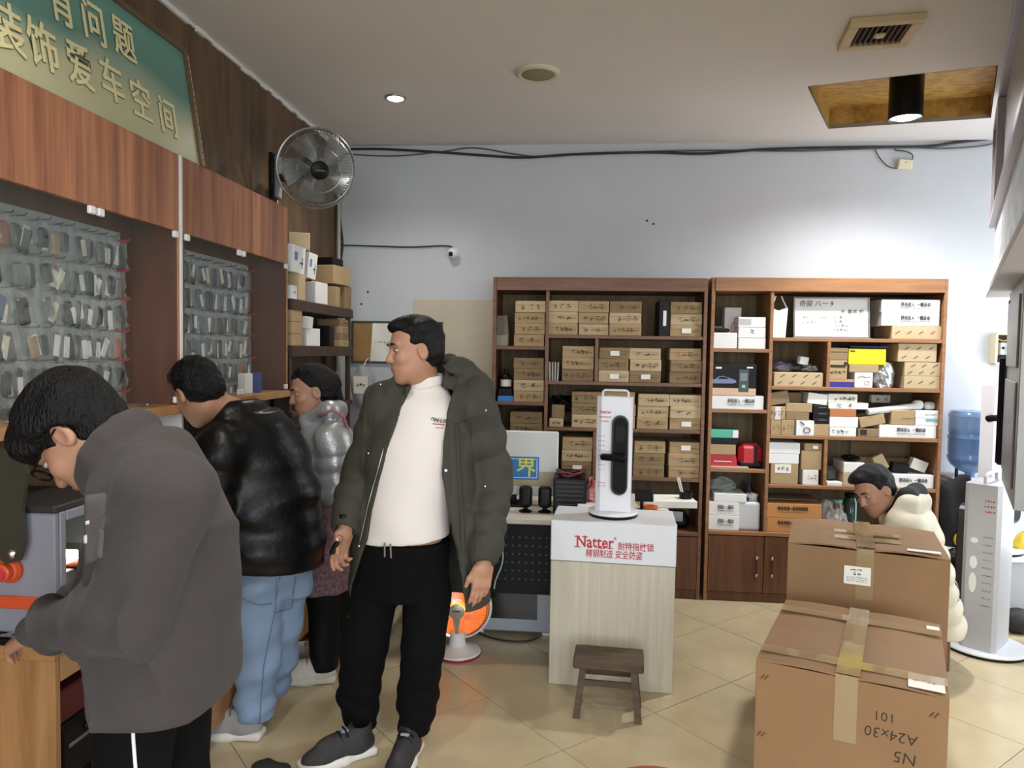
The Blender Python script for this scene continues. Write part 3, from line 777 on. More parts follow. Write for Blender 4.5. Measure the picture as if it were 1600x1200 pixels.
# left column, top shelf
cbx(1114, 483, 1139, 520, None, 'kraft box with a pale sticker behind the white boxes', m_kraft2, yf=YF + .2, dep=.12, sticker=.001).location.z = YL[0]
o = bpy.data.objects
w_ = cbx(1141, 478, 1168, 545, YL[0], 'tall white box with a red curved print, upper left cell', m_whitecard, yf=YF + .17, dep=.1, flap=False)
obj('red_print', MB().tube([(.0, -.001, .1), (-.01, -.001, .15), (.015, -.001, .2)], .003, 5), m_inkr, w_)
w_ = cbx(1112, 519, 1153, 544, YL[0], 'low white box with a black pouch on it', m_whitecard, dep=.12, flap=False)
zt_ = YL[0] + (zof(1130, 519) - zof(1130, 544))
for k, (ya, yb) in enumerate(((527.5, 544.5), (511, 527.5), (495, 511))):
    zz = YL[0] + [0, .0705, .138][k]
    c_ = cbx(1155, ya, 1198, yb, zz, ['white carton at the bottom of the white trio', 'white carton with a small print, middle of the trio', 'white carton with grey panel on top of the trio'][k], m_whitecard, dep=.2, flap=False)
    if k == 1: obj('printing', scribble(.03, .03, 1, 9, .004), m_grey, c_, loc=(0, -.001, .04))
    if k == 2: obj('printed_panel', MB().box((-.04, -.001, .035), (.07, .002, .035)), mat('grey_card', '#b9b7b3', .7), c_)
tag(obj('black_pouch', MB().box((0, 0, .014), (.12, .08, .028), .012), m_blackcard, loc=(xof(1127, 540), YF - .0 + .07, zt_ + .0004)), 'small black pouch lying on the low white box', 'pouch')
# product box
zz = YL[1]
wb_ = startbox(1110.5, 617, 1195, 638.5, zz, 'white start box under the black gadget box', dep=.3)
hz = zof(1150, 617) - zof(1150, 638.5)
pb_ = cbx(1112, 568, 1184, 617, zz + hz + .0004, 'black gadget box with a car and key fob picture', m_blackcard, dep=.16, flap=False)
w = xof(1184, 568) - xof(1112, 568); h = zof(1150, 568) - zof(1150, 617)
obj('colour_band', MB().box((0, -.0006, h * .12), (w * .985, .0024, h * .23)), mat('band_pink', '#c9a2a0', .5, hex2='#d8b878', scale=3, stretch=(2, 1, .1)), pb_)
car = [(-.13, .0), (-.12, .025), (-.085, .035), (-.05, .062), (.0, .068), (.05, .05), (.1, .035), (.13, .02), (.135, 0), (.1, -.012), (-.1, -.015)]
obj('car_picture', MB().prism([(x * .6, z * .6) for x, z in car[::-1]], .001, Matrix.Translation((-w * .22, -.002, h * .42)) @ FRONT), mat('car_print', '#6b7796', .4), pb_)
obj('car_window', MB().prism([(x * .6, z * .6) for x, z in [(-.06, .036), (-.04, .055), (.0, .06), (.045, .045), (.05, .036)][::-1]], .001, Matrix.Translation((-w * .22, -.0032, h * .42)) @ FRONT), m_blackcard, pb_)
obj('fob_picture', MB().box((w * .22, -.0016, h * .48), (w * .22, .003, h * .72), .0012), mat('fob_print', '#2b2d33', .35), pb_)
obj('fob_screen', MB().box((w * .22, -.004, h * .6), (w * .15, .002, h * .25)), mat('fob_screen', '#5d6a74', .3), pb_)
obj('fob_button', MB().box((w * .22, -.004, h * .3), (w * .07, .002, h * .1)), mat('fob_green', '#8fc48f', .4), pb_)
obj('brand_print', MB().box((-w * .33, -.0008, h * .88), (w * .13, .002, h * .06)).box((w * .35, -.0008, h * .9), (w * .13, .002, h * .05)), m_whitecard, pb_)
# third left cell
cz = YL[2]
tag(obj('paper_sheet', MB().box((0, .09, .006), (.24, .18, .012), .003), mat('papers', '#b9a78c', .8), loc=(xof(1141, 730), YF + .02, cz)), 'flat folded papers under the red first aid pouch', 'papers')
cz2 = cz + .0124
zz = cz2
fa = thing('first_aid_pouch', 'red first aid pouch with a white cross', 'pouch', (xof(1131, 715), YF + .09, cz2))
mr = mat('red_nylon', '#c02530', .5, bump=.2, bscale=40)
obj('body', MB().add(*(lambda vs, fs: (vs, fs))([(x * .09 * (1 - .12 * (k == 2)), y * .055, [0, .04, .075][k]) for k in range(3) for x, y in ((-1, -1), (1, -1), (1, 1), (-1, 1))] ,
    [(3, 2, 1, 0), (8, 9, 10, 11)] + [(k * 4 + i, k * 4 + (i + 1) % 4, k * 4 + 4 + (i + 1) % 4, k * 4 + 4 + i) for k in range(2) for i in range(4)])), mr, fa)
obj('cross', MB().box((0, -.052, .055), (.024, .002, .008)).box((0, -.052, .055), (.008, .002, .024)), m_whitecard, fa)
obj('white_line', MB().box((0, -.0565, .03), (.11, .002, .006)), m_whitecard, fa)
kb = cbx(1110, 690, 1151, 706, cz2 + .0756, 'kraft box lying on the red first aid pouch', m_kraft, dep=.12, flap=False)
hh = zof(1130, 690) - zof(1130, 706); z3 = cz2 + .0756 + hh + .0004
kb2 = cbx(1110, 680, 1153, 690, z3, 'flat black box under the green box', m_blackcard, dep=.12, flap=False); z4 = z3 + zof(1130, 680) - zof(1130, 690) + .0004
gb = cbx(1110, 667, 1155, 680, z4, 'green box with a white end panel', m_greenbox, dep=.12, flap=False)
obj('white_panel', MB().box((.073, -.0006, .026), (.035, .002, .046)), m_whitecard, gb)
rb = thing('tool_bag', 'red and black zip bag beside the red pouch', 'bag', (xof(1172, 715), YF + .11, cz + .0005))
obj('body', MB().box((.014, 0, .08), (.145, .13, .158), .03), mr, rb)
obj('dark_base', MB().box((.014, 0, .025), (.15, .134, .048), .015), m_blackcard, rb)
obj('strap', MB().box((.045, -.068, .09), (.02, .006, .12), .002), m_blackcard, rb)
# fourth left cell
ww = startbox(1106.5, 801, 1156, 824, ZW2, 'lower white start box beside the jerrycan', dep=.3); h1 = zof(1130, 801) - zof(1130, 824)
ww = startbox(1106.5, 780, 1156, 801, ZW2 + h1 + .0004, 'upper white start box beside the jerrycan', dep=.3); h2 = zof(1130, 780) - zof(1130, 801); zz = ZW2 + h1 + h2 + .0008
cbx(1117, 767, 1168, 780, zz, 'small white box on the two start boxes', m_whitecard, dep=.2, flap=False); zz += zof(1130, 767) - zof(1130, 780)
m_poly = mat('clear_plastic_bag', '#dfe0e0', .12, alpha=.3, bump=.9, bscale=35)
def plastic_bag(c, rx, ry, rz, label, seed, m=m_poly, group=None, spikes=.35):
    r = random.Random(seed); vs, fs = [], []; n, k = 14, 9
    for j in range(k):
        th = math.pi * j / (k - 1)
        for i in range(n):
            ph = 2 * math.pi * i / n; q = 1 + r.uniform(-spikes, spikes)
            vs.append((rx * q * math.sin(th) * math.cos(ph), ry * q * math.sin(th) * math.sin(ph), max(0, rz * (1 - math.cos(th)) * .5 * (1 + r.uniform(-.15, .15)))))
    for j in range(k - 1):
        for i in range(n): fs.append((j * n + i, (j + 1) * n + i, (j + 1) * n + (i + 1) % n, j * n + (i + 1) % n))
    return tag(obj('plastic_bag', MB().add(vs, fs), m, loc=c), label, 'plastic bag', group)
plastic_bag((xof(1131, 765), YF + .12, zz + .0005), .09, .07, .085, 'crumpled clear bag with green print on the small white box', 21, mat('clear_bag_green', '#a9b5ae', .15, alpha=.5, bump=.8, bscale=30))
plastic_bag((xof(1181, 770), YF + .27, ZW2 + .001), .04, .05, .27, 'dark crumpled plastic bag behind the jerrycan', 22, mat('dark_bag', '#3f3d3b', .3, bump=.6))
jc = thing('jerrycan', 'translucent white plastic jerrycan on the bookcase worktop', 'jerrycan', (xof(1170.5, 800), YF + .09, ZW2))
mj = mat('hdpe_white', '#d9dbde', .35, trans=.15)
jw, jh = xof(1190, 800) - xof(1151, 800), zof(1170, 782) - zof(1170, 831)
b_ = Body(); b_.rbox((0, 0, jh * .46), (jw / 2, .065, jh * .46), .018).cap((-jw * .3, 0, jh * .9), (jw * .05, 0, jh * 1.08), .016, .013, .02).cap((jw * .05, 0, jh * 1.08), (jw * .3, 0, jh * 1.0), .013, .016, .02).cap((jw * .28, 0, jh * .85), (jw * .28, 0, jh * 1.02), .024, .02, .015)
b_.ell((-jw * .08, 0, jh * .97), (.026, .08, .014), .01, op='sub')
o = obj('body', b_.mesh('body', .006), mj, jc, 'all')
obj('cap', MB().lathe([(.024, 0), (.024, .024), (.02, .028), (0, .028)], 18, Matrix.Translation((jw * .28, 0, jh * 1.02)) @ Matrix.Rotation(.25, 4, 'Y')), m_whitecard, jc, True)
# right part, top shelf
pz = YR[0]
pw = thing('paper_bag', 'folded white paper bag with string handles', 'paper bag', (xof(1220, 500), YF + .06, pz))
obj('body', MB().add([(-.042, -.02, 0), (.042, -.02, 0), (.042, .02, 0), (-.042, .02, 0), (-.055, -.012, .19), (.055, -.012, .19), (.055, .012, .2), (-.055, .012, .2), (0, -.02, .17), (0, .02, .175)],
    [(3, 2, 1, 0), (0, 1, 5, 8, 4), (2, 3, 7, 9, 6), (1, 2, 6, 5), (3, 0, 4, 7), (4, 8, 9, 7), (8, 5, 6, 9)]), m_paper, pw)
obj('handle', MB().tube([(-.05, 0, .19), (-.035, 0, .25), (-.02, 0, .265), (-.03, 0, .23)], .004, 6), m_whitecard, pw)
obj('handle', MB().tube([(.05, 0, .19), (.025, 0, .24), (.015, 0, .265)], .004, 6), m_whitecard, pw)
wbx0, wbx1 = xof(1243, 500), xof(1364, 500); wbh = zof(1300, 462) - zof(1300, 528)
wb = thing('whiteboard', 'small whiteboard with handwriting leaning on the top shelf', 'whiteboard', ((wbx0 + wbx1) / 2, YF + .035, pz), (math.radians(-7), 0, 0))
W_ = wbx1 - wbx0
obj('board', MB().cb(-W_ / 2 + .01, W_ / 2 - .01, 0, .012, .01, wbh - .01), mat('board_white', '#e9e9e7', .25, coat=.2), wb)
fm = MB()
for s_ in (-1, 1): fm.cb(s_ * (W_ / 2 - .006) - .006, s_ * (W_ / 2 - .006) + .006, -.004, .016, .012, wbh - .012, .002)
fm.cb(-W_ / 2, W_ / 2, -.004, .016, 0, .012, .002); fm.cb(-W_ / 2, W_ / 2, -.004, .016, wbh - .012, wbh, .002)
obj('frame', fm, m_alu, wb)
def wtext(s, x, z, size, **kw): text(s, size, m_ink, wb, Matrix.Translation((x, -.001, z)) @ FRONT, name='handwriting', extrude=.0003, **kw)
wtext('奇骏 八一 9', -W_ * .2, wbh * .83, .042, shear=.15); wtext('大 基本 机', W_ * .27, wbh * .64, .032, shear=.1)
for k, s_ in enumerate(('2 1号 元', '3 1号 价', '1 2 5 号 码', '4 8 号 码')): wtext(s_, W_ * .12, wbh * (.5 - .1 * k), .022)
for k in range(2): obj('handwriting', scribble(.16 - .05 * k, .022, 7 - 3 * k, 50 + k, .002), m_grey, wb, loc=(-W_ * .22 - .03 * k, -.001, wbh * (.5 - .13 * k)))['kind'] = 'stuff'
hk = zof(1436, 510) - zof(1436, 531)
patbox(1396, 510, 1474, 531, pz, 'kraft slanted print box under two white start boxes', dep=.28)
startbox(1380, 489, 1471, 509.5, pz + hk + .0004, 'lower white start box in the top right cell', dep=.28); h1 = zof(1420, 489) - zof(1420, 509.5)
startbox(1380, 468, 1472, 489, pz + hk + h1 + .0008, 'upper white start box in the top right cell', dep=.28)
# second shelf
pz = YR[1]
patbox(1211, 583, 1288, 605, pz, 'kraft slanted print box carrying plastic bags', dep=.28); zz = pz + zof(1250, 583) - zof(1250, 605)
plastic_bag((xof(1230, 580), YF + .12, zz + .001), .07, .07, .06, 'clear bag of small coloured parts on kraft box', 31, mat('bag_violet', '#8e84a0', .2, alpha=.6, bump=.8))
plastic_bag((xof(1252, 577), YF + .14, zz + .001), .06, .06, .075, 'dark bag of parts in the middle of kraft box', 32, mat('bag_dark', '#4a4744', .3, alpha=.8, bump=.8))
plastic_bag((xof(1272, 580), YF + .1, zz + .001), .055, .06, .05, 'grey clear bag at the end of kraft box', 33, mat('bag_grey', '#8d8c88', .2, alpha=.55, bump=.8))
tag(obj('small_carton', MB().box((0, 0, .025), (.06, .04, .05), .003), m_whitecard, loc=(xof(1259, 570), YF + .08, zz + .052), rot=(.1, .15, .2)), 'tiny white carton on top of the parts bags', 'box')
ob = cbx(1296, 594, 1336, 606.5, pz, 'low orange and blue box at the cell divider', m_orangebox, dep=.2, flap=False)
obj('blue_panel', MB().box((0, -.0012, .018), (.16, .003, .034)), m_bluebox, ob); zz = pz + zof(1316, 594) - zof(1316, 606.5) + .0006
kp = cbx(1297, 564, 1326, 594, zz, 'kraft box with black print on orange box', m_kraft, dep=.2, flap=False)
obj('printing', MB().box((-.004, -.001, .083), (.1, .002, .016)).box((.045, -.001, .1), (.02, .002, .02)), m_ink, kp); obj('handwriting', scribble(.1, .025, 4, 61, .003), m_ink, kp, loc=(0, -.002, .045)); zz += zof(1316, 564) - zof(1316, 594) + .0004
cbx(1297, 544, 1327, 563.5, zz, 'taped kraft box on the printed kraft box', m_kraft3, dep=.2)
wx = cbx(1337.5, 583, 1366, 607, pz, 'square white box with red print, second shelf', m_whitecard, dep=.18, flap=False)
obj('red_print', MB().tube([(-.04, -.001, .06), (-.015, -.001, .075), (.015, -.001, .066), (.04, -.001, .07)], .002, 5).tube([(.02 + .015 * math.cos(a), -.001, .03 + .012 * math.sin(a)) for a in np.linspace(0, 6.28, 12)], .001, 4), m_inkr, wx); zz = pz + zof(1350, 583) - zof(1350, 607) + .0006
ko = cbx(1329, 571, 1375, 583, zz, 'open kraft box under the yellow box', m_kraft, dep=.2, flap=False); zz2 = zz + zof(1350, 571) - zof(1350, 583) + .0006
yb = cbx(1328, 545, 1387, 570, zz2, 'bright yellow box with dark blue lid', m_yellow, dep=.22, flap=False, tilt=-.0)
obj('lid', MB().box((.01, .1, .112), (.235, .2, .012), .003), m_navy, yb); obj('printing', MB().box((-.09, -.001, .085), (.03, .002, .008)), m_ink, yb)
sw = thing('wrapped_roll', 'silver film wrapped roll standing on second shelf', 'roll', (xof(1388, 590), YF + .1, pz))
b_ = Body(); b_.loft([(0, 0, 0), (0, 0, .05), (0, 0, .12), (0, 0, .165)], [.06, .072, .07, .055], [.06, .07, .068, .05], (1, 0, 0), .02).disp(lambda P: .004 * np.sin(P[:, 2] * 90 + P[:, 0] * 40) * np.sin(P[:, 0] * 70))
obj('film', b_.mesh('film', .006), mat('silver_film', '#b9bbbd', .2, .75, bump=.6, bscale=20), sw, 'all')
obj('core', MB().lathe([(.02, .16), (.02, .172), (.014, .172), (.014, .16)], 16), m_blackcard, sw, True)
h0 = zof(1440, 588) - zof(1440, 608); h1 = zof(1440, 566) - zof(1440, 588)
patbox(1415, 588, 1472, 608, pz, 'kraft slanted print box, bottom of second shelf trio', dep=.28)
patbox(1416, 566.5, 1473, 588, pz + h0 + .0004, 'kraft slanted print box, middle of second shelf trio', dep=.28)
patbox(1406, 537, 1467, 566, pz + h0 + h1 + .0008, 'tall kraft slanted print box on the second shelf trio', dep=.28)
# third shelf, the crowded one
pz = YR[2]
def K(pa, ya, pb, yb, zb, label, m=m_kraft, **kw): kw.setdefault('flap', False); t = cbx(pa, ya, pb, yb, zb, label, m, **kw); return t, (zb if zb is not None else 0) + zof((pa + pb) / 2, ya) - zof((pa + pb) / 2, yb) + .0006
t, za = K(1206, 655, 1221.5, 679, pz, 'small kraft box with printed figure, shelf left end', hand=1)
t, za = K(1222, 655, 1243.5, 679, pz, 'small kraft box with printed lines beside its twin', hand=5)
t, zb_ = K(1206, 634, 1229, 654.5, za, 'kraft box with shiny tape on two small kraft boxes', hand=2); obj('tape', MB().box((-.002, -.001, .04), (.035, .002, .082)), mat('tape_shiny', '#c9c7c2', .12), t)
t, zc_ = K(1229.5, 643, 1266, 655, za, 'kraft tray under another kraft tray, third shelf', m_kraft3)
t, zd_ = K(1229.5, 629, 1271, 643, zc_, 'long kraft tray on the kraft tray, third shelf')
t, ze_ = K(1203, 613, 1236, 633, zb_ + .012, 'tilted kraft box leaning at the left end', m_kraft3, tilt=-.17, dep=.2)
t, zf_ = K(1238, 613, 1260, 628.5, zd_, 'dark kraft box behind the tilted one', m_kraft3, dep=.18, yf=YF + .1)
t, zg_ = K(1245, 656, 1273, 679.5, pz, 'white box with a round tool drawing', m_whitecard, dep=.2, yf=YF + .008); obj('drawing', MB().tube([(-.03, -.001, .09), (-.005, -.001, .07)], .005, 6).tube([(.012 + .02 * math.cos(a), -.001, .035 + .017 * math.sin(a)) for a in np.linspace(0, 6.28, 16)], .004, 6), mat('drawing_mauve', '#8a6f78', .7), t)
t, zh_ = K(1273.5, 662, 1297, 680.5, pz, 'plain kraft box under black boxes', m_kraft, dep=.2)
for k in range(3):
    t, zh_ = K(1272, 662 - 9.6 * (k + 1), 1297, 662 - 9.6 * k, zh_, ['bottom flat black box of three on kraft', 'middle flat black box of three on kraft', 'top flat black box of three on kraft'][k], m_blackcard, dep=.18)
    obj('silver_line', MB().box((.01, -.001, .025), (.05, .002, .004)), m_grey, t)
t, zi_ = K(1263, 615, 1294, 632, zh_ + .006, 'small white tilted box on the black boxes', m_paper, tilt=.1, dep=.18)
t, zj_ = K(1298, 667, 1340, 681, pz, 'white box with red print and handwriting, stack foot', m_whitecard, dep=.24, hand=6)
t, zj_ = K(1298, 650, 1343, 666.5, zj_, 'thick white wrapped box, second in stack', m_whitecard, dep=.24)
t, zj_ = K(1298.5, 638, 1340, 650, zj_, 'orange brown flat box in the white stack', mat('orange_brown', '#b5713f', .7), dep=.24)
t, zj_ = K(1296, 628, 1359, 638, zj_, 'long white flat box with handwriting', m_paper, dep=.24, hand=4)
t, zj_ = K(1296, 614, 1342, 627.5, zj_, 'white box with dense black print on stack top', m_paper, dep=.24, hand=7, prnt=1)
t, zk_ = K(1343, 670, 1375, 683, pz, 'small kraft box with black label, third shelf', m_kraft3, dep=.2); obj('black_label', MB().box((-.03, -.001, .03), (.04, .002, .035)), m_ink, t)
t, zk2 = K(1347, 652, 1387, 668, zk_ + .02, 'open kraft box tilted on small kraft box', m_kraft, tilt=-.22, dep=.18)
t, zl_ = K(1376, 665, 1466, 685, pz, 'long white box low on third shelf', m_whitecard, dep=.28)
wd = xof(1466) - xof(1376); text('舒适进入  一键启动', .028, m_ink, t, Matrix.Translation((.02, -.0028, .05)) @ FRONT, bold=.0002, width=wd * .5)
text('Comfortable access, one button start', .01, m_grey, t, Matrix.Translation((.02, -.0028, .026)) @ FRONT, name='small_lettering', width=wd * .5)
t, zm_ = K(1395, 641, 1432, 664, zl_, 'kraft printed box standing on the long white box', m_kraft, dep=.2, prnt=1)
t, zn_ = K(1433, 653, 1470, 664.5, zl_, 'white and blue box on the long white box', m_whitecard, dep=.2); obj('blue_print', MB().box((.03, -.001, .035), (.08, .002, .016)), mat('print_teal', '#6fa3b8', .6), t)
t, zn_ = K(1433, 641, 1470, 653, zn_, 'white box with small print above the blue one', m_whitecard, dep=.2); obj('printing', scribble(.07, .02, 5, 71, .0016), m_grey, t, loc=(.02, -.001, .022))
t, zo_ = K(1387, 627, 1419, 640, zm_ + .03, 'white handwritten box leaning at the back', m_paper, dep=.05, yf=YF + .26, hand=8)
tb = tag(obj('paper_tube', MB().tube([(xof(1358, 643), YF + .03, zof(1358, 644)), (xof(1445, 633), YF + .06, zof(1445, 635))], .021, 18), mat('tube_white', '#d5d5d3', .5), smooth=True), 'long white paper tube lying across the boxes', 'tube')
for k, (px, rr) in enumerate(((1441, .03), (1460, .026))):
    tag(obj('foam_plug', MB().lathe([(0, -.03), (rr * .8, -.028), (rr, -.015), (rr, .015), (rr * .8, .028), (0, .03)], 14, Matrix.Translation((xof(px, 636), YF + .07, zn_ + rr + .001)) @ Matrix.Rotation(math.radians(90), 4, 'Y')), m_whitecard, smooth='all'), ['white foam plug at the paper tube end', 'smaller white foam plug near the bookcase side'][k], 'plug')
# fourth shelf
pz = YR[3]
t, za = K(1206, 722, 1249, 754, pz, 'kraft box with white shipping label under white boxes', m_kraft, dep=.28); obj('shipping_label', MB().box((-.01, -.001, .1), (.1, .002, .055)), m_paper, t); obj('label_ink', scribble(.08, .04, 3, 75, .003), m_ink, t, loc=(-.01, -.0025, .1))
t, za = K(1202, 706, 1250, 721.5, za, 'lower white lidded box on the kraft box', m_whitecard, dep=.26)
t, za = K(1201, 688, 1252, 705.5, za, 'upper white lidded box on the kraft box', m_whitecard, dep=.26)
t, za = K(1256, 732, 1281, 756, pz, 'small white box with handwriting beside kraft box', m_paper, dep=.2, hand=9)
t, za = K(1254, 702, 1286, 731.5, za, 'plain kraft box above the small white box', m_kraft, dep=.22)
t, za = K(1259, 690, 1287, 701.5, za, 'kraft box with pale sticker on plain kraft box', m_kraft, dep=.22, sticker=.1)
t, za = K(1294, 752, 1318, 758, pz, 'thin white box under a dark device', m_whitecard, dep=.16)
dv = tag(obj('dark_device', MB().box((0, 0, .045), (.085, .06, .09), .02), mat('device_grey', '#4c4d50', .35), loc=(xof(1305, 745), YF + .09, za), rot=(0, -.12, .1)), 'dark glossy device standing on thin white box', 'device')
t, za = K(1319, 738, 1352, 759, pz, 'kraft box left of the bent head, fourth shelf', m_kraft2, dep=.22)
t, za = K(1320, 722, 1353, 738, za, 'white box holding black parts', m_whitecard, dep=.2)
plastic_bag((xof(1338, 720), YF + .1, za), .05, .06, .04, 'black parts piled on the white box', 41, m_blackcard, spikes=.3)
ob_ = thing('open_carton', 'large open carton at the back of fourth shelf', 'box', ((xof(1366) + xof(1460)) / 2, YF + .23, pz))
ow = xof(1460) - xof(1366)
for (a, b, c, d, e, f) in ((-ow / 2, ow / 2, 0, .006, 0, .16), (-ow / 2, ow / 2, .13, .136, 0, .25), (-ow / 2, -ow / 2 + .006, .006, .13, 0, .16), (ow / 2 - .006, ow / 2, .006, .13, 0, .16), (-ow / 2, ow / 2, 0, .136, 0, .005)):
    obj('side_panel', MB().cb(a, b, c, d, e, f), m_kraft3, ob_)
t, za = K(1397, 741, 1462, 762, pz, 'white start box behind the bent head', m_whitecard, dep=.2)
text('舒适进入  一键启动', .028, m_ink, t, Matrix.Translation((.0, -.0028, .048)) @ FRONT, bold=.0002, width=.17)
for k, (px, py, a, w, h) in enumerate(((1390, 728, -.5, .07, .1), (1414, 733, .15, .1, .06), (1442, 731, .35, .1, .07))):
    tag(obj('loose_carton', MB().box((0, 0, h / 2), (w, .05, h), .003), [m_kraft2, m_blackcard, m_paper][k], loc=(xof(px, py), YF + .1, za + (.02 if k != 1 else .002)), rot=(0, a, 0)), ['small kraft box tipped over in open carton', 'black lump among the tipped boxes', 'pale box leaning right in open carton'][k], 'box')
# worktop of the right bookcase
pz = ZW2; wd = xof(1286) - xof(1200)
for k, (ya, yb) in enumerate(((809.5, 832), (787, 809.5))):
    t, pz2 = K(1200, ya, 1286, yb, pz, ['lower orange kraft box with black print on worktop', 'upper orange kraft box with black print on worktop'][k], m_orangebox, dep=.3)
    text('专车专用一键启动系统', .026, m_ink, t, Matrix.Translation((-.01, -.0028, .06)) @ FRONT, bold=.0008, width=wd * .56)
    obj('small_lettering', scribble(wd * .5, .008, 22, 80 + k, .0014), m_grey, t, loc=(0, -.0028, .036)); pz = pz2
obj('open_lid', MB().box((0, .15, .109), (wd * .97, .2, .004)), m_kraft3, t)
plastic_bag((xof(1299, 810), YF + .1, ZW2 + .001), .06, .07, .19, 'tall clear plastic bag beside orange boxes', 51)
plastic_bag((xof(1315, 815), YF + .07, ZW2 + .001), .06, .06, .14, 'crumpled clear plastic bag right of the tall one', 52)
def jar(px, py, rr, hh, label, m, mc):
    t = thing('glass_jar', label, 'jar', (xof(px, py), YF + .16, ZW2))
    obj('body', MB().lathe([(0, .004), (rr, 0), (rr, hh * .8), (rr * .75, hh * .88), (rr * .75, hh * .92)], 20), m, t, True)
    obj('lid', MB().lathe([(rr * .82, hh * .9), (rr * .82, hh), (0, hh)], 20), mc, t, True)
jar(1321, 800, .045, .2, 'jar with pale green lid behind plastic bags', mat('jar_brown', '#7d6656', .2), mat('lid_green', '#8fb0a0', .5))
jar(1344, 800, .05, .24, 'dark green glass jar near the bent head', mat('jar_green', '#27463a', .1, spec=.8), m_black)
# ------------------------------------------------------------------ key shop side: glass display cabinets on the left wall
XF, XW = -1.58, x0 + .01                       # cabinet face, wall surface
m_ply2 = m_ply
m_stripe = mat('striped_laminate', '#b47c58', .42, hex2='#764836', scale=7, stretch=(2.0, 2.6, .12), bump=.02)
m_caside = mat('cabinet_brown', '#6d3f2e', .5, hex2='#552f22', scale=5, stretch=(2, 2, .4))
m_counter = mat('counter_laminate', '#b08455', .45, hex2='#8a5f38', scale=6, stretch=(3.2, 3.2, .3))
m_edge = mat('wood_edge', '#b98a5c', .5, var=.2, scale=9)
m_glass = mat('cabinet_glass', '#8fa39c', .03, alpha=.05, spec=.9)
m_hookboard = mat('hook_board', '#a9acaa', .6, var=.12, scale=8)
def cabinet(label, ya, yb, seam):
    t = thing('display_cabinet', label, 'display cabinet', (XW, ya, 0))
    X = lambda v: v - XW
    zb, zs, zf, zt = 1.33, 1.365, 2.045, 2.345
    def pt(n, a, b, c, d, e, f, m, bev=.002, par=t): return obj(n, MB().cb(X(a), X(b), c - ya, d - ya, e, f, bev), m, par)
    pt('bottom_board', XW, XF + .02, ya, yb, zb, zs, m_edge)
    pt('side_panel', XW, XF, ya, ya + .018, zs, zt, m_caside); pt('side_panel', XW, XF, yb - .018, yb, zs, zt, m_caside)
    pt('top_board', XW, XF - .002, ya + .018, yb - .018, zt - .018, zt, m_caside)
    pt('back_board', XW, XW + .008, ya + .018, yb - .018, zs, zt - .018, m_caside)
    pt('hook_board', XW + .008, XW + .014, ya + .04, yb - .1, zs + .02, zf - .02, m_hookboard)
    pt('fascia', XF - .018, XF + .002, ya + .002, yb - .002, zf, zt, m_stripe)
    pt('edge_strip', XF - .012, XF + .003, yb - .012, yb, zs, zf, m_edge)
    for a, b in ((ya + .006, seam - .002), (seam + .002, yb - .014)):
        d = pt('glass_door', XF - .004, XF + .002, a, b, zs + .006, zf - .003, m_glass, .001)
        for yy_ in (a + .02, b - .02):
            for zz_ in (zs + .02, zf - .015):
                if (yy_ == a + .02 and abs(a - seam) < .01) or (yy_ == b - .02 and abs(b - seam) < .01) or abs(yy_ - (yb - .034)) < .02 or zz_ > 2:
                    obj('clip', MB().box((X(XF + .006), yy_ - ya, zz_), (.014, .03, .026), .003), m_white, d)
    return t
cabinet('wide glass key cabinet near the teal sign with striped fascia', 1.78, 2.79, 2.283)
cabinet('glass key cabinet by the corner shelf with striped fascia', 2.815, 3.875, 3.317)
tag(obj('divider_strip', MB().cb(XW, XF + .006, 2.793, 2.812, 1.0, 2.345, .003), m_whitepaint), 'tall white strip between the two glass key cabinets', 'strip')

# bagged keys on the hook boards
m_fob = mat('fob_black', '#0d0d0f', .3); m_fob2 = mat('fob_grey', '#5c5f60', .35); m_tagp = mat('paper_tag', '#ddd6c0', .8); m_tagw = mat('paper_tag_white', '#e6e7e8', .7); m_red = mat('red_hook', '#b3263a', .4)
m_bag = mat('key_bag', '#d3d8d6', .1, alpha=.17, bump=1.0, bscale=45)
m_tan = mat('tan_fob', '#a08a5e', .5); m_rust = mat('rust_fob', '#a5583c', .5); m_blue = mat('blue_fob', '#4d5f86', .4)
def fob_mesh(w, h, d):
    return MB().box((d / 2 + .006, 0, -h / 2 - .018), (d, w, h), w * .3).mesh('fob')
FOBS = []
for k, (w, h, d) in enumerate(((.042, .078, .014), (.036, .07, .016), (.03, .085, .012), (.04, .06, .018))):
    for m in (m_fob, m_fob, m_fob2): me = fob_mesh(w, h, d); me.materials.append(m); FOBS.append(me)
for m in (m_tan, m_rust, m_blue): me = fob_mesh(.036, .07, .014); me.materials.append(m); FOBS.append(me)
TAGS = []
for m in (m_tagp, m_tagw, m_tagw):
    for k in range(2): me = MB().box((.026, 0, -.05), (.002, .02 + .004 * k, .05 + .014 * k), .0006).mesh('paper_tag'); me.materials.append(m); TAGS.append(me)
BAGS = []
for k in range(4):
    r = random.Random(700 + k); vs, fs = [], []; n, q = 6, 7
    for i in range(n):
        for j in range(q):
            e = (j / (q - 1)); edge = (i in (0, n - 1)) or (j in (0, q - 1))
            vs.append(((.004 if edge else .03) + r.uniform(0, .014), -.036 + .072 * i / (n - 1) + r.uniform(-.004, .004), .012 - .118 * e + r.uniform(-.004, .004)))
    for i in range(n - 1):
        for j in range(q - 1): fs.append((i * q + j, i * q + j + 1, (i + 1) * q + j + 1, (i + 1) * q + j))
    me = MB().add(vs, fs).mesh('bag'); me.materials.append(m_bag); BAGS.append(me)
HOOK = MB().tube([(0, 0, .0), (.05, 0, .002), (.056, 0, .008)], .0022, 5).mesh('hook'); HOOK.materials.append(m_chrome)
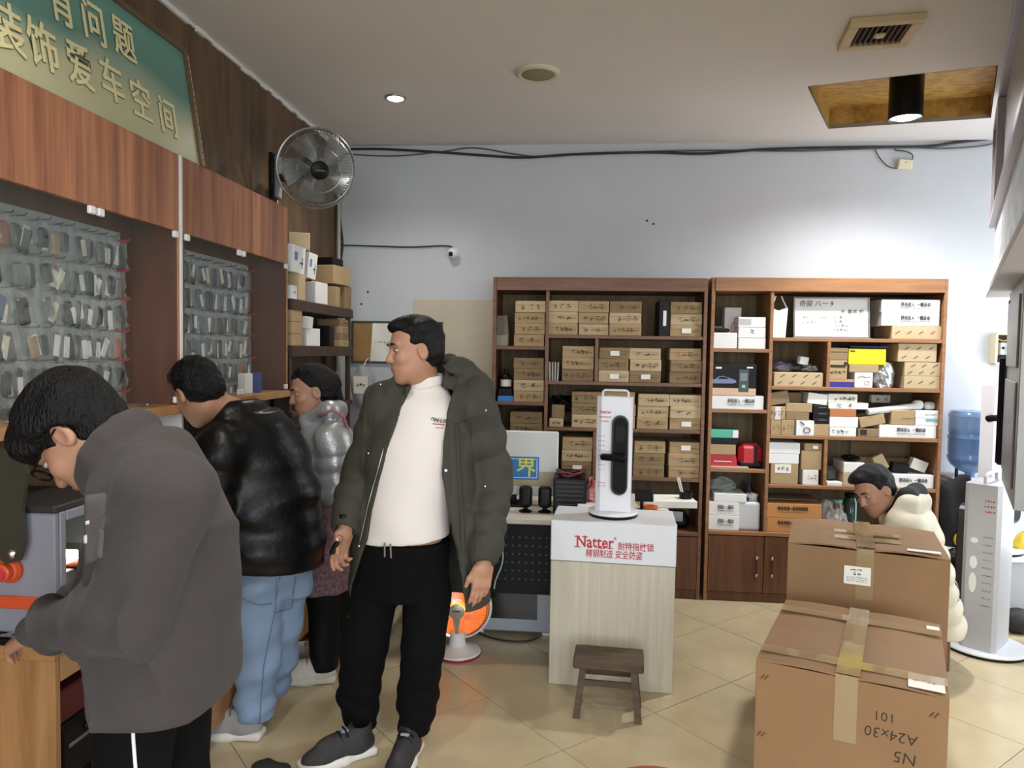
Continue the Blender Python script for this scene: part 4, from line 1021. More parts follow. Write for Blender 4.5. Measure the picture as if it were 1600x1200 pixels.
HOOKR = MB().tube([(0, 0, .0), (.06, 0, .002), (.066, 0, .008)], .0035, 5).mesh('hook'); HOOKR.materials.append(m_red)
r = random.Random(77)
ORDN = ['first', 'second', 'third', 'fourth', 'fifth', 'sixth', 'seventh', 'eighth', 'ninth', 'tenth', 'eleventh', 'twelfth', 'thirteenth', 'fourteenth', 'fifteenth']
def key_rows(ya, yb, zrows, n, where, group):
    for ri, z in enumerate(zrows):
        row = ['top', 'second', 'third', 'fourth', 'fifth', 'lowest'][ri]; num = 0
        for k in range(n - 1, -1, -1):                 # counted from the bare brown panel
            y = ya + (yb - ya) * (k + .5) / n + r.uniform(-.008, .008)
            if r.random() < .04: continue
            t = thing('bagged_key', f'bagged car key, {ORDN[num]} from the brown panel, {row} row, cabinet {where}', 'car key', (XW + .015, y, z + r.uniform(-.006, .006)), (r.uniform(-.16, .16), 0, 0), group); t.scale = (1, 1.12, 1.12); num += 1
            obj('hook', HOOKR if k >= n - 1 else HOOK, None, t)
            o = obj('fob', r.choice(FOBS[:12]) if r.random() < .86 else r.choice(FOBS[12:]), None, t, loc=(r.uniform(0, .012), 0, r.uniform(-.006, 0)), rot=(r.uniform(-.2, .2), 0, 0))
            if r.random() < .7: obj('paper_tag', r.choice(TAGS), None, t, loc=(0, r.uniform(-.012, .012), r.uniform(-.02, 0)), rot=(r.uniform(-.4, .4), 0, 0))
            obj('bag', r.choice(BAGS), None, t, rot=(r.uniform(-.1, .1), 0, 0))
ZK = [1.99 - .113 * k for k in range(6)]
key_rows(1.83, 2.67, ZK, 15, 'near the sign', 'bagged keys in the near cabinet')
key_rows(2.86, 3.74, ZK, 15, 'by the corner shelf', 'bagged keys in the far cabinet')
for k in range(6):
    y = 2.0 + .13 * k
    tag(obj('loose_key_blank', MB().box((0, 0, .004), (.05, .012, .005), .001).lathe([(.011, 0), (.011, .006)], 12, Matrix.Translation((.028, 0, .001))), m_alu, loc=(XF - .07, y, 1.3665), rot=(0, 0, r.uniform(0, 3))), f'loose metal key blank on the near cabinet floor, {ORDN[k]} from the sign end', 'key blank', 'key blanks on the cabinet floor')
cb_ = tag(obj('card_box', MB().box((0, 0, .05), (.05, .07, .1), .002), m_bluebox, loc=(XF - .06, 3.62, 1.3655), rot=(0, 0, .3)), 'small blue carton inside the far key cabinet', 'box')
cb_ = tag(obj('card_box', MB().box((0, 0, .05), (.04, .07, .1), .002), m_whitecard, loc=(XF - .06, 3.5, 1.3655), rot=(0, 0, -.1)), 'small white carton inside the far key cabinet', 'box')

# teal sign above the cabinets
sg = thing('wall_sign', 'framed teal sign with gold Chinese lettering leaning on the wall', 'sign', (XF - .012, 1.4, 2.347), (0, math.radians(-9), 0))
SH, SL = .47, at(312, 258, X=XF - .012).y - 1.4
m_teal = bpy.data.materials.new('sign_print'); m_teal.use_nodes = True
nt = m_teal.node_tree; bsd = nt.nodes['Principled BSDF']; bsd.inputs['Roughness'].default_value = .3
tc = nt.nodes.new('ShaderNodeTexCoord'); sp = nt.nodes.new('ShaderNodeSeparateXYZ'); nt.links.new(tc.outputs['Object'], sp.inputs[0])
nz = nt.nodes.new('ShaderNodeTexNoise'); nz.inputs['Scale'].default_value = 2.2; nt.links.new(tc.outputs['Object'], nz.inputs['Vector'])
ma = nt.nodes.new('ShaderNodeMath'); ma.operation = 'MULTIPLY_ADD'; nt.links.new(nz.outputs['Fac'], ma.inputs[0]); ma.inputs[1].default_value = .3; nt.links.new(sp.outputs['Z'], ma.inputs[2])
rp = nt.nodes.new('ShaderNodeValToRGB'); e = rp.color_ramp.elements
e[0].position = .1; e[0].color = lin('#a8a884'); e[1].position = .8; e[1].color = lin('#33706f')
for pos, hx in ((.28, '#b3b190'), (.34, '#8fa08a'), (.42, '#57837a'), (.55, '#5f8f82')): q = e.new(pos); q.color = lin(hx)
nt.links.new(ma.outputs[0], rp.inputs['Fac']); nt.links.new(rp.outputs['Color'], bsd.inputs['Base Color'])
obj('board', MB().cb(-.012, 0, 0, SL, 0, SH), m_teal, sg)
m_sframe = mat('sign_frame_brown', '#5b4a34', .4)
fr = MB(); fr.cb(-.014, .01, SL, SL + .025, 0, SH + .025, .002).cb(-.014, .01, 0, SL, SH, SH + .025, .002)
obj('frame', fr, m_sframe, sg)
rope = MB()
for k in range(16): rope.box((.004, SL + .033, .02 + SH * k / 16), (.006, .006, .024), .001)
ro = obj('rope_trim', rope, mat('rope_cream', '#cdbb8d', .6), sg); ro['kind'] = 'stuff'
m_goldl = mat('letter_gold', '#d9cfa0', .35); m_outline_l = mat('letter_edge', '#4d5c45', .6)  # gold letters and the dark outline round each
def sign_char(c, px, py, size):
    p = at(px, py, X=XF - .05)
    y, z = p.y - 1.4, (p.z - 2.347) / math.cos(math.radians(9))
    for mm, dx, bd, ex in ((m_outline_l, .002, .003, .0006), (m_goldl, .0035, .0015, .0012)):
        me = text_mesh(c, size, bold=bd, extrude=ex); me.transform(Matrix.Diagonal((.86, 1, 1, 1)))
        me.transform(Matrix.Translation((dx, y, z)) @ Matrix.Rotation(math.radians(90), 4, 'Z') @ Matrix.Rotation(math.radians(90), 4, 'X'))
        obj('letter' if mm is m_goldl else 'letter_outline', me, mm, sg)
for c, px, py in (('有', 98, 8), ('问', 151, 40), ('题', 199, 66)): sign_char(c, px, py, .155)
for c, px, py in (('装', 0, 48), ('饰', 58, 78), ('爱', 117, 108), ('车', 168, 132), ('空', 213, 162), ('间', 255, 188)): sign_char(c, px, py, .155)

# wall fan
fc = at(497, 265, Y=3.95); bk = at(426, 272, X=XW)
fan = thing('wall_fan', 'grey wall fan with wire grille and black hub high on plywood wall', 'fan', (XW, bk.y, 2.57))
def FL(p): return Vector(p) - Vector((XW, bk.y, 2.57))
obj('bracket', MB().cb(0, .02, -.05, .05, -.13, .13, .004), m_black, fan); obj('bracket_cover', MB().cb(.02, .045, -.03, .03, -.12, .12, .006), mat('fan_grey', '#8e8e90', .5), fan)
dirn = (Vector((0, 0, 1.75)) - fc); dirn.z = -.36 * Vector((dirn.x, dirn.y)).length; dirn.x += 1.1; dirn.normalize()
c = FL(fc); FM = frame_matrix(c, dirn.cross(Vector((0, 0, 1))), dirn)
RF = .212
obj('neck', MB().tube([(.04, 0, .0), (.12, -.02, -.03), tuple(c - dirn * .2)], [.022, .02, .03], 10), m_black, fan, True)
obj('motor', MB().lathe([(0, -.2), (.05, -.195), (.062, -.16), (.062, -.1), (.045, -.085), (0, -.08)], 24, FM), m_black, fan, True)
m_wire = mat('fan_wire', '#8b8e8c', .3, .8)
def ring(rad, z, tr, n=48): return [FM @ Vector((rad * math.cos(2 * math.pi * k / n), rad * math.sin(2 * math.pi * k / n), z)) for k in range(n)]
obj('outer_ring', MB().tube(ring(RF, -.04, .006), .0075, 8, closed=True), m_wire, fan, True)
gr = MB()
for rad, z in ((.19, .005), (.12, .035)): gr.tube(ring(rad, z, .002, 40), .0022, 5, closed=True)
for k in range(96):
    a = 2 * math.pi * k / 96
    gr.tube([FM @ Vector((rr * math.cos(a + da), rr * math.sin(a + da), zz)) for rr, zz, da in ((.05, .042, 0), (.12, .036, .1), (.18, .014, .17), (RF, -.04, .2))], .0011, 4, caps=False)
g_ = obj('front_grille', gr, m_wire, fan); g_['kind'] = 'stuff'
gr = MB()
for k in range(72):
    a = 2 * math.pi * k / 72
    gr.tube([FM @ Vector((rr * math.cos(a), rr * math.sin(a), zz)) for rr, zz in ((.06, -.1), (.15, -.105), (.2, -.08), (RF, -.04))], .0011, 4, caps=False)
g_ = obj('rear_grille', gr, m_wire, fan); g_['kind'] = 'stuff'
m_blade = mat('fan_blade', '#7a7c7a', .25, alpha=.75)
for k in range(5):
    a0 = 2 * math.pi * k / 5; vs, fs = [], []
    for i in range(6):
        rr = .03 + .15 * i / 5; wd = .35 + .25 * math.sin(math.pi * i / 6)
        for j in range(5):
            a = a0 + wd * (j / 4 - .5) * (1.6 if i > 0 else 1) + .25 * i / 5
            vs.append((rr * math.cos(a), rr * math.sin(a), -.045 + .03 * (j / 4 - .5)))
    for i in range(5):
        for j in range(4): fs.append((i * 5 + j, i * 5 + 5 + j, i * 5 + 6 + j, i * 5 + 1 + j))
    obj('blade', MB().add(vs, fs, FM), m_blade, fan, 'all')
obj('hub', MB().lathe([(0, .052), (.042, .05), (.05, .044), (.05, .03), (0, .03)], 28, FM), m_black, fan, True)
text('SHUNDA', .016, m_whitecard, fan, FM @ Matrix.Translation((0, 0, .053)) @ Matrix.Rotation(math.pi, 4, 'Z'), extrude=.0003) if False else obj('badge', MB().box((0, 0, .0525), (.05, .006, .001), 0, FM.to_3x3().to_4x4()) if False else MB().add([(-.024, -.004, .0528), (.024, -.002, .0528), (.024, .003, .0528), (-.024, .002, .0528)], [(0, 1, 2, 3)], FM), m_grey, fan)
obj('pull_cord', MB().tube([(.03, .0, -.13), (.032, .0, -.23)], .003, 6), m_whitepaint, fan)

# dark corner shelf with boxes
m_dark = mat('dark_wood', '#4a372c', .6, hex2='#38281f', scale=5, stretch=(3, 3, .5))
cs = thing('corner_shelf', 'dark wooden shelf crammed with boxes in the back left corner', 'shelf', (XW, 3.9, 0))
CX, CY0, CY1 = -1.56, 3.9, 4.98
ZS = [.45, .85, 1.24, 1.605, 1.862]
for k, z in enumerate(ZS): obj('shelf_board', MB().cb(0, CX - XW, 0, CY1 - CY0, z - .06 if k > 2 else z - .03, z, .003), m_dark, cs)
for y in (.02, CY1 - CY0 - .02):
    for x in (.02, CX - XW - .03): obj('post', MB().box((x, y, .92), (.03, .03, 1.83), .003), m_dark, cs)
def cbox(px, py, w, h, d, z, label, m, ry=0.0, rz=0.0, x=None, rx=0.0, cat='box', yw=None, **kw):
    """box on the corner shelf, its face towards the room: w along the wall"""
    y = max(at(px, py, X=CX).y, CY0 + w * .53 + .004); xx = (CX - d / 2 - .005) if x is None else x
    t = tag(obj('small_box', MB().box((0, 0, h / 2), (d, w * 1.06, h), .003), m, loc=(xx, y, z), rot=(rx, ry, rz)), label, cat)
    if kw.get('hand') is not None: o = obj('handwriting', HAND[kw['hand']], None, t, loc=(d / 2 + .0015, 0, h * .5), rot=(0, 0, math.radians(90))); o.scale = (w / .2, 1, min(1, h / .05))
    if kw.get('blue'): obj('printed_block', MB().cb(d / 2, d / 2 + .0015, -w * .4, -w * .15, h * .45, h * .75), mat('print_blue', '#6d86b8', .6), t); obj('tool_print', MB().cb(d / 2, d / 2 + .0015, w * .1, w * .35, h * .35, h * .42).cb(d / 2, d / 2 + .0015, w * .26, w * .31, h * .2, h * .6), mat('print_navy', '#39415c', .6), t)
    if kw.get('dark'): obj('dark_end', MB().cb(-d * .4, d * .4, -w / 2 - .0015, -w / 2, h * .15, h * .9), mat('photo_print', '#4c525c', .5), t)
    return t
z = ZS[4] + .0005
cbox(457, 455, .07, .075, .1, z, 'tiny box with pink emblem at the corner shelf edge', m_whitecard, hand=3)
cbox(473, 450, .11, .15, .14, z, 'plain kraft carton on the top of corner shelf', m_kraft2, rz=.05)
cbox(505, 450, .15, .13, .15, z, 'white carton with grey text and dark photo end, top shelf', m_whitecard, dark=True, rz=-.12, x=CX - .08)
cbox(530, 455, .09, .13, .12, z, 'kraft carton next to the white photo carton', m_kraft, rz=.1)
cbox(546, 455, .1, .15, .13, z, 'crumpled kraft bag like carton at shelf end', m_kraft3, rz=-.1)
cbox(462, 415, .17, .15, .14, z + .151, 'white carton with blue text and tool print, tilted on top', m_whitecard, ry=.06, blue=True)
cbox(497, 425, .13, .15, .12, z + .151, 'second white carton with tool print behind it', m_whitecard, ry=.1, blue=True, x=CX - .1)
cbox(493, 402, .12, .1, .12, z + .303, 'pale kraft carton on top of the tool cartons', m_kraft2, rz=.4, x=CX - .1)
cbox(538, 430, .22, .12, .16, z + .1515, 'open kraft carton with black wires at shelf top', m_kraft, rz=-.15, x=CX - .09)
cbox(536, 415, .14, .05, .12, z + .272, 'black wire coil bulging from open kraft carton', m_blackcard, rz=-.15, x=CX - .09, cat='wire coil')
z = ZS[3] + .0005
for k in range(3): cbox(456, 530 - 20 * k, .14, .066, .14, z + .0668 * k, ['kraft carton, bottom of three on the lower shelf', 'kraft carton, middle of three on the lower shelf', 'kraft carton, top of three on the lower shelf'][k], m_kraft, hand=None)
cbox(492, 525, .17, .105, .15, z, 'white carton with dark end on lower corner shelf', m_whitecard, dark=True, rz=-.08)
cbox(486, 495, .12, .07, .12, z + .1055, 'white torn paper packet on white carton', m_paper, ry=.1, rz=.2)
cbox(520, 520, .08, .13, .13, z, 'black carton with a pink patch between cartons', m_blackcard)
for k in range(4): cbox(540, 530 - 14 * k, .16 - .005 * k, .045, .16, z + .0455 * k, ['bottom handwritten carton at lower shelf end', 'second handwritten carton at lower shelf end', 'third handwritten carton at lower shelf end', 'top handwritten carton at lower shelf end'][k], m_kraft3 if k % 2 else m_kraft, hand=k)
# storage unit and hanging bag below
z = ZS[2] + .0005
st_ = thing('grey_storage_unit', 'grey storage unit with small drawers under the corner shelf', 'storage unit', (CX - .1, 4.4, z))
obj('body', MB().box((0, 0, .1), (.19, .6, .2), .006), mat('unit_grey', '#6d6a66', .5), st_)
for k, yy_ in enumerate((-.16, 0, .16)):
    d_ = obj('drawer', MB().box((.097, yy_, .12), (.008, .14, .13), .004), mat('drawer_grey', '#8a867d', .5), st_); obj('pull', MB().box((.105, yy_, .12), (.01, .04, .015), .003), m_black, d_)
z = ZS[1] + .0005
for k, (yy_, hh, mm, lb) in enumerate(((4.0, .22, m_bluebox, 'blue upright box behind the person in silver'), (4.15, .26, m_blackcard, 'dark upright box beside the blue box'), (4.3, .2, m_blackcard, 'black equipment box under the storage unit'))):
    tag(obj('upright_box', MB().box((0, 0, hh / 2), (.18, .12, hh), .004), mm, loc=(CX - .1, yy_ + .1, z)), lb, 'box')
hp_ = at(567, 590, Y=5.1)
hb = thing('hanging_bag', 'clear hanging plastic bag with a white printed label', 'plastic bag', (hp_.x, 5.1, hp_.z - .22))
b_ = Body(); b_.loft([(0, 0, 0), (0, 0, .1), (0, 0, .22), (0, 0, .3)], [.05, .085, .09, .04], [.03, .05, .05, .02], (1, 0, 0), .02).disp(lambda P: .006 * np.sin(P[:, 0] * 60 + P[:, 2] * 30))
obj('bag', b_.mesh('bag', .008), mat('hang_bag', '#b9bcbd', .15, alpha=.55, bump=.6), hb, 'all')
obj('label', MB().box((0, -.055, .17), (.1, .003, .12), .001), m_paper, hb); obj('printing', scribble(.07, .05, 3, 90, .005), m_ink, hb, loc=(0, -.058, .17))
obj('hanger', MB().tube([(0, 0, .29), (.0, .08, .34), (0, .149, .36)], .004, 6), m_whitepaint, hb)
# cork board with papers
a, b = at(552, 503, Y=y1), at(690, 568, Y=y1)
ck = thing('notice_board', 'cork notice board with a curled paper on back wall', 'notice board', ((a.x + b.x) / 2, y1, b.z)); W_, H_ = b.x - a.x, a.z - b.z
obj('cork', MB().cb(-W_ / 2, W_ / 2, -.015, 0, 0, H_), mat('cork', '#a3814f', .9, var=.2, scale=40), ck)
fr = MB()
for s_ in (-1, 1): fr.cb(s_ * W_ / 2 - .008, s_ * W_ / 2 + .008, -.02, 0, -.008, H_ + .008, .002)
fr.cb(-W_ / 2, W_ / 2, -.02, 0, -.008, .008, .002); fr.cb(-W_ / 2, W_ / 2, -.02, 0, H_ - .008, H_ + .008, .002)
obj('frame', fr, mat('frame_dark', '#4b4440', .5), ck)
vs = [(-W_ * .3 + .2 * i / 6 + (.02 * math.sin(j / 4) if i == 0 else 0), -.018 - .012 * math.sin(i * .6 + j * .4) ** 2, H_ * (.03 + .94 * j / 6)) for i in range(7) for j in range(7)]
obj('pinned_paper', MB().add(vs, [(i * 7 + j, i * 7 + 7 + j, i * 7 + 8 + j, i * 7 + 1 + j) for i in range(6) for j in range(6)]), m_paper, ck, 'all')
o = obj('handwriting', scribble(.13, .14, 6, 91, .002), m_grey, ck, loc=(-W_ * .3 + .1, -.034, H_ * .5))

# key counter along the wall
XC = -1.40; ct = thing('key_counter', 'long striped wood counter under the glass key cabinets', 'counter', (XW, 1.84, 0))
def pt(n, a, b, c, d, e, f, m, bev=.002, par=ct): return obj(n, MB().cb(a - XW, b - XW, c - 1.84, d - 1.84, e, f, bev), m, par)
CE = 3.86
pt('countertop', XW, XC + .005, 1.83, CE, .74, .775, m_counter); pt('end_panel', XW, XC, 1.84, 1.862, 0, .738, m_counter)
pt('apron', XC - .02, XC, 1.864, 2.42, .67, .739, m_edge); pt('back_panel', XW, XW + .012, 1.864, CE, .05, .738, m_caside)
pt('inner_panel', XW, XC - .01, 2.42, 2.44, 0, .738, m_caside)
for a, b in ((2.442, 2.93), (2.934, 3.42), (3.424, CE - .004)):
    d_ = pt('front_panel', XC - .02, XC - .002, a, b, .09, .738, m_counter)
    obj('handle', MB().box((XC - XW + .006, b - .04 - 1.84, .62), (.012, .012, .1), .003), m_alu, d_)
pt('plinth', XW, XC - .06, 2.44, CE, 0, .088, m_caside); pt('side_panel', XW, XC, CE, CE + .018, 0, .738, m_caside)
pt('knee_shelf', XW + .012, XC - .06, 1.864, 2.42, .02, .04, m_caside)
# black tool cases in the open bay
for k, (ya_, yb_, za_, zb_2, lb) in enumerate(((1.9, 2.36, .041, .3, 'large black tool case in the open counter bay'), (1.95, 2.3, .3005, .48, 'small black equipment case stacked in the counter bay'))):
    t = thing('tool_case', lb, 'case', (-1.6, (ya_ + yb_) / 2, za_)); L = yb_ - ya_; h_ = zb_2 - za_
    obj('body', MB().box((0, 0, h_ / 2), (.26, L, h_), .02), m_black, t); obj('seam_band', MB().box((.131, 0, h_ * .65), (.004, L * .8, .012), .001), m_alu, t)
    obj('handle', MB().tube([(.132, -.07, h_ * .8), (.15, -.06, h_ * .8), (.15, .06, h_ * .8), (.132, .07, h_ * .8)], .008, 8), m_black, t, True)
tag(obj('red_shelf_box', MB().box((0, 0, .05), (.24, .42, .1), .006), mat('dark_red', '#5e1f1e', .6), loc=(-1.61, 2.14, .481)), 'dark red flat box above the black cases', 'box')

# key cutting machine
mc = thing('key_machine', 'grey orange key cutting machine with lit work chamber', 'key machine', (-1.6, 1.9, .776))
m_mg = mat('machine_grey', '#8e8d96', .45, var=.04); m_md = mat('machine_dark', '#2f2c2a', .5); m_mo = mat('machine_orange', '#d4532a', .45)
def mp(n, a, b, c, d, e, f, m, bev=.004, par=mc): return obj(n, MB().cb(a + 1.6, b + 1.6, c - 1.9, d - 1.9, e - .776, f - .776, bev), m, par)
MY0, MY1, MX0, MX1 = 1.885, 2.16, -1.755, -1.43
mp('side_plate', MX0, MX1, MY0, MY0 + .02, .86, 1.13, m_mg); mp('side_plate', MX0, MX1, MY1 - .02, MY1, .86, 1.13, m_mg)
mp('rear_plate', MX0, MX0 + .02, MY0 + .02, MY1 - .02, .86, 1.13, m_md); mp('dimming_liner', MX0 + .02, MX1 - .02, MY1 - .026, MY1 - .02, .862, 1.13, m_md); mp('inner_grille', -1.62, -1.5, MY1 - .03, MY1 - .026, .98, 1.08, mat('grille_grey', '#55575c', .5))  # dark liner added only to dim the work chamber
mp('top_cover', MX0, MX1 + .002, MY0 - .002, MY1 + .002, 1.13, 1.15, m_md); mp('base', MX0, MX1 + .01, MY0, MY1, .79, .862, m_mg)
mp('front_sill', MX1 - .02, MX1 + .004, MY0 + .02, MY1 - .02, .862, .89, m_mg)
mp('bezel', MX1 - .012, MX1 + .003, MY0 + .02, MY0 + .045, .89, 1.13, m_mg); mp('bezel', MX1 - .012, MX1 + .003, MY1 - .045, MY1 - .02, .89, 1.13, m_mg); mp('bezel', MX1 - .012, MX1 + .003, MY0 + .045, MY1 - .045, 1.1, 1.13, m_mg)
mp('window', MX1 - .006, MX1 - .002, MY0 + .045, MY1 - .045, .96, 1.1, m_glass, .001)
mp('chuck', -1.56, -1.48, 1.96, 2.04, .862, .93, m_alu); mp('spindle', -1.54, -1.5, 1.985, 2.015, .95, 1.06, m_chrome); mp('clamp_arm', -1.53, -1.44, 2.05, 2.075, .93, .945, m_mo)
lt = mp('work_light', -1.56, -1.5, 2.03, 2.08, .945, .975, mat('machine_led', '#ffffff', .5, emit='#fff7d8', estr=5), .002)
l = bpy.data.lights.new('machine_lamp', 'POINT'); l.energy = .9; l.shadow_soft_size = .02; l.color = (1, .97, .8); o = bpy.data.objects.new('machine_lamp', l); COL.objects.link(o); o.parent = mc; o.location = (.08, .11, .21)
fl = obj('orange_skirt', MB().cb(-.15, .19, -.022, -.016, .085, .12, .002).cb(.172, .19, -.022, .0, .06, .12, .002), m_mo, mc)
kn = obj('knob', MB().lathe([(.034, 0), (.036, .01), (.03, .02), (.024, .022), (.024, .04), (.02, .044), (0, .044)], 28, Matrix.Translation((.045, -.017, .195)) @ Matrix.Rotation(math.radians(90), 4, 'X')), m_mo, mc, True)
obj('knob_cap', MB().lathe([(.018, .044), (.016, .05), (0, .05)], 20, Matrix.Translation((.045, -.017, .195)) @ Matrix.Rotation(math.radians(90), 4, 'X')), mat('knob_red', '#c23b3b', .4), kn, True)
# smoked cover arm swung up over the machine
arm = [(-.06, .0), (-.02, -.03), (.02, -.02), (.035, .03), (.03, .12), (.045, .22), (.03, .285), (-.12, .29), (-.12, .2)]
cv = obj('cover_arm', MB().prism(arm[::-1] if False else arm, .012, Matrix.Translation((.075, -.04, .25)) @ FRONT), mat('smoked_cover', '#3a382c', .35), mc)
obj('pivot', MB().lathe([(.012, 0), (.014, .006), (.008, .012), (0, .013)], 18, Matrix.Translation((.075, -.052, .25)) @ Matrix.Rotation(math.radians(90), 4, 'X')), m_chrome, mc, True)
tray = tag(obj('tool_tray', MB().cb(-.12, .12, -.02, .02, 0, .012, .004).cb(-.12, -.112, -.02, .02, .012, .03, .001).cb(.112, .12, -.02, .02, .012, .03, .001), m_black, loc=(-1.6, 1.855, .776)), 'narrow black tool tray on the counter edge', 'tray')
for k in range(4):
    tag(obj('key_blank', MB().box((0, 0, .004), (.06, .01, .005), .001).lathe([(.012, 0), (.012, .007)], 14, Matrix.Translation((.034, 0, 0))), m_chrome, loc=(-1.54 - .04 * k, 1.855, .7885 + .0), rot=(0, 0, .5 * k)), f'shiny key blank in the black tool tray, {ORDN[k]} from the counter edge', 'key blank', 'key blanks in the tool tray')
tag(obj('orange_grip', MB().lathe([(0, 0), (.01, .002), (.012, .03), (.009, .07), (0, .075)], 14, Matrix.Rotation(math.radians(90), 4, 'Y')), m_orange, loc=(-1.7, 1.87, .82)), 'orange tool grip beside the key machine', 'tool')
# grey printer-like device further along the counter and white paper whose brightness is painted as glow
t = thing('label_printer', 'grey label printer on the counter behind the key machine', 'printer', (-1.6, 2.42, .776))
obj('body', MB().box((0, 0, .12), (.28, .3, .24), .02), mat('printer_grey', '#9a9a98', .5), t); obj('top_lid', MB().box((.02, 0, .25), (.22, .26, .02), .006), m_md, t); obj('slot', MB().box((.141, 0, .12), (.004, .2, .02), .001), m_black, t)
p = at(312, 668, X=-1.5)
t = thing('lit_paper', 'white paper with painted glow standing on the counter', 'paper', (-1.62, p.y, .776), (0, math.radians(-14), math.radians(-22)))
obj('case', MB().box((0, 0, .25), (.014, .17, .5), .006), m_white, t); obj('screen', MB().box((.0085, 0, .3), (.003, .15, .36), .001), mat('painted_paper_glow', '#ffffff', .4, emit='#f4f8ff', estr=1.6), t); obj('stand', MB().box((-.05, 0, .06), (.1, .1, .12), .006), m_black, t)
# ------------------------------------------------------------------ middle: pedestal with lock stand, stool, heater, desk
m_pedw = mat('pedestal_white', '#dcdde0', .35); m_pedl = mat('pale_laminate', '#c9c0ae', .5, hex2='#b9af9b', scale=5, stretch=(9, 9, .5))
m_redp = mat('print_red', '#b5202f', .5)
PA, PBv = Vector((-.115, 3.478, 0)), Vector((.467, 3.44, 0)); pang = math.atan2(PBv.y - PA.y, PBv.x - PA.x); PWd = (PBv - PA).length; PH = .796
pd = thing('display_pedestal', 'pale wood pedestal with white top and red Chinese lettering', 'pedestal', ((PA + PBv) / 2), (0, 0, pang))
obj('body', MB().cb(-PWd / 2, PWd / 2, 0, .33, 0, .6, .003), m_pedl, pd); obj('top_box', MB().cb(-PWd / 2 - .002, PWd / 2 + .002, -.003, .333, .603, PH, .004), m_pedw, pd)
def ptxt(s, x, z, size, **kw): return text(s, size, m_redp, pd, Matrix.Translation((x, -.0045, z)) @ FRONT, extrude=.0006, **kw)
t1 = ptxt('Natter', -.085, .7, .075, bold=.0012, width=.175)
mbs = MB()                                              # serifs of the brand lettering
for x, z, w in ((-.166, .675, .03), (-.168, .724, .026), (-.132, .724, .026), (-.108, .675, .02), (-.064, .675, .02), (-.045, .675, .02), (-.012, .675, .026)): mbs.box((x, -.0045, z), (w, .0014, .0045))
obj('lettering_serif', mbs, m_redp, pd)
ptxt('®', .01, .722, .02); ptxt('耐特指纹锁', .107, .686, .04, bold=.0004, width=.165); ptxt('精钢制造 安全防盗', .005, .645, .042, bold=.0003, shear=.12, width=.265)
m_stw = mat('stand_white', '#e2e0e6', .3, coat=.2); m_lock = mat('lock_black', '#08080a', .5, 0, spec=.15); m_lockb = mat('lock_bronze', '#2a2523', .4, .3)
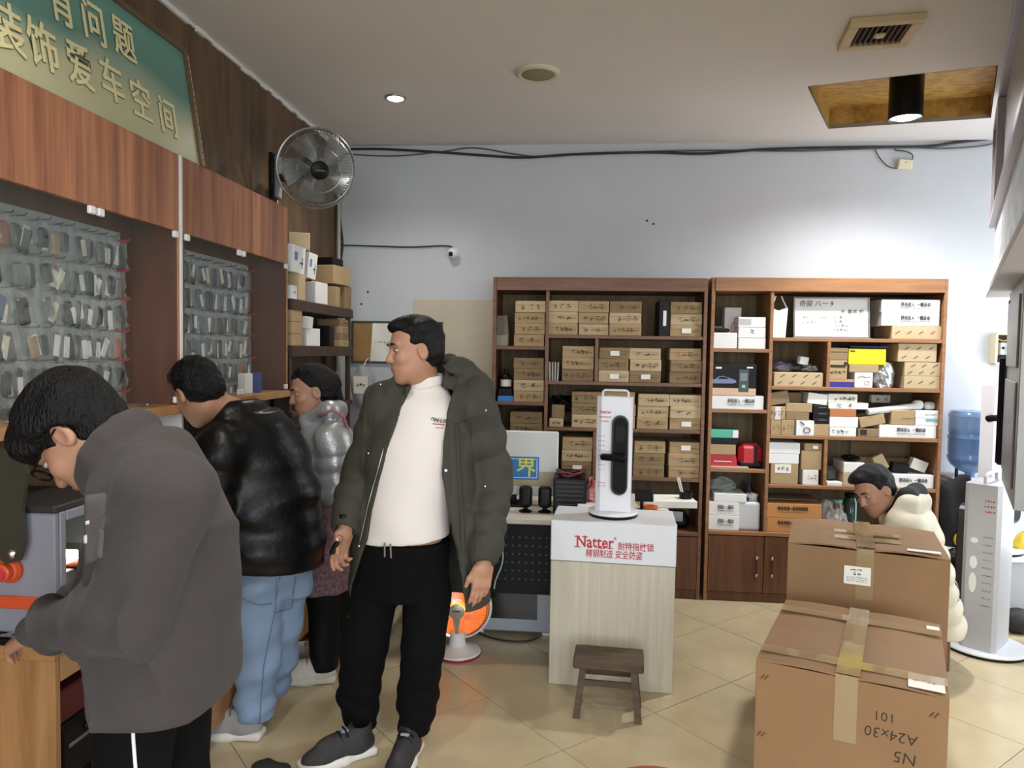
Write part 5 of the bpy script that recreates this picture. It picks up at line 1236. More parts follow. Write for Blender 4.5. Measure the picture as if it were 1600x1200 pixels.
def lock_stand(loc, rz, H, label, lines=True, scale=1.0, m_stw=m_stw):
    t = thing('lock_stand', label, 'lock stand', loc, (0, 0, rz)); k = scale
    obj('base', MB().lathe([(0, .0), (.118 * k, 0), (.12 * k, .004), (.12 * k, .013), (.117 * k, .014)], 48), m_black, t, True)
    obj('base_plate', MB().lathe([(0, .014), (.12 * k, .014), (.122 * k, .018), (.12 * k, .026), (.117 * k, .028), (0, .028)], 48), m_pedw, t, True)
    w, dp = .172 * k, .1 * k
    col = [(-w / 2, -dp * .3), (-w * .36, -dp / 2), (w * .44, -dp / 2), (w / 2, -dp * .38), (w / 2, dp * .4), (w * .4, dp / 2), (-w * .4, dp / 2), (-w / 2, dp * .4)]
    obj('column', MB().prism(col, H - .028 - .03 * k, Matrix.Translation((0, 0, .028))), m_stw, t)
    zt = H - .03 * k
    obj('carry_handle', MB().tube([(-.062 * k, 0, zt - .004), (-.062 * k, 0, zt + .022 * k), (-.052 * k, 0, zt + .03 * k), (.052 * k, 0, zt + .03 * k), (.062 * k, 0, zt + .022 * k), (.062 * k, 0, zt - .004)], .0055 * k, 10), m_stw, t, True)
    yf = -dp / 2
    # lock: rounded long plate, dark glass, lever
    def slot(w_, h_, n=10): return [(w_ / 2 * math.cos(a), h_ / 2 - w_ / 2 + w_ / 2 * math.sin(a)) for a in np.linspace(0, math.pi, n)] + [(w_ / 2 * math.cos(a), -h_ / 2 + w_ / 2 + w_ / 2 * math.sin(a)) for a in np.linspace(math.pi, 2 * math.pi, n)]
    lh = (H - .03) * .66; lz = H * .495; lx = .03 * k
    lk = obj('lock', MB().prism(slot(.08 * k, lh), .02 * k, Matrix.Translation((lx, yf, lz)) @ FRONT), m_lockb, t)
    obj('glass_panel', MB().prism(slot(.066 * k, lh * .955), .004 * k, Matrix.Translation((lx + .002, yf - .02 * k, lz)) @ FRONT), m_lock, lk)
    obj('keypad', MB().box((lx + .002, yf - .0245 * k, lz + lh * .27), (.042 * k, .001, lh * .2)), mat('keypad_black', '#050507', .35, spec=.15), lk)
    obj('lever', MB().tube([(lx + .032 * k, yf - .056 * k, lz - lh * .02), (lx + .028 * k, yf - .058 * k, lz - lh * .02), (lx - .08 * k, yf - .06 * k, lz - lh * .01), (lx - .088 * k, yf - .06 * k, lz - lh * .01)], [.012 * k, .019 * k, .016 * k, .009 * k], 16).lathe([(.024 * k, 0), (.024 * k, .02 * k), (.018 * k, .024 * k), (.018 * k, .04 * k)], 20, Matrix.Translation((lx + .014 * k, yf - .02 * k, lz - lh * .02)) @ Matrix.Rotation(math.radians(90), 4, 'X')), m_lock, lk, True)
    obj('keyhole', MB().lathe([(.006 * k, 0), (.006 * k, .002)], 12, Matrix.Translation((lx, yf - .0245 * k, lz - lh * .2)) @ Matrix.Rotation(math.radians(90), 4, 'X')), m_black, lk)
    if lines:
        text('Natter', .02 * k, m_redp, t, Matrix.Translation((-.042 * k, yf - .001, H * .83)) @ FRONT, bold=.0004, extrude=.0004)
        text('耐特指纹锁', .011 * k, m_redp, t, Matrix.Translation((-.045 * k, yf - .001, H * .79)) @ FRONT, extrude=.0004, name='small_lettering'); text('安全防盗', .009 * k, m_redp, t, Matrix.Translation((-.045 * k, yf - .001, H * .757)) @ FRONT, extrude=.0004, name='small_lettering')
        for q in range(8): obj('print_line', scribble(.034 * k, .007 * k, 6, 300 + q, .0011), m_grey, t, loc=(-.058 * k, yf - .0012, H * (.64 - .038 * q)))
        for q in range(2): obj('print_line', scribble(.04 * k, .008 * k, 6, 320 + q, .0012), m_redp, t, loc=(-.055 * k, yf - .0012, H * (.27 - .025 * q)))
    return t
p = at(958, 806, Z=PH)
lock_stand((p.x, p.y + .02, PH + .0005), math.radians(-7), at(965, 610, Y=p.y + .02).z - PH, 'white lock display stand with black smart lock on the pedestal')
# stool
def stool(loc, rz, W, D, H, label):
    t = thing('wooden_stool', label, 'stool', loc, (0, 0, rz)); m = mat('old_wood', '#5a4632', .65, hex2='#3f2f20', scale=8, stretch=(1, 4, 4), bump=.15)
    obj('seat', MB().box((0, 0, H - .022), (W, D, .044), .006), m, t)
    for sx in (-1, 1):
        for sy in (-1, 1):
            a, b = Vector((sx * W * .36, sy * D * .3, H - .044)), Vector((sx * W * .44, sy * D * .44, 0)); w2 = .015
            obj('leg', MB().add([(b.x - w2, b.y - w2, 0), (b.x + w2, b.y - w2, 0), (b.x + w2, b.y + w2, 0), (b.x - w2, b.y + w2, 0), (a.x - w2, a.y - w2, a.z), (a.x + w2, a.y - w2, a.z), (a.x + w2, a.y + w2, a.z), (a.x - w2, a.y + w2, a.z)],
                [(3, 2, 1, 0), (4, 5, 6, 7), (0, 1, 5, 4), (1, 2, 6, 5), (2, 3, 7, 6), (3, 0, 4, 7)]), m, t)
    for sy in (-1, 1): obj('stretcher', MB().box((0, sy * D * .36, H * .58), (W * .76, .016, .028), .003), m, t)
    for sx in (-1, 1): obj('stretcher', MB().box((sx * W * .39, 0, H * .5), (.016, D * .62, .024), .003), m, t)
stool((.158, 3.235, 0), math.radians(-4), .305, .17, .262, 'small old dark wooden stool in front of the pedestal')
# round stool whose seat edge shows at the bottom of the picture
p = at(1020, 1194, Z=.46)
t = thing('round_stool', 'round orange red stool seat edge at the frame bottom', 'stool', (p.x, p.y - .16, 0))
obj('seat', MB().lathe([(0, .43), (.15, .43), (.16, .437), (.16, .452), (.152, .46), (0, .46)], 48), mat('stool_red', '#9c4a2c', .35, coat=.4), t, True)
obj('rim', MB().lathe([(.16, .434), (.166, .438), (.166, .45), (.16, .455)], 48, close=False), m_black, t, True)
for k in range(4):
    a = math.pi / 4 + k * math.pi / 2; obj('leg', MB().tube([(.11 * math.cos(a), .11 * math.sin(a), .43), (.16 * math.cos(a), .16 * math.sin(a), 0)], .012, 10), m_chrome, t, True)

# radiant heater
hp_ = at(716, 1017, Z=0); hy = hp_.y - .03
ht = thing('radiant_heater', 'white round radiant heater glowing orange on a red based foot', 'heater', (hp_.x, hy, 0), (0, 0, math.radians(4)))
obj('base_ring', MB().lathe([(0, 0), (.125, 0), (.127, .006), (.125, .012)], 40), mat('heater_red', '#8f1f24', .4), ht, True)
obj('foot', MB().lathe([(.124, .012), (.12, .02), (.07, .034), (.045, .05), (.04, .09), (.045, .12), (0, .12)], 40), m_white, ht, True)
HZ = at(716, 946, Y=hy).z; HM = Matrix.Translation((0, -.0, HZ)) @ Matrix.Rotation(math.radians(96), 4, 'X')
HR = .175
obj('shell', MB().lathe([(0, -.09), (.06, -.088), (.12, -.06), (HR, .0), (HR + .006, .012), (HR, .02), (HR - .012, .016)], 48, HM, close=False), m_white, ht, True)
m_dish = mat('heater_dish', '#d98a4a', .4, .2, emit='#ff7a34', estr=.8)
obj('dish', MB().lathe([(0, -.07), (.05, -.066), (.11, -.04), (HR - .014, .012)], 48, HM, close=False), m_dish, ht, True)
obj('element', MB().lathe([(0, -.02), (.03, -.015), (.042, .02), (.036, .045), (0, .05)], 24, HM), mat('heater_core', '#ffb347', .4, emit='#ffb050', estr=1.8), ht, True)
gr = MB()
for k in range(80):
    a = 2 * math.pi * k / 80; gr.tube([HM @ Vector((rr * math.cos(a), rr * math.sin(a), zz)) for rr, zz in ((.05, .075), (.11, .06), (HR - .004, .018))], .0011, 4, caps=False)
for rr, zz in ((.155, .032), (.165, .024)): gr.tube([HM @ Vector((rr * math.cos(a), rr * math.sin(a), zz)) for a in np.linspace(0, 2 * math.pi, 48, endpoint=False)], .003, 5, closed=True)
g_ = obj('wire_guard', gr, m_chrome, ht); g_['kind'] = 'stuff'
cp = obj('centre_plate', MB().lathe([(0, .084), (.03, .083), (.042, .078), (.04, .07), (0, .07)], 28, HM), mat('plate_silver', '#b5ada2', .35, .4), ht, True)
obj('logo', MB().add([(-.02, -.004, .085), (.02, -.004, .085), (.02, .004, .085), (-.02, .004, .085)], [(0, 1, 2, 3)], HM @ Matrix.Translation((0, .006, .0))), mat('logo_brown', '#6a3a30', .5), cp)
obj('strap', MB().add([(-.02, -.036, .078), (.02, -.036, .078), (.01, -.1, .066), (-.01, -.1, .066), (.006, -.16, .03), (-.006, -.16, .03)], [(0, 3, 2, 1), (3, 5, 4, 2)], HM), MATS['plate_silver'], ht)

# desk with the computer corner
DZ = .72; dA = at(800, 810, Z=DZ)
dk = thing('computer_desk', 'white topped desk with black perforated front panel', 'desk', (-.2, dA.y, 0))
m_dtop = mat('desk_top', '#cfc9bb', .45); DX0, DX1 = -1.05, .52
obj('desktop', MB().cb(DX0 + .2, DX1 + .2, 0, .8, DZ - .03, DZ, .004), m_dtop, dk)
obj('front_panel', MB().cb(DX0 + .22, .12, .062, .07, .3, DZ - .03), mat('perforated_black', '#070708', .5, spec=.2), dk)
dots = MB()
for i in range(14):
    for j in range(6): dots.lathe([(.006, 0), (.006, .0012)], 6, Matrix.Translation((-.42 + i * .036 , .0618, .38 + j * .045)) @ Matrix.Rotation(math.radians(90), 4, 'X'))
d_ = obj('perforation', dots, mat('perforation_grey', '#1c1d20', .4), dk); d_['kind'] = 'stuff'
for lx in (DX0 + .23, .13, DX1 + .17): obj('leg', MB().box((lx, .04, (DZ - .03) / 2), (.03, .03, DZ - .03), .003), m_black, dk); obj('leg', MB().box((lx, .74, (DZ - .03) / 2), (.03, .03, DZ - .03), .003), m_black, dk)
# case under the desk
pA, pB = at(745, 988, Z=.02), at(855, 996, Z=.02)
pcx = thing('computer_case', 'grey computer case with dark glass side under the desk', 'computer case', ((pA.x + pB.x) / 2, pA.y + .02, 0)); pw = pB.x - pA.x + .06
obj('body', MB().cb(-pw / 2, pw / 2, 0, .2, .025, .32, .008), mat('case_silver', '#9aa0a8', .4, .2), pcx)
obj('side_glass', MB().cb(-pw / 2 + .05, pw / 2 - .09, -.004, 0, .1, .31, .001), mat('case_glass', '#17140f', .1), pcx)
for sx in (-1, 1): obj('foot', MB().box((sx * pw * .42, .05, .0125), (.05, .04, .025), .003), m_white, pcx)
cable('floor_cable', None, .006, 'black cable curving behind the heater on the floor', pts=[Vector(at(742, 985, Z=.006)), Vector(at(760, 994, Z=.006)), Vector(at(790, 1001, Z=.006)), Vector(at(822, 1002, Z=.006)), Vector(at(838, 1010, Z=.006)) + Vector((0, .12, 0))])
cable('desk_cable', None, .004, 'pale green cable hanging beside the hanging hand', pts=[at(783, 850, Y=3.8), at(786, 868, Y=3.8), at(783, 886, Y=3.79), at(775, 905, Y=3.79), at(772, 920, Y=3.79)], m=mat('cable_mint', '#9fc2a8', .5))
# monitor seen from behind
MYm = 4.15; mA, mB = at(795, 673, Y=MYm), at(871, 780, Y=MYm)
mn = thing('monitor', 'white backed monitor with a blue sticker, back to the shop', 'monitor', (-.37, MYm, DZ)); mw0, mw1 = -.3, mB.x + .37; mh = mA.z - DZ
obj('back_shell', MB().cb(mw0, mw1, 0, .03, .055, mh, .006), mat('monitor_white', '#d9dbd8', .45), mn)
obj('lower_panel', MB().cb(mw0 + .004, mw1 - .004, -.003, 0, .11, mh * .46), mat('monitor_tan', '#b5a688', .6), mn); obj('screen', MB().cb(mw0 + .01, mw1 - .01, .03, .034, .07, mh - .01), mat('monitor_screen', '#1a1d22', .2), mn)
obj('stand_neck', MB().cb(-.05, .03, .0, .03, .01, .06, .004), m_black, mn); obj('stand_foot', MB().cb(-.12, .1, -.07, .1, 0, .012, .004), m_black, mn)
sA, sB = at(800, 713, Y=MYm), at(842, 750, Y=MYm); sx0, sx1, sz0, sz1 = -.1, sB.x + .37, sB.z - DZ, sA.z - DZ
stk = obj('blue_sticker', MB().cb(sx0, sx1, -.006, -.003, sz0, sz1, .001), mat('sticker_blue', '#2e77c0', .4), mn)
br = MB(); th = .004; e_ = .01
br.cb(sx0 + e_, sx1 - e_, -.0072, -.006, sz1 - e_ - th, sz1 - e_).cb(sx0 + e_, sx1 - e_, -.0072, -.006, sz0 + e_, sz0 + e_ + th).cb(sx1 - e_ - th, sx1 - e_, -.0072, -.006, sz0 + e_, sz1 - e_)
obj('sticker_border', br, m_whitecard, stk)
p = at(822, 732, Y=MYm); me = text_mesh('界', .115, bold=.0012); me.transform(Matrix.Translation((p.x + .37, -.0075, p.z - DZ)) @ FRONT); obj('lettering', me, mat('sticker_yellow', '#dfe04a', .4), stk)
for k, (px, lb) in enumerate(((821, 'small black desk speaker in front of the monitor'), (851, 'small black desk speaker at the monitor edge'))):
    q = at(px, 800, Y=3.98); t = thing('desk_speaker', lb, 'speaker', (q.x, 3.98, DZ))
    obj('foot', MB().lathe([(0, 0), (.036, 0), (.036, .006), (.012, .016), (.011, .03)], 20), m_black, t, True)
    b_ = Body(); b_.rbox((0, 0, .085), (.036, .03, .058), .02); obj('body', b_.mesh('body', .006), m_black, t, 'all')
    obj('cone', MB().lathe([(.024, 0), (.02, -.003), (0, -.006)], 20, Matrix.Translation((0, .031, .085)) @ Matrix.Rotation(math.radians(-90), 4, 'X')), m_md, t, True)
q = at(890, 800, Y=4.0); t = thing('mini_tower', 'black mini tower computer with red tools on top', 'computer', (q.x, 3.95, DZ))
tw, thh = .18, at(890, 748, Y=3.95).z - DZ
obj('body', MB().cb(-tw / 2, tw / 2, 0, .34, 0, thh, .006), m_black, t); vv = MB()
for k in range(7): vv.box((0, -.001, .03 + k * .024), (tw * .8, .003, .006))
obj('vent_slots', vv, m_md, t)['kind'] = 'stuff'
tl = MB(); r = random.Random(4)
tl.tube([(q.x + .075 * math.cos(k * .8), 4.02 + .05 * math.sin(k * 1.1), DZ + thh + .018 + .012 * math.sin(k * 1.7)) for k in range(26)], .007, 6)
tag(obj('coiled_cable', tl, mat('cord_red_black', '#6a1f22', .5, hex2='#1b1b1d', scale=30), smooth='all'), 'coiled red and black cable on the mini tower', 'cable')
# clutter right of the tower, behind the pedestal
plastic_bag((at(925, 790, Y=4.1).x, 4.1, DZ + .001), .06, .07, .16, 'white and red crumpled bag behind the pedestal', 61, mat('white_red_bag', '#ddd8d4', .4, hex2='#c25148', scale=9))
tag(obj('white_carton', MB().box((0, 0, .03), (.14, .12, .06), .003), m_whitecard, loc=(at(923, 795, Y=3.9).x, 3.93, DZ + .0005)), 'low white carton beside the crumpled bag', 'box')
t = thing('phone_stand', 'black phone stand right of the lock stand', 'stand', (at(1003, 790, Y=4.05).x, 4.05, DZ))
obj('base', MB().box((0, 0, .01), (.09, .08, .02), .006), m_black, t); obj('arm', MB().tube([(0, .01, .02), (.0, .02, .07), (.01, 0, .1)], .009, 8), m_black, t, True); obj('plate', MB().box((.01, -.01, .1), (.1, .012, .07), .004, Matrix.Rotation(-.5, 4, 'X')), m_black, t)
t = thing('tape_roll', 'orange tape roll lying on the desk behind pedestal', 'tape', (at(1016, 800, Y=4.05).x, 4.05, DZ)); obj('roll', MB().lathe([(.022, 0), (.04, 0), (.04, .042), (.022, .042), (.022, 0)], 28, close=False), m_orange, t, True)
tag(obj('cream_cup', MB().lathe([(0, 0), (.022, 0), (.026, .06), (.023, .06), (.02, .004), (0, .004)], 20), mat('cream_cup', '#ded6bb', .4), loc=(at(991, 800, Y=3.85).x, 3.86, DZ), smooth=True), 'small cream cup behind the lock stand', 'cup')
tag(obj('paper_stack', MB().box((0, 0, .02), (.3, .2, .04), .003), m_paper, loc=(at(1042, 795, Y=4.3).x, 4.3, DZ + .0005), rot=(0, 0, .1)), 'stack of papers on the desk right of the lock stand', 'papers')
tag(obj('grey_notebook', MB().box((0, 0, .012), (.2, .14, .024), .003), mat('notebook_grey', '#6e7176', .5), loc=(at(1035, 805, Y=4.0).x, 3.95, DZ + .0005), rot=(0, 0, -.15)), 'grey notebook at the desk end', 'notebook')
t = thing('pen_holder', 'black pen holder with white pens on the desk', 'pen holder', (at(1071, 790, Y=4.3).x, 4.3, DZ)); obj('cup', MB().lathe([(0, 0), (.035, 0), (.038, .08), (.034, .08), (.031, .005), (0, .005)], 20), m_black, t, True)
for k in range(2): obj('pen', MB().tube([(-.01 * k, 0, .01), (-.04 - .01 * k, 0, .16)], .004, 6), m_white, t)
tag(obj('folded_cloth', MB().box((0, 0, .05), (.26, .16, .1), .03), m_blackcard, loc=(.62, 4.96, ZW + .0005)), 'folded black cloth bag on the dark bookcase worktop', 'cloth')
# open cartons on the floor
def big_carton(c, ang, W, D, H, label, near):
    t = thing('shipping_carton', label, 'carton', (c[0], c[1], 0), (0, 0, ang)); m = mat('carton_brown', '#8d6b48', .75, var=.1, scale=5, bump=.05, bscale=8); mt = mat('packing_tape', '#b39b72', .1, alpha=.55, coat=.5); th = .006
    obj('front_panel', MB().cb(-W / 2, W / 2, -D / 2, -D / 2 + th, 0, H, .002), m, t); obj('rear_panel', MB().cb(-W / 2, W / 2, D / 2 - th, D / 2, 0, H, .002), m, t)
    for s_ in (-1, 1): obj('side_panel', MB().cb(s_ * (W / 2 - th / 2) - th / 2, s_ * (W / 2 - th / 2) + th / 2, -D / 2 + th, D / 2 - th, 0, H, .002), m, t)
    obj('bottom', MB().cb(-W / 2 + th, W / 2 - th, -D / 2 + th, D / 2 - th, 0, .006), m, t)
    for s_ in (-1, 1):                                   # two lid flaps meeting in the middle, slightly bowed
        vs, n = [], 6
        for i in range(n):
            for j in range(5):
                u = i / (n - 1); x = s_ * (W / 2 - (W / 2 - .002) * u); y = -D / 2 + D * j / 4; z = H + .004 + .007 * math.sin(math.pi * u * .9) * (1 if near else 1.6) + (.004 * math.sin(j * 1.7 + s_) if 0 < j < 4 else 0)
                vs += [(x, y, z), (x, y, z - .006)]
        q = lambda i, j, k: (i * 5 + j) * 2 + k
        fs = []
        for i in range(n - 1):
            for j in range(4): fs += [(q(i, j, 0), q(i + 1, j, 0), q(i + 1, j + 1, 0), q(i, j + 1, 0)), (q(i, j, 1), q(i, j + 1, 1), q(i + 1, j + 1, 1), q(i + 1, j, 1))]
        for i in range(n - 1): fs += [(q(i, 0, 0), q(i, 0, 1), q(i + 1, 0, 1), q(i + 1, 0, 0)), (q(i, 4, 0), q(i + 1, 4, 0), q(i + 1, 4, 1), q(i, 4, 1))]
        for j in range(4): fs += [(q(0, j, 0), q(0, j + 1, 0), q(0, j + 1, 1), q(0, j, 1)), (q(n - 1, j, 0), q(n - 1, j, 1), q(n - 1, j + 1, 1), q(n - 1, j + 1, 0))]
        if s_ > 0: fs = [f[::-1] for f in fs]
        obj('lid_flap', MB().add(vs, fs), m, t)
    tz = H + .014 if near else H + .019
    obj('tape', MB().cb(-.035, .035, -D / 2, D / 2, tz, tz + .0008), mt, t); obj('tape', MB().cb(-.035, .03, -D / 2 - .0018, -D / 2 - .0008, H - .2, H + .01), mt, t)
    return t, m, mt
cN = Vector((.979, 2.631)); aN = math.radians(-23)
t, m, mt = big_carton(cN, aN, .545, .67, .6, 'near brown shipping carton with upside down handwriting', True)
for y in (-.245, .2): obj('tape', MB().cb(-.27, .27, y - .03, y + .03, .6145, .6153), mt, t)
obj('shipping_label', MB().cb(.165, .262, -.33, -.22, .6135, .6145), m_paper, t); obj('shipping_label', MB().cb(.225, .265, .23, .27, .6135, .6145), m_paper, t); obj('label_print', scribble(.07, .05, 4, 400, .002), m_grey, t, loc=(.21, -.275, .6148), rot=(math.radians(-90), 0, 0))
def upside(s, x, z, size, **kw): text(s, size, m_ink, t, Matrix.Translation((x, -.3362, z)) @ FRONT @ Matrix.Rotation(math.pi, 4, 'Z'), name='handwriting', extrude=.0004, bold=-.0006, **kw)
upside('101', .105, .508, .042); upside('A24x30', .125, .455, .046, shear=.1); upside('N5', .165, .395, .05, shear=.1)
for (x, z) in ((-.245, .55), (.235, .545), (-.25, .36)):
    obj('crease_mark', MB().box((x - .006, -.336, z), (.004, .0015, .02), 0, Matrix.Rotation(.6, 4, 'Y')).box((x + .006, -.336, z), (.004, .0015, .02), 0, Matrix.Rotation(.6, 4, 'Y')), mat('crease_brown', '#5e3d22', .8), t)
t, m, mt = big_carton((1.263, 3.335), math.radians(-18), .6, .5, .8, 'far brown shipping carton with shiny tape and white label', False)
lb = obj('white_label', MB().cb(-.08, .02, -.2535, -.2525, .66, .735), m_paper, t)
obj('label_print', scribble(.045, .01, 5, 410, .0022), m_ink, lb, loc=(-.035, -.2545, .722)); obj('label_print', scribble(.03, .014, 2, 411, .003), m_ink, lb, loc=(-.03, -.2545, .706))
for k in range(3): obj('label_print', scribble(.08, .006, 12, 412 + k, .0012), m_grey, lb, loc=(-.03, -.2545, .69 - .008 * k))
obj('shipping_label', MB().cb(.15, .27, -.235, -.2, .8195, .8203), m_paper, t)
for k in range(6): obj('faded_print', scribble(.12 + .03 * (k % 3), .012, 8, 420 + k, .003), mat('faded_print', '#8f7350', .8), t, loc=(-.13 + .02 * (k % 2), -.17 + .05 * k, .8165), rot=(math.radians(-90), 0, 0))
for k in range(2): obj('tape', MB().cb(-.12, .14, -.14 + .12 * k, -.08 + .12 * k, .8192, .82), mt, t)
# ------------------------------------------------------------------ right side: slanted display wall, dispenser, low table, lock stands
RD = Vector((.436, .9, 0)).normalized(); RN = Vector((-RD.y, RD.x, 0))           # along the display wall, out into the room
RA = math.atan2(RD.y, RD.x)
E0 = at(1540, 465, Y=4.4); ZCAN = E0.z; ZFR = at(1540, 357, Y=4.4).z
# local frame of the wall cabinet: x along the wall from its far end towards the door, y into the wall
cw = thing('upper_wall_cabinet', 'grey framed upper display cabinet with marble fascia and round spotlights', 'wall cabinet', (E0.x, E0.y, 0), (0, 0, RA + math.pi))
m_frg = mat('frame_grey', '#9a9294', .35, .5); m_pan = mat('panel_taupe', '#8e857e', .4, var=.08)
m_marble = mat('marble_white', '#dcdcd8', .3, hex2='#9a9890', scale=5, stretch=(1, 1, 2.5)); m_under = mat('canopy_underside', '#b7b0ab', .5, var=.04)
LW = 3.0
# room side is local y>0 (the x axis was turned round), wall side is y<0
S = -1.0
def wp(n, a, b, c, d, e, f, m, bev=.002): return obj(n, MB().cb(a, b, min(S * c, S * d), max(S * c, S * d), e, f, bev), m, cw)
wp('bottom_panel', 0, LW, 0.0, -.5, ZCAN, ZCAN + .03, m_under); wp('fascia', .02, LW, -.03, -.05, ZCAN + .03, ZFR, m_marble)
wp('back_body', .02, LW, -.05, -.5, ZCAN + .03, 2.9, m_pan)
wp('frame_rail', 0, LW, .0, -.05, ZFR, ZFR + .04, m_frg)
wp('door_panel', .03, LW, -.03, -.045, ZFR + .04, 2.86, m_pan); wp('frame_rail', 0, LW, .0, -.05, 2.86, 2.9, m_frg); wp('frame_post', 0, .03, 0, -.05, ZFR + .04, 2.86, m_frg); wp('frame_post', .62, .65, 0.002, -.05, ZFR + .04, 2.86, m_frg)
for k in range(6):
    o = obj('spotlight_ring', MB().lathe([(.05, 0), (.05, -.004), (.036, -.006), (.036, 0)], 24, Matrix.Translation((.2 + .42 * k, S * -.2, ZCAN))), mat('ring_grey', '#7f7975', .5), cw, True)
# grey sample door with a long black pull lock, standing below it
pe = at(1579, 600, Y=3.95)
sd = thing('sample_door', 'grey steel sample door with a long black lock and lever', 'door sample', (pe.x, pe.y, 0), (0, 0, RA + math.pi))
zt = ZCAN - .01; m_steel = mat('sample_steel', '#8d8c88', .35, .4, var=.06)
obj('leaf', MB().cb(0, .9, -.02, .02, .98, zt, .003), m_steel, sd); obj('trim_strip', MB().cb(.03, .038, -.026, -.02, 1.2, zt - .04, .001), m_md, sd)
obj('moulding', MB().cb(.08, .8, -.028, -.02, 1.05, 1.5, .004).cb(.08, .8, -.028, -.02, 1.56, zt - .06, .004), m_steel, sd)
lk = obj('lock_body', MB().cb(-.052, -.002, -.05, .02, at(1575, 728, Y=3.95).z, at(1575, 557, Y=3.95).z, .012), m_lock, sd)
obj('lever', MB().tube([(-.03, -.02, 1.29), (-.1, -.06, 1.285), (-.13, -.08, 1.28)], [.018, .017, .02], 12), m_lock, lk, True); obj('lever_end', MB().lathe([(.02, 0), (.024, .01), (.02, .02), (0, .02)], 16, Matrix.Translation((-.12, -.075, 1.282)) @ Matrix.Rotation(math.radians(-90), 4, 'Y')), m_chrome, lk, True)
# frameless glass showcase behind it
gp = at(1572, 1020, Z=0)
gs = thing('glass_showcase', 'frameless clear glass showcase at the right edge', 'showcase', (gp.x + .14, gp.y + .02, 0), (0, 0, RA + math.pi))
m_clear = mat('clear_glass', '#b9c9c0', .03, alpha=.14, spec=.9)
obj('glass_end', MB().cb(0, .008, 0, .4, .02, .92, .001), m_clear, gs); obj('glass_front', MB().cb(.008, .9, 0, .008, .02, .92, .001), m_clear, gs); obj('glass_top', MB().cb(0, .9, 0, .4, .921, .929, .001), m_clear, gs)
obj('base', MB().cb(0, .9, 0, .4, 0, .02, .002), m_frg, gs); obj('chrome_edge', MB().cb(-.004, .004, -.004, .004, .02, .92, .001), m_chrome, gs)
# tall white lock stand on the floor
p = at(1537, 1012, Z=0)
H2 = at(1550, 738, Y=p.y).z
st2 = lock_stand((p.x, p.y, 0), math.radians(228), H2, 'tall floor lock stand with oval holes beside the shipping cartons', lines=False, scale=1.72, m_stw=mat('stand_white_shaded', '#b0aeb0', .35))  # white stand finish darkened, its backlit shade painted into the colour
# seen from its side: oval openings along the column edge
for k, (zz, hh) in enumerate(((.62, .03), (.5, .07), (.39, .11))):
    obj('oval_opening', MB().prism([(.018 * math.cos(a), hh / 2 * math.sin(a)) for a in np.linspace(0, 2 * math.pi, 16, endpoint=False)], .002, Matrix.Translation((.1478, -.03, zz)) @ Matrix.Rotation(math.radians(90), 4, 'Z') @ FRONT), m_whitecard, st2)
for q in range(10): obj('print_line', scribble(.045, .012, 5, 500 + q, .002), m_grey, st2, loc=(.1492, .035, H2 * (.66 - .042 * q)), rot=(0, 0, math.radians(90)))
for q in range(3): obj('print_line', scribble(.05, .018, 4, 520 + q, .0025), m_redp, st2, loc=(.1492, .035, H2 * (.86 - .03 * q)), rot=(0, 0, math.radians(90)))
# low white table with citrus
tA = at(1478, 866, Z=.42)
lt_ = thing('low_table', 'low white table with grey front by the water dispenser', 'table', (tA.x, tA.y, 0)); LWD = 1.1
obj('top', MB().cb(0, LWD, 0, .26, .385, .42, .004), m_white, lt_); obj('front_panel', MB().cb(.02, LWD - .02, .02, .03, .04, .385), mat('table_grey', '#a9acae', .5), lt_)
for a in (.03, LWD - .03): obj('side_panel', MB().cb(a - .01, a + .01, .031, .25, 0, .385), MATS['table_grey'], lt_)
m_pom = mat('citrus_yellow', '#d9b62f', .45, bump=.15, bscale=90)
def fruit(px, py, rr, label):
    q = at(px, py, Y=tA.y + .12); t = thing('pomelo', label, 'fruit', (q.x, tA.y + .12, .4205)); b_ = Body(); b_.ell((0, 0, rr * .93), (rr, rr, rr * .93)).cap((0, 0, rr * 1.5), (0, 0, rr * 1.85), rr * .4, rr * .2, rr * .5)
    obj('peel', b_.mesh('peel', .006), m_pom, t, 'all'); obj('stem', MB().tube([(0, 0, rr * 1.98), (.003, 0, rr * 2.15)], .005, 6), mat('stem_green', '#5f6b34', .7), t)
fruit(1508, 848, .062, 'yellow pomelo on the low white table left of the stand'); fruit(1597, 850, .06, 'yellow pomelo at the right edge of the picture')
# second white lock stand on the low table
q = at(1550, 845, Y=tA.y + .17)
lock_stand((q.x, tA.y + .135,   .4205), math.radians(25), at(1550, 592, Y=tA.y + .2).z - .42, 'white lock stand on the low table behind the black lever', lines=False, scale=1.25)
# water dispenser
wdp = at(1520, 745, Y=4.98)
wd_ = thing('water_dispenser', 'white water dispenser against the back wall', 'water dispenser', (wdp.x, 5.02, 0)); dz = at(1510, 748, Y=4.9).z
obj('body', MB().cb(-.15, .15, -.15, .15, 0.0, dz - .02, .012), m_white, wd_); obj('top_rim', MB().cb(-.145, .145, -.145, .145, dz - .02, dz, .008), m_white, wd_)
obj('label_panel', MB().cb(-.11, .11, -.155, -.15, dz - .12, dz - .05, .002), mat('label_blue', '#9db4cf', .5), wd_); obj('red_stripe', MB().cb(-.11, .11, -.156, -.155, dz - .075, dz - .065), m_redp, wd_)
for sx in (-.05, .05): obj('tap', MB().tube([(sx, -.15, dz - .2), (sx, -.18, dz - .2), (sx, -.185, dz - .24)], .01, 8), m_chrome, wd_, True)
wbq = thing('water_bottle', 'blue translucent water bottle upside down on the dispenser', 'water bottle', (wdp.x, 5.02, dz)); bh = at(1500, 643, Y=4.95).z - dz
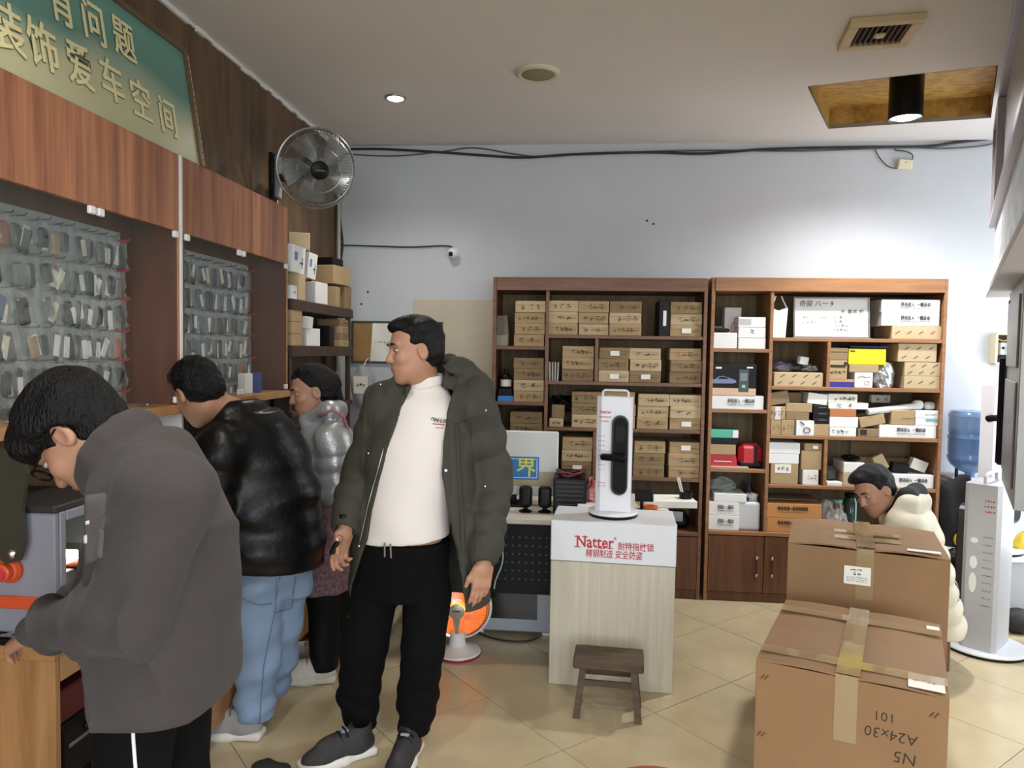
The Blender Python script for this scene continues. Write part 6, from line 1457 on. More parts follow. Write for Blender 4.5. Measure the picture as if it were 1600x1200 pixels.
m_wb = mat('bottle_blue', '#5f86b4', .12, alpha=.7, spec=.8)
prof = [(.028, .0), (.03, .02), (.075, .035), (.115, .07), (.132, .1), (.135, .12), (.128, .135), (.132, .15), (.132, .23), (.137, .24), (.128, .26), (.132, .275), (.132, .36), (.137, .375), (.128, .395), (.118, .405), (0, .405)]
obj('shell', MB().lathe([(r_, z_ * bh / .405) for r_, z_ in prof], 40), m_wb, wbq, True)
obj('water', MB().lathe([(.02, .01), (.07, .04), (.11, .075), (.126, .12), (.126, .3), (0, .3)], 32), mat('water_blue', '#8fb0d4', .05, alpha=.45), wbq, True)
# black coat hanging over the dispenser side
b_ = Body(); cq = at(1498, 800, Y=4.75)
b_.loft([(cq.x + .02, 4.81, .36), (cq.x, 4.81, .6), (cq.x + .02, 4.81, .78), (cq.x + .05, 4.82, .86)], [.07, .1, .11, .03], [.05, .05, .045, .03], (1, 0, 0), .03).loft([(cq.x - .07, 4.81, .03), (cq.x - .05, 4.81, .4)], [.05, .07], [.04, .05], (1, 0, 0), .03)
b_.disp(lambda P: .008 * np.sin(P[:, 0] * 45 + P[:, 2] * 6))
hc_ = thing('black_coat', 'black coat draped in front of the water dispenser', 'coat', (cq.x, 4.81, 0)); sdf_obj('fabric', b_, mat('coat_black', '#151517', .8), hc_, .01)
obj('stand_pole', MB().tube([(cq.x - hc_.location.x + .03, .05, 0), (.03, .05, .9)], .01, 8), m_black, hc_)
# dark shoes or bags on the floor before the table
for k, (px, py) in enumerate(((1506, 962), (1578, 962))):
    q = at(px, py, Z=.07); b_ = Body(); b_.ell((0, 0, .07), (.09, .07, .075)).ell((.05, .02, .04), (.08, .06, .05))
    tag(obj('black_bag', b_.mesh('black_bag', .01), mat('bag_black', '#131314', .6), loc=(q.x, min(q.y, tA.y - .1), 0), smooth='all'), ['small black bag on the floor left of the tall stand', 'small black bag on the floor right of the tall stand'][k], 'bag')
# ------------------------------------------------------------------ people
J = lambda px, py, Y: at(px, py, Y=Y)
m_skin = mat('skin', '#b4856a', .5, var=.06, scale=30); m_hair = mat('hair_black', '#080708', .45, spec=.25, bump=.9, bscale=160, stretch=(1, 1, .35)); m_lip = mat('lip', '#9c5f54', .5); m_eyew = mat('eye_white', '#b5aca2', .3); m_iris = mat('iris', '#1e1512', .15)
def basis(f, u):
    f = _n(V3(f)); u = V3(u); u = _n(u - f * (u @ f)); r = np.cross(f, u)
    return np.stack([r, f, u], 1)                                       # columns right, forward, up
class Head:
    def __init__(s, c, f, u, k=1.0): s.c = V3(c); s.R = basis(f, u); s.k = k
    def L(s, x, y, z): return s.c + s.k * (s.R @ np.array([x, y, z]))
def add_head(B, h, neck_to):
    k = h.k; L = h.L; R = h.R; E = lambda x, y, z, a, b, c, bl=.02, op='add': B.ell(L(x, y, z), (a * k, b * k, c * k), bl, R, op)
    E(0, -.012, .04, .076, .096, .084); E(0, .02, -.035, .062, .074, .078, .035); E(0, .05, -.075, .042, .042, .042, .03); E(0, .072, -.1, .022, .02, .018, .02)
    for sx in (-1, 1):
        E(sx * .034, .062, -.02, .026, .026, .022, .02); E(sx * .03, .094, .012, .018, .016, .013, .012, 'sub')
        E(sx * .078, -.008, -.008, .011, .02, .032, .008); E(sx * .084, -.002, -.004, .006, .011, .02, .006, 'sub')
    B.cap(L(0, .083, .022), L(0, .106, -.022), .008 * k, .0125 * k, .012); E(.011, .096, -.026, .01, .011, .008, .006); E(-.011, .096, -.026, .01, .011, .008, .006)
    E(0, .085, -.052, .026, .014, .006, .006); E(0, .083, -.064, .022, .014, .007, .006); E(0, .08, .035, .05, .014, .01, .015)
    B.cap(L(0, -.02, -.05), neck_to, .054 * k, .06 * k, .03)
def face_parts(par, h):
    L = h.L; k = h.k
    for sx in (-1, 1):
        b = Body(); b.ell(L(sx * .03, .076, .011), (.013 * k, .0115 * k, .0062 * k), .01, h.R); e = sdf_obj('eye', b, m_eyew, par, .003)
        b = Body(); b.ell(L(sx * .03, .0845, .011), (.0062 * k, .0045 * k, .0058 * k), .01, h.R); o = obj('iris', b.mesh('iris', .0025), m_iris, e, 'all'); o.data.transform(par.matrix_basis.inverted())
        obj('eyebrow', MB().tube([L(sx * .014, .094, .033), L(sx * .03, .093, .038), L(sx * .047, .08, .034)], [.003 * k, .0045 * k, .002 * k], 6), m_hair, par, 'all', world=True)
    obj('lips', MB().tube([L(-.022, .085, -.057), L(-.01, .0965, -.056), L(.0, .099, -.0575), L(.01, .0965, -.056), L(.022, .085, -.057)], [.002 * k, .005 * k, .0055 * k, .005 * k, .002 * k], 8), m_lip, par, 'all', world=True)
def add_hair(par, h, style='short', seed=1):
    B = Body(); L = h.L; k = h.k; R = h.R
    B.ell(L(0, -.016, .05), (.083 * k, .104 * k, .088 * k), .02, R); B.ell(L(0, -.045, .0), (.082 * k, .072 * k, .085 * k), .03, R)
    if style in ('short', 'full'): B.ell(L(.01, .035, .098), (.062 * k, .05 * k, .03 * k), .03, R)
    if style == 'full': B.ell(L(0, -.02, .06), (.098 * k, .118 * k, .092 * k), .02, R).ell(L(0, .07, .075), (.075 * k, .045 * k, .04 * k), .03, R)
    if style == 'tied': B.ell(L(0, -.11, .02), (.035 * k, .04 * k, .05 * k), .03, R).cap(L(0, -.11, .01), L(0, -.12, -.1), .03 * k, .018 * k, .02)
    zf = .078 if style != 'full' else .03
    B.rbox(L(0, .105, zf - .09), (.066 * k, .09 * k, .09 * k), .04, .03, R, 'sub')          # face
    for sx in (-1, 1): B.ell(L(sx * .088, .0, -.012), (.03 * k, .026 * k, .036 * k), .012, R, 'sub')
    B.plane(L(0, -.06, -.075 if style != 'full' else -.085), -R[:, 2] * .9 + R[:, 1] * .35, .012)
    B.plane(L(0, .045, -.05), _n(R[:, 1] * .8 - R[:, 2] * .6), .02)
    rn = np.random.RandomState(seed); D = rn.normal(size=(5, 3)) * np.array([[70], [110], [150], [60], [200]]) / 1.7; ph = rn.rand(5) * 6
    def dsp(P): return sum((.0022 if style == 'full' else .0012) * np.sin((P - h.c) @ D[i] + ph[i]) for i in range(5))
    B.disp(dsp)
    return sdf_obj('hair', B, m_hair, par, .005)
def add_hand(B, w, d, n, side, curl=(.25, .3, .35, .4), thumb=(.62, .62, .45), s=1.0):
    w = V3(w); d = _n(V3(d)); n = V3(n); n = _n(n - d * (n @ d)); a = np.cross(d, n) * side
    R = np.stack([d, a, n], 1)
    B.rbox(w + d * .05 * s, (.048 * s, .04 * s, .0145 * s), .013, .02, R); B.cap(w - d * .03, w + d * .02, .027 * s, .026 * s, .02)
    for off, ln, cu, b0 in zip((.03, .01, -.0105, -.03), (.074, .083, .077, .06), curl, (.09, .094, .091, .084)):
        p = w + d * b0 * s + a * off * s; ang = 0.0
        for q, (fr, r0, r1) in enumerate(((.44, .0092, .0085), (.31, .0085, .0077), (.25, .0077, .0062))):
            ang += cu * (1.0 if q else .8); dd = d * math.cos(ang) + n * math.sin(ang); p2 = p + dd * ln * fr * s
            B.cap(p, p2, r0 * s, r1 * s, .006); p = p2
    p = w + d * .022 * s + a * .03 * s; td = _n(d * thumb[0] + a * thumb[1] + n * thumb[2]); p2 = p + td * .046 * s; td2 = _n(td + d * .55 - a * .25 + n * .15); p3 = p2 + td2 * .033 * s
    B.cap(p, p2, .0145 * s, .0108 * s, .015).cap(p2, p3, .0105 * s, .008 * s, .006)
def shoe(par, heel, fwd, mu, ms, L=.29, ml=None, tongue=None):
    f = V3((fwd[0], fwd[1], 0)); f = _n(f); r = np.array([f[1], -f[0], 0]); u = np.array([0, 0, 1.0]); R = np.stack([f, r, u], 1); h = V3(heel)
    P = lambda a, b, c: h + f * a + r * b + u * c
    B = Body(); B.ell(P(.3 * L, 0, .05), (.3 * L, .042, .052), .03, R); B.ell(P(.68 * L, 0, .038), (.3 * L, .047, .04), .04, R); B.cap(P(.24 * L, 0, .06), P(.2 * L, 0, .115), .042, .044, .03); B.ell(P(.48 * L, 0, .085), (.09, .03, .03), .03, R)
    B.plane(P(0, 0, .024), (0, 0, -1)); B.ell(P(.2 * L, 0, .13), (.036, .036, .03), .01, R, 'sub')
    o = sdf_obj('shoe', B, mu, par, .006)
    S = Body(); S.rbox(P(.3 * L, 0, .017), (.31 * L, .043, .017), .014, .03, R); S.rbox(P(.7 * L, 0, .016), (.3 * L, .049, .016), .014, .03, R)
    so = obj('sole', S.mesh('sole', .006), ms, o, 'all'); so.data.transform(par.matrix_basis.inverted())
    lc = MB()
    for k in range(4):
        a = (.42 + .075 * k) * L; z = .129 - .013 * k; lc.tube([P(a - .004, -.032, z - .026), P(a, -.02, z - .006), P(a + .004, 0, z), P(a, .02, z - .006), P(a - .004, .032, z - .026)], .0036, 6)
    lo = obj('laces', lc, ml or m_black, o, 'all', world=False); lo.data.transform(par.matrix_basis.inverted())
    if tongue: to = obj('tongue', MB().box(P(.42 * L, 0, .118), (.03, .034, .012), .004, Matrix(np.vstack([np.column_stack([R, [0, 0, 0]]), [0, 0, 0, 1]]).tolist())), tongue, o); to.data.transform(par.matrix_basis.inverted())
    return o
def folds(seed, amp, sc, axis=(1, 1, .5), n=5):
    rn = np.random.RandomState(seed); D = rn.normal(size=(n, 3)) * np.array(axis) * sc; ph = rn.rand(n) * 6.3
    return lambda P: sum(amp / n * 1.6 * np.sin(P @ D[i] + ph[i] + 1.2 * np.sin(P @ D[(i + 1) % n] * .5)) for i in range(n))

# ---- man in the dark green parka
Y4 = 2.86
m_parka = mat('parka_green', '#403e35', .75, spec=.3, var=.1, scale=25, bump=.12, bscale=120); m_tee = mat('white_sweater', '#e4dcd6', .85, bump=.12, bscale=200); m_bpants = mat('black_trousers', '#080809', .9, spec=.15, bump=.1, bscale=90)
p4 = thing('person', 'person in open dark green parka, white sweater and black trousers holding a key fob', 'person', (-.66, 2.85, 0))
h4 = Head(J(648, 548, 2.84), (-.86, -.5, -.16), (-.1, 0, 1), 1.03)
B = Body(); nk = J(664, 612, 2.9); add_head(B, h4, nk)
B.loft([J(630, 900, Y4), J(642, 780, Y4), J(655, 670, 2.88), nk], [.14, .14, .12, .04], [.1, .11, .08, .04], (1, 0, 0), .05)
aR = [J(603, 628, 2.88), J(565, 735, 2.9), J(541, 815, 2.74)]; aL = [J(738, 630, 2.88), J(770, 750, 2.93), J(757, 868, 2.76)]
B.cap(J(655, 668, 2.9), aR[0] + Vector((0, .02, -.02)), .05, .045, .03).cap(J(655, 668, 2.9), aL[0] + Vector((0, .02, -.02)), .05, .045, .03); B.chain(aR, [.045, .038, .027]); B.chain(aL, [.045, .038, .027])
lgL = [J(584, 930, Y4), J(570, 1010, 2.82), J(560, 1088, 2.84), J(566, 1150, 2.82)]; lgR = [J(666, 930, Y4), J(661, 1010, 2.82), J(652, 1088, 2.84), J(646, 1152, 2.8)]
B.chain(lgL, [.08, .06, .05, .04]); B.chain(lgR, [.08, .06, .05, .04]); B.cap(lgL[-1], lgL[-1] + Vector((-.02, -.03, -.07)), .035, .03); B.cap(lgR[-1], lgR[-1] + Vector((0, -.04, -.07)), .035, .03)
add_hand(B, aR[2] + Vector((0, 0, -.03)), (-.28, -.15, -1), (.75, -.5, -.1), 1, curl=(.35, .55, .7, .8), thumb=(.75, .25, .55))
add_hand(B, aL[2] + Vector((0, 0, -.03)), (-.12, -.1, -1), (-.55, .8, 0), -1, curl=(.2, .22, .28, .35), thumb=(.85, .45, .2))
sdf_obj('body', B, m_skin, p4, .0058); face_parts(p4, h4); add_hair(p4, h4, 'short', 4)
B = Body(); B.loft([J(628, 880, Y4), J(636, 800, Y4), J(650, 700, Y4), J(668, 632, 2.88), J(665, 604, 2.9)], [.178, .176, .176, .142, .08], [.135, .15, .145, .12, .078], (1, 0, 0), .03)
B.loft([J(664, 614, 2.895), J(664, 585, 2.885)], [.082, .071], [.08, .07], (1, 0, 0), .015); B.plane(J(640, 853, 2.72), (.12, 0, -1)); B.disp(folds(41, .004, 22, (1, .3, .8)))
sh = sdf_obj('sweater', B, m_tee, p4, .0075)
pl, pn = surf(sh, 680, 656)
text('RLDH·US', .021, m_ink, sh, Matrix.Translation(pl - p4.location + Vector((0, -.003, 0))) @ Matrix.Rotation(.12, 4, 'Y') @ FRONT, name='chest_print', extrude=.0035, shear=.3)
seam('chest_print_line', sh, [(676, 662), (694, 664)], .0018, m_inkr, p4.location); seam('chest_print_line', sh, [(680, 668), (692, 669)], .0014, m_inkr, p4.location)
seam('neck_band', sh, [(640, 602), (655, 608), (672, 606), (690, 597)], .0035, m_tee, p4.location)
B = Body(); B.loft([J(630, 838, Y4), J(626, 930, Y4)], [.185, .19], [.142, .12], (1, 0, 0), .04)
B.chain([J(584, 925, Y4), lgL[1], lgL[2], J(566, 1146, 2.82)], [.098, .09, .08, .056], .022); B.chain([J(668, 925, Y4), lgR[1], lgR[2], J(646, 1150, 2.8)], [.096, .087, .082, .06], .022)
B.disp(lambda P: .005 * np.sin(P[:, 2] * 75 + 3 * np.sin(P[:, 0] * 14)) * np.clip((.45 - P[:, 2]) / .3, 0, 1) + folds(42, .004, 20)(P))
B.plane(J(630, 842, Y4), (0, 0, 1)); B.plane(Vector((0, 0, .085)), (0, 0, -1)); sdf_obj('trousers', B, m_bpants, p4, .0075)
obj('drawstring', MB().tube([J(601, 848, 2.71), J(601, 870, 2.71)], .0035, 6).tube([J(610, 850, 2.71), J(611, 872, 2.71)], .0035, 6), m_grey, p4, world=True)
B = Body()
B.loft([J(652, 960, 2.88), J(654, 880, 2.88), J(655, 780, 2.88), J(662, 680, 2.89), J(668, 610, 2.9)], [.29, .275, .25, .215, .14], [.19, .19, .2, .18, .12], (1, 0, 0), .04, rings=0)
B.cap(J(668, 622, 2.9), aR[0], .1, .088, .05).cap(J(672, 622, 2.9), aL[0], .1, .092, .05)
B.cap(aR[0], aR[1], .086, .074, .03, rings=3, amp=.008).cap(aR[1], aR[2], .076, .06, .03, rings=3, amp=.008); B.cap(aL[0], aL[1], .092, .082, .03, rings=3, amp=.01).cap(aL[1], aL[2], .084, .062, .03, rings=4, amp=.01)
# collar and hood
B.chain([J(640, 612, 2.77), J(690, 590, 2.8), J(722, 578, 2.9), J(700, 575, 3.02), J(660, 580, 3.04), J(628, 592, 2.94), J(612, 612, 2.82)], [.02, .035, .042, .05, .05, .035, .024], .03)
B.chain([J(722, 582, 2.93), J(752, 612, 2.98), J(690, 625, 3.08), J(640, 615, 3.05)], [.05, .05, .06, .05], .04)
B.disp(folds(43, .009, 22, (1, .4, 1.3))); B.disp(lambda P: .005 * np.abs(np.sin(P[:, 2] * 24 + 1.5 * np.sin(P[:, 0] * 9))) * (np.abs(P[:, 0] + .63) > .2))
B.shell(.03)
ov = [J(628, 612, 2.68), J(604, 690, 2.68), J(575, 800, 2.68), J(566, 850, 2.68), J(535, 930, 2.68), J(535, 980, 2.68), J(722, 980, 2.68), J(716, 900, 2.68), J(703, 835, 2.68), J(686, 745, 2.68), J(690, 650, 2.68), J(704, 592, 2.68), J(665, 560, 2.68)]
B.cutpoly([(v.x, v.z) for v in ov], 2.84)
B.ell(J(664, 575, 2.87), (.085, .1, .11), .01, op='sub')
hz = J(640, 925, 2.86).z; B.plane((0, 0, hz), (.1, 0, -1), .006)
for a_ in (aR, aL): d_ = (a_[2] - a_[1]).normalized(); B.ell(a_[2] + d_ * .1, (.055, .055, .09), .008, np.array(frame_matrix((0, 0, 0), d_.orthogonal(), d_).to_3x3()), op='sub')
pk = sdf_obj('parka', B, m_parka, p4, .0068)
for (px, py) in ((594, 600), (758, 641), (697, 735), (575, 708), (560, 853), (757, 760)):
    q, qn = surf(pk, px, py)
    if q is not None: obj('snap_button', MB().lathe([(0, .004), (.006, .003), (.0075, 0)], 12, frame_matrix(q - p4.location, qn.orthogonal(), qn)), m_chrome, pk, True)
m_seam = mat('parka_seam', '#2b2a26', .8)
drape('chest_flap', pk, [(704, 652), (764, 636), (766, 646), (706, 664)], m_parka, p4.location)
drape('storm_flap', pk, [(699, 655), (711, 655), (724, 900), (706, 880)], m_parka, p4.location, 6, 30, .007)
drape('pocket_flap', pk, [(728, 772), (742, 772), (744, 800), (730, 800)], m_parka, p4.location, 6, 8, .005)
for pts_ in ([(716, 660), (722, 760), (730, 900)], [(585, 640), (580, 720), (562, 800)], [(735, 660), (741, 760), (742, 860)]): seam('stitch_line', pk, pts_, .002, m_seam, p4.location, lift=.2)
seam('zip_edge', pk, [(600, 700), (574, 795), (562, 850)], .004, m_alu, p4.location)
drape('cuff_tab', pk, [(529, 803), (542, 803), (542, 811), (529, 811)], m_black, p4.location, 4, 4, .004)
m_sneak = mat('sneaker_grey', '#302e2e', .75, var=.2, scale=40, bump=.2, bscale=150); m_solew = mat('sole_white', '#dcdad2', .5)
shoe(p4, (J(583, 1188, 2.78).x, 2.80, 0), (-.8, -.62), m_sneak, m_solew, .3, tongue=mat('tongue_lilac', '#8d8fa0', .6)); shoe(p4, (J(642, 1188, 2.78).x, 2.85, 0), (-.08, -1), m_sneak, m_solew, .3, tongue=MATS['tongue_lilac'])
kf = J(523, 856, 2.68); k_ = thing('key_fob', 'small black and silver key fob held by the person in the parka', 'key fob', kf, (0, .5, 0))
obj('shell', MB().box((0, 0, 0), (.02, .034, .062), .009), m_fob, k_); obj('chrome_edge', MB().box((-.011, 0, .0), (.003, .03, .05), .001), m_chrome, k_); obj('ring', MB().tube([(.012 * math.cos(a), 0, .042 + .012 * math.sin(a)) for a in np.linspace(0, 6.28, 14, endpoint=False)], .0015, 5, closed=True), m_chrome, k_)

# ---- man in the grey fleece bending over the key machine
Y1 = 1.64
m_fleece = mat('grey_fleece', '#443e3d', .95, var=.1, scale=14, bump=.35, bscale=220, sheen=.06); m_fleece_lit = mat('grey_fleece_lit', '#625c59', .95, bump=.2, bscale=200, sheen=.05)
p1 = thing('person', 'person in grey fleece and glasses bending over the key machine', 'person', (J(255, 1300, Y1).x, Y1, 0))
h1 = Head(J(126, 682, 1.62), (-.5, -.13, -.86), (-.86, .0, .5), 1.06)
B = Body(); nk = J(205, 715, Y1); add_head(B, h1, J(200, 705, Y1))
sp1 = [J(252, 1075, Y1), J(266, 960, Y1), J(258, 830, Y1), J(238, 745, Y1), J(205, 700, Y1)]
B.loft(sp1, [.15, .15, .15, .12, .06], [.1, .1, .1, .09, .06], (0, 1, 0), .05)
a1 = [J(262, 775, 1.47), J(192, 958, 1.44), J(52, 985, 1.64)]; a1b = [J(228, 770, 1.8), J(175, 900, 1.84), J(118, 945, 1.86)]
B.cap(sp1[3], a1[0], .07, .05, .04).cap(sp1[3], a1b[0], .07, .05, .04); B.chain(a1, [.05, .042, .028]); B.chain(a1b, [.05, .042, .028])
hx = p1.location.x
for dy in (-.09, .09): B.chain([(hx + .0, Y1 + dy, .88), (hx - .05, Y1 + dy, .48), (hx, Y1 + dy, .09), (hx - .1, Y1 + dy, .05)], [.08, .06, .045, .03])
add_hand(B, a1[2] + Vector((-.005, .01, -.005)), (-.75, .35, -.42), (.1, .45, -.85), -1, curl=(.3, .35, .4, .45), thumb=(.7, .5, .3)); add_hand(B, a1b[2], (-.8, .1, -.4), (.1, .2, -.9), 1)
sdf_obj('body', B, m_skin, p1, .006); face_parts(p1, h1); add_hair(p1, h1, 'full', 7)
B = Body(); B.loft([J(252, 1110, Y1), sp1[0] + Vector((.01, 0, 0)), sp1[1], sp1[2], sp1[3], sp1[4]], [.2, .205, .2, .2, .18, .1], [.15, .152, .152, .142, .118, .085], (0, 1, 0), .05)
B.cap(sp1[3], a1[0], .1, .09, .05).cap(sp1[3], a1b[0], .1, .095, .06); B.chain(a1, [.095, .083, .046], .016); B.chain(a1b, [.1, .08, .048], .03)
cc = V3(J(186, 706, Y1)); nd = _n(V3(h1.c) - V3(sp1[3])); e1 = np.array([0, 1, 0.]); e2 = _n(np.cross(nd, e1)); ring_ = [Vector(cc + .085 * math.cos(a) * e1 + .088 * math.sin(a) * e2) for a in np.linspace(0, 2 * math.pi, 13)]
B.chain(ring_, [.034] * 13, .03)
B.disp(folds(11, .011, 15, (1, .5, .8))); B.disp(lambda P: .016 * (1 - np.abs(np.sin((P[:, 0] * .85 - P[:, 2] * .45 + .1 * np.sin(P[:, 2] * 7)) * 22))) ** 3 * np.clip((1.3 - P[:, 2]) / .25, 0, 1))
B.plane(J(250, 1083, Y1), (-.05, 0, -1), .02); B.ell(h1.L(0, .01, -.03), (.078, .09, .1), .01, h1.R, 'sub')
for a_ in (a1, a1b): d_ = (a_[2] - a_[1]).normalized(); B.ell(a_[2] + d_ * .12, (.04, .04, .1), .008, np.array(frame_matrix((0, 0, 0), d_.orthogonal(), d_).to_3x3()), op='sub')
fl_ = sdf_obj('fleece_jacket', B, m_fleece, p1, .0068)
drape('front_panel', fl_, [(134, 772), (168, 768), (160, 872), (134, 884)], m_fleece_lit, p1.location, 10, 14, .006)  # paler chest patch: the machine's light painted into the fleece colour
for q_ in ([(137, 812), (146, 810), (145, 820), (137, 822)], [(135, 832), (142, 830), (142, 852), (135, 853)]): drape('front_print', fl_, q_, m_whitecard, p1.location, 4, 4, .009)
B = Body(); B.loft([(hx + .01, Y1, .93), (hx + .0, Y1, .8)], [.165, .165], [.1, .1], (0, 1, 0), .04)
for dy in (-.09, .09): B.chain([(hx - .005, Y1 + dy * .9, .84), (hx - .03, Y1 + dy, .48), (hx, Y1 + dy, .12)], [.092, .08, .07], .04)
B.disp(folds(12, .006, 14)); B.plane((0, 0, .06), (0, 0, -1)); tr1 = sdf_obj('trousers', B, m_bpants, p1, .008)
seam('side_stripe', tr1, [(206, 1088), (207, 1120), (209, 1160), (213, 1215), (217, 1300)], .0042, m_whitecard, p1.location)
drape('thigh_patch', tr1, [(177, 1092), (189, 1095), (192, 1137), (182, 1133)], m_whitecard, p1.location, 5, 8, .003)
drape('thigh_patch_field', tr1, [(178, 1095), (187, 1098), (190, 1134), (183, 1130)], m_black, p1.location, 5, 8, .005)
for a_, b_, c_, d_ in ((180, 1103, 186, 1112), (183, 1117, 188, 1126)): drape('patch_mark', tr1, [(a_, b_), (c_, b_ + 1), (c_ + 1, d_), (a_ + 1, d_)], m_whitecard, p1.location, 4, 4, .0068)
for dy in (-.09, .09): shoe(p1, (hx + .07, Y1 + dy, 0), (-1, 0), m_sneak, m_solew)
gl = MB(); L = h1.L
for sx in (-1, 1):
    gl.tube([L(sx * .033 + .025 * math.cos(a), .104, .008 + .019 * math.sin(a)) for a in np.linspace(0, 6.283, 18, endpoint=False)], .0028, 6, closed=True)
    gl.tube([L(sx * .058, .1, .014), L(sx * .078, .05, .012), L(sx * .083, -.01, .012), L(sx * .082, -.03, -.005)], .0026, 6)
gl.tube([L(-.009, .106, .012), L(0, .109, .014), L(.009, .106, .012)], .0025, 6)
obj('glasses', gl, m_black, p1, 'all', world=True)

# ---- man in the black leather jacket
Y2 = 2.95
m_leather = mat('black_leather', '#0a0a0b', .36, spec=.32, bump=.22, bscale=40); m_jeans = mat('blue_jeans', '#7c92ad', .85, var=.22, scale=7, bump=.25, bscale=200)
p2 = thing('person', 'person in black leather jacket and blue jeans leaning over the counter', 'person', (J(405, 1175, Y2).x, Y2, 0))
h2 = Head(J(308, 612, 2.79), (-.72, .42, -.5), (-.42, .1, .9), 1.03)
f2, r2 = Vector((-.72, .69, 0)), Vector((.69, .72, 0))
B = Body(); sp2 = [J(424, 890, Y2), J(424, 800, Y2), J(406, 705, Y2), J(376, 650, 2.92)]; add_head(B, h2, J(365, 645, 2.92))
B.loft(sp2, [.16, .17, .17, .08], [.1, .12, .11, .07], r2, .05)
a2 = [J(345, 705, 2.78), J(322, 800, 2.72), J(300, 838, 2.82)]; a2b = [J(436, 694, 3.06), J(452, 790, 3.07), J(400, 830, 3.12)]
B.cap(sp2[2], a2[0], .08, .05, .05).cap(sp2[2], a2b[0], .08, .05, .05); B.chain(a2, [.05, .04, .028]); B.chain(a2b, [.05, .04, .028])
add_hand(B, a2[2], (-.6, .7, -.3), (.1, .1, -1), -1); add_hand(B, a2b[2], (-.85, .5, -.2), (.1, .1, -1), 1)
l2 = [J(405, 920, 2.88), J(402, 1030, 2.88), J(392, 1150, 2.86)]; l2b = [J(446, 920, 3.0), J(432, 1025, 3.04), J(418, 1112, 3.1)]
B.chain(l2 + [l2[2] + Vector((-.05, 0, -.05))], [.08, .06, .042, .03]); B.chain(l2b + [l2b[2] + Vector((-.05, 0, -.05))], [.08, .06, .042, .03])
sdf_obj('body', B, m_skin, p2, .0065); face_parts(p2, h2); add_hair(p2, h2, 'short', 9)
B = Body(); B.loft([J(428, 920, Y2), J(428, 870, Y2), sp2[1], sp2[2], J(386, 648, 2.93)], [.225, .225, .225, .21, .13], [.145, .15, .155, .14, .095], r2, .05)
B.cap(sp2[2] + Vector((-.02, 0, .03)), a2[0], .12, .1, .06).cap(sp2[2] + Vector((-.02, 0, .02)), a2b[0], .11, .085, .06); B.cap(a2[0], a2[1], .095, .08, .04, rings=3, amp=.01).cap(a2[1], a2[2], .082, .06, .04, rings=3, amp=.01); B.cap(a2b[0], a2b[1], .085, .075, .04, rings=3, amp=.01).cap(a2b[1], a2b[2], .08, .06, .04)
cc = V3(J(362, 640, 2.92)); nd = _n(V3(h2.c) - V3(sp2[2])); e1 = _n(V3(r2)); e2 = _n(np.cross(nd, e1)); B.chain([Vector(cc + .09 * math.cos(a) * e1 + .09 * math.sin(a) * e2) for a in np.linspace(0, 2 * math.pi, 13)], [.032] * 13, .03)
B.disp(folds(21, .012, 16, (1, .6, 1.4))); B.disp(lambda P: .004 * np.sin(P[:, 2] * 38 + 4 * np.sin(P[:, 0] * 7)))
B.plane(J(435, 884, Y2), (-.12, 0, -1), .015)
sdf_obj('leather_jacket', B, m_leather, p2, .0075)
B = Body(); B.loft([J(430, 865, Y2), J(426, 930, Y2)], [.165, .165], [.115, .11], r2, .04); B.chain([l2[0], l2[1], J(394, 1165, 2.86)], [.096, .084, .074], .03); B.chain([l2b[0], l2b[1], J(418, 1125, 3.1)], [.096, .082, .07], .03)
B.disp(folds(22, .011, 24, (1, .6, 1.3))); B.disp(lambda P: .005 * np.sin(P[:, 2] * 80 + 3 * np.sin(P[:, 0] * 12)) * np.clip((.35 - P[:, 2]) / .2, 0, 1)); B.plane(Vector((0, 0, .075)), (0, 0, -1)); jn = sdf_obj('jeans', B, m_jeans, p2, .0068)
m_stitch = mat('jean_stitch', '#5b6f8a', .8)
seam('jean_seam', jn, [(438, 895), (428, 960), (412, 1040), (405, 1130)], .0028, m_stitch, p2.location); seam('jean_seam', jn, [(380, 935), (405, 945), (425, 942)], .0028, m_stitch, p2.location)
drape('back_pocket', jn, [(432, 905), (462, 900), (456, 950), (430, 958)], m_jeans, p2.location, 8, 8, .005)
seam('pocket_stitch', jn, [(432, 905), (430, 958), (456, 950), (462, 900)], .0025, m_stitch, p2.location)
m_sneakw = mat('sneaker_white', '#d3cec3', .6, var=.1, scale=30); m_sneakg = mat('sneaker_mesh_grey', '#8b8987', .7, bump=.2, bscale=150)
shoe(p2, (J(412, 1185, 2.85).x, 2.84, 0), (-.97, -.05), m_sneakg, m_sneakw, .3, ml=MATS['grey_cable']); shoe(p2, (J(432, 1130, 3.15).x, 3.14, 0), (-.95, .25), m_sneakw, m_sneakw, .3)

# ---- woman in the silver jacket with a floral apron
Y3 = 3.46
m_silver = mat('silver_puffer', '#b4b7b8', .34, .45, bump=.7, bscale=22); m_floral = mat('floral_apron', '#8f6c74', .8, hex2='#4e3a44', scale=60)
p3 = thing('person', 'person in silver puffer jacket and floral apron standing behind the counter end', 'person', (J(512, 1050, Y3).x, Y3, 0))
h3 = Head(J(487, 612, 3.44), (-.82, -.5, -.28), (-.1, 0, 1), .98)
B = Body(); sp3 = [J(512, 900, Y3), J(514, 780, Y3), J(514, 700, Y3), J(503, 650, Y3)]; add_head(B, h3, sp3[3])
B.loft(sp3, [.14, .14, .13, .06], [.09, .1, .09, .055], (0, 1, 0), .05)
a3 = [J(522, 690, 3.3), J(526, 765, 3.27), J(478, 752, 3.34)]; a3b = [J(512, 690, 3.62), J(515, 765, 3.64), J(470, 748, 3.58)]
for a_ in (a3, a3b): B.cap(sp3[2], a_[0], .06, .04, .05); B.chain(a_, [.042, .035, .025])
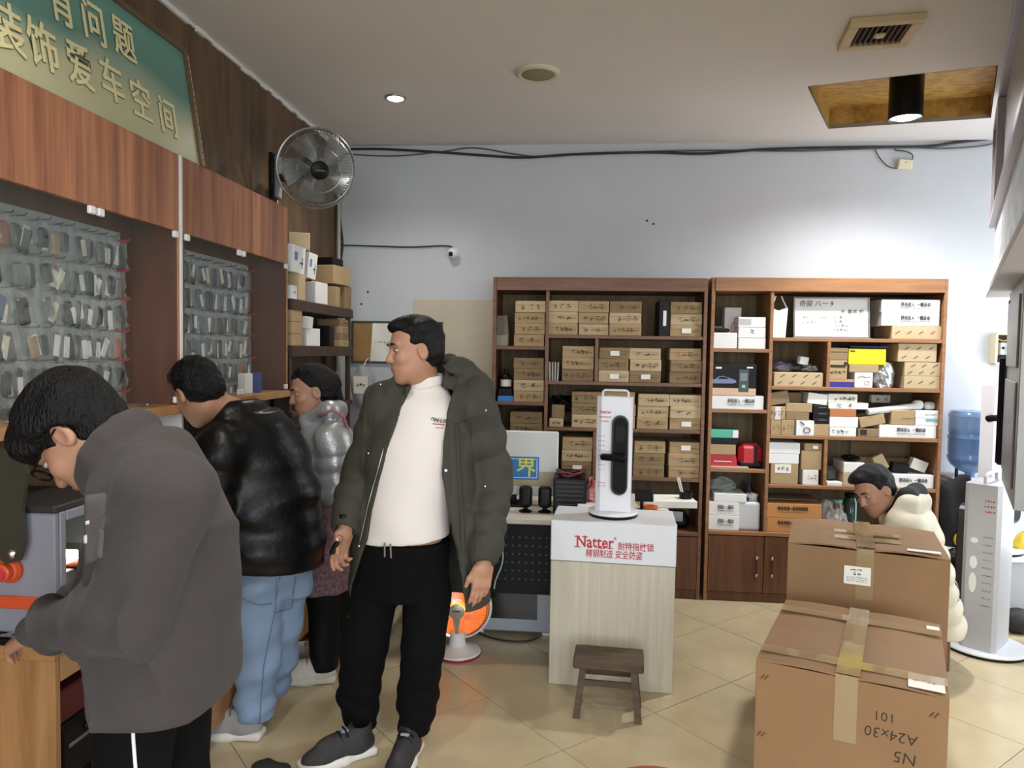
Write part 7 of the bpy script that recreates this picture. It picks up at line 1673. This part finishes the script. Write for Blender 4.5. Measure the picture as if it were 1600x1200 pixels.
add_hand(B, a3[2], (-.95, .25, .1), (0, .8, -.5), -1, s=.92); add_hand(B, a3b[2], (-.95, -.2, .1), (0, -.8, -.5), 1, s=.92)
for dy in (-.08, .08): B.chain([(J(514, 915, Y3).x, Y3 + dy, .8), (J(514, 970, Y3).x, Y3 + dy, .45), (J(516, 1035, Y3).x, Y3 + dy, .1), (J(500, 1035, Y3).x, Y3 + dy, .05)], [.075, .055, .04, .03])
sdf_obj('body', B, m_skin, p3, .0062); face_parts(p3, h3); add_hair(p3, h3, 'tied', 12)
B = Body(); B.loft([J(512, 790, Y3), J(513, 740, Y3), J(514, 690, Y3), J(506, 648, Y3)], [.19, .2, .19, .1], [.13, .135, .13, .085], (0, 1, 0), .04)
for a_ in (a3, a3b): B.cap(sp3[2], a_[0], .1, .085, .05).cap(a_[0], a_[1], .085, .078, .03, rings=3, amp=.012).cap(a_[1], a_[2], .078, .058, .03, rings=3, amp=.012)
B.chain([J(478, 655, 3.36), J(515, 640, 3.32), J(528, 640, 3.46), J(512, 640, 3.6), J(478, 655, 3.55)], [.03, .036, .04, .036, .03], .03)
B.disp(folds(31, .01, 24, (1, .7, 1.4))); B.plane(J(512, 778, Y3), (0, 0, -1), .01); B.ell(h3.L(0, .0, -.03), (.08, .09, .11), .01, h3.R, 'sub'); sdf_obj('puffer_jacket', B, m_silver, p3, .0075)
B = Body(); B.loft([J(506, 914, Y3), J(510, 840, Y3), J(512, 760, Y3)], [.205, .2, .18], [.14, .14, .125], (0, 1, 0), .03); B.disp(folds(32, .006, 20)); sdf_obj('apron', B, m_floral, p3, .008)
obj('apron_strap', MB().tube([J(497, 650, 3.27), J(520, 640, 3.25), J(537, 652, 3.3), J(549, 690, 3.36), J(550, 730, 3.38)], .008, 8), mat('strap_pink', '#a86f7c', .7), p3, 'all', world=True)
B = Body()
B.chain([J(482, 765, 3.3), J(490, 762, 3.29)], [.05, .055], .02); o = sdf_obj('sleeve_cuff', B, mat('cuff_pink', '#c79aa0', .7), p3, .006)
B = Body()
for dy in (-.08, .08): B.chain([(J(512, 905, Y3).x, Y3 + dy, .6), (J(514, 970, Y3).x, Y3 + dy, .42), (J(516, 1035, Y3).x, Y3 + dy, .05)], [.09, .078, .066], .03)
B.disp(folds(33, .005, 22)); B.plane((0, 0, .06), (0, 0, -1)); tr3 = sdf_obj('trousers', B, mat('track_trousers', '#0b0d0e', .65, spec=.2), p3, .008)
shoe(p3, (J(525, 1062, 3.38).x, 3.38, 0), (-.97, -.22), m_sneakw, m_sneakw, .27, ml=m_inkr); shoe(p3, (J(520, 1050, 3.56).x, 3.56, 0), (-.98, -.1), m_sneakw, m_sneakw, .27, ml=m_inkr)

# ---- seated person in the cream puffer coat behind the cartons
Y5 = 3.98
m_cream = mat('cream_puffer', '#cfc6ae', .6, var=.05, scale=12, bump=.15, bscale=40)
p5 = thing('person', 'person in cream puffer coat sitting bent forward behind the cartons', 'person', (J(1447, 960, Y5).x, Y5, 0))
h5 = Head(J(1366, 766, 3.93), (-.78, -.4, -.5), (-.45, 0, .9), .99)
B = Body(); sp5 = [J(1447, 945, Y5), J(1434, 880, Y5), J(1420, 822, Y5), J(1403, 796, Y5)]; add_head(B, h5, J(1400, 790, 3.96))
B.loft(sp5, [.15, .15, .14, .06], [.1, .1, .1, .055], (0, 1, 0), .05)
sxh = sp5[0].x
a5 = [J(1418, 828, 3.8), J(1392, 900, 3.78), J(1340, 880, 3.86)]; a5b = [J(1418, 828, 4.16), J(1392, 900, 4.18), J(1340, 880, 4.1)]
for a_ in (a5, a5b): B.cap(sp5[2], a_[0], .06, .045, .05); B.chain(a_, [.042, .036, .026])
add_hand(B, a5[2], (-.9, .2, -.2), (0, .6, -.7), -1); add_hand(B, a5b[2], (-.9, -.2, -.2), (0, -.6, -.7), 1)
for dy in (-.11, .11): B.chain([(sxh, Y5 + dy, .4), (sxh - .4, Y5 + dy, .46), (sxh - .42, Y5 + dy, .08), (sxh - .5, Y5 + dy, .05)], [.08, .06, .042, .03])
sdf_obj('body', B, m_skin, p5, .0065); face_parts(p5, h5); add_hair(p5, h5, 'short', 15)
B = Body(); B.loft([sp5[0] + Vector((.03, 0, -.13)), sp5[0], sp5[1], sp5[2], sp5[3]], [.24, .24, .24, .22, .13], [.14, .145, .135, .12, .085], (0, 1, 0), .04, rings=7, amp=.016)
for a_ in (a5, a5b): B.cap(sp5[2], a_[0], .12, .1, .05).cap(a_[0], a_[1], .1, .085, .03, rings=3, amp=.014).cap(a_[1], a_[2], .085, .06, .03, rings=3, amp=.014)
B.chain([J(1398, 812, 3.82), J(1420, 790, 3.82), J(1434, 782, 3.98), J(1420, 788, 4.14), J(1398, 812, 4.12)], [.035, .05, .06, .05, .035], .03); B.disp(folds(51, .006, 18)); B.ell(h5.L(0, -.02, -.05), (.085, .1, .11), .01, h5.R, 'sub')
B.plane((0, 0, .2), (0, 0, -1)); ct5 = sdf_obj('puffer_coat', B, m_cream, p5, .008)
B = Body(); B.chain([J(1395, 800, 3.9), J(1418, 776, 3.88), J(1432, 770, 3.98), J(1412, 778, 4.06)], [.03, .042, .046, .04], .03); o = sdf_obj('hood_lining', B, mat('lining_black', '#161616', .8), p5, .007)
B = Body()
for dy in (-.11, .11): B.chain([(sxh, Y5 + dy, .41), (sxh - .4, Y5 + dy, .46), (sxh - .42, Y5 + dy, .1)], [.1, .082, .062], .04)
sdf_obj('trousers', B, mat('dark_trousers', '#26231f', .8), p5, .009)
for dy in (-.11, .11): shoe(p5, (sxh - .36, Y5 + dy, 0), (-1, 0), m_sneak, m_solew)
t = thing('low_stool', 'low brown stool under the person in the cream coat', 'stool', (sxh - .06, Y5, 0)); obj('seat', MB().box((0, 0, .27), (.3, .26, .04), .01), mat('stool_brown', '#6a4a34', .6), t)
for sx in (-1, 1):
    for sy in (-1, 1): obj('leg', MB().box((sx * .12, sy * .1, .125), (.03, .03, .25), .003), MATS['stool_brown'], t)
# crumpled dark mat by the counter
B = Body(); q = at(425, 1196, Z=0); B.ell((0, 0, .003), (.07, .05, .009)).ell((.035, .01, .005), (.05, .02, .01)); B.disp(folds(61, .006, 60))
tag(obj('dark_rag', B.mesh('dark_rag', .006), mat('rag_dark', '#2c2d2a', .9, var=.3, scale=50), loc=(q.x, q.y - .03, .004), smooth='all'), 'dark speckled rag on the floor by the white shoes', 'rag')

# fine print and handwriting: strokes too small to pick apart stay joined
for o in bpy.data.objects:
    if o.type == 'MESH' and o.name.split('.')[0] in ('handwriting', 'printing', 'label_print', 'print_line', 'small_lettering', 'faded_print', 'slanted_print', 'label_ink'): o['kind'] = 'stuff'
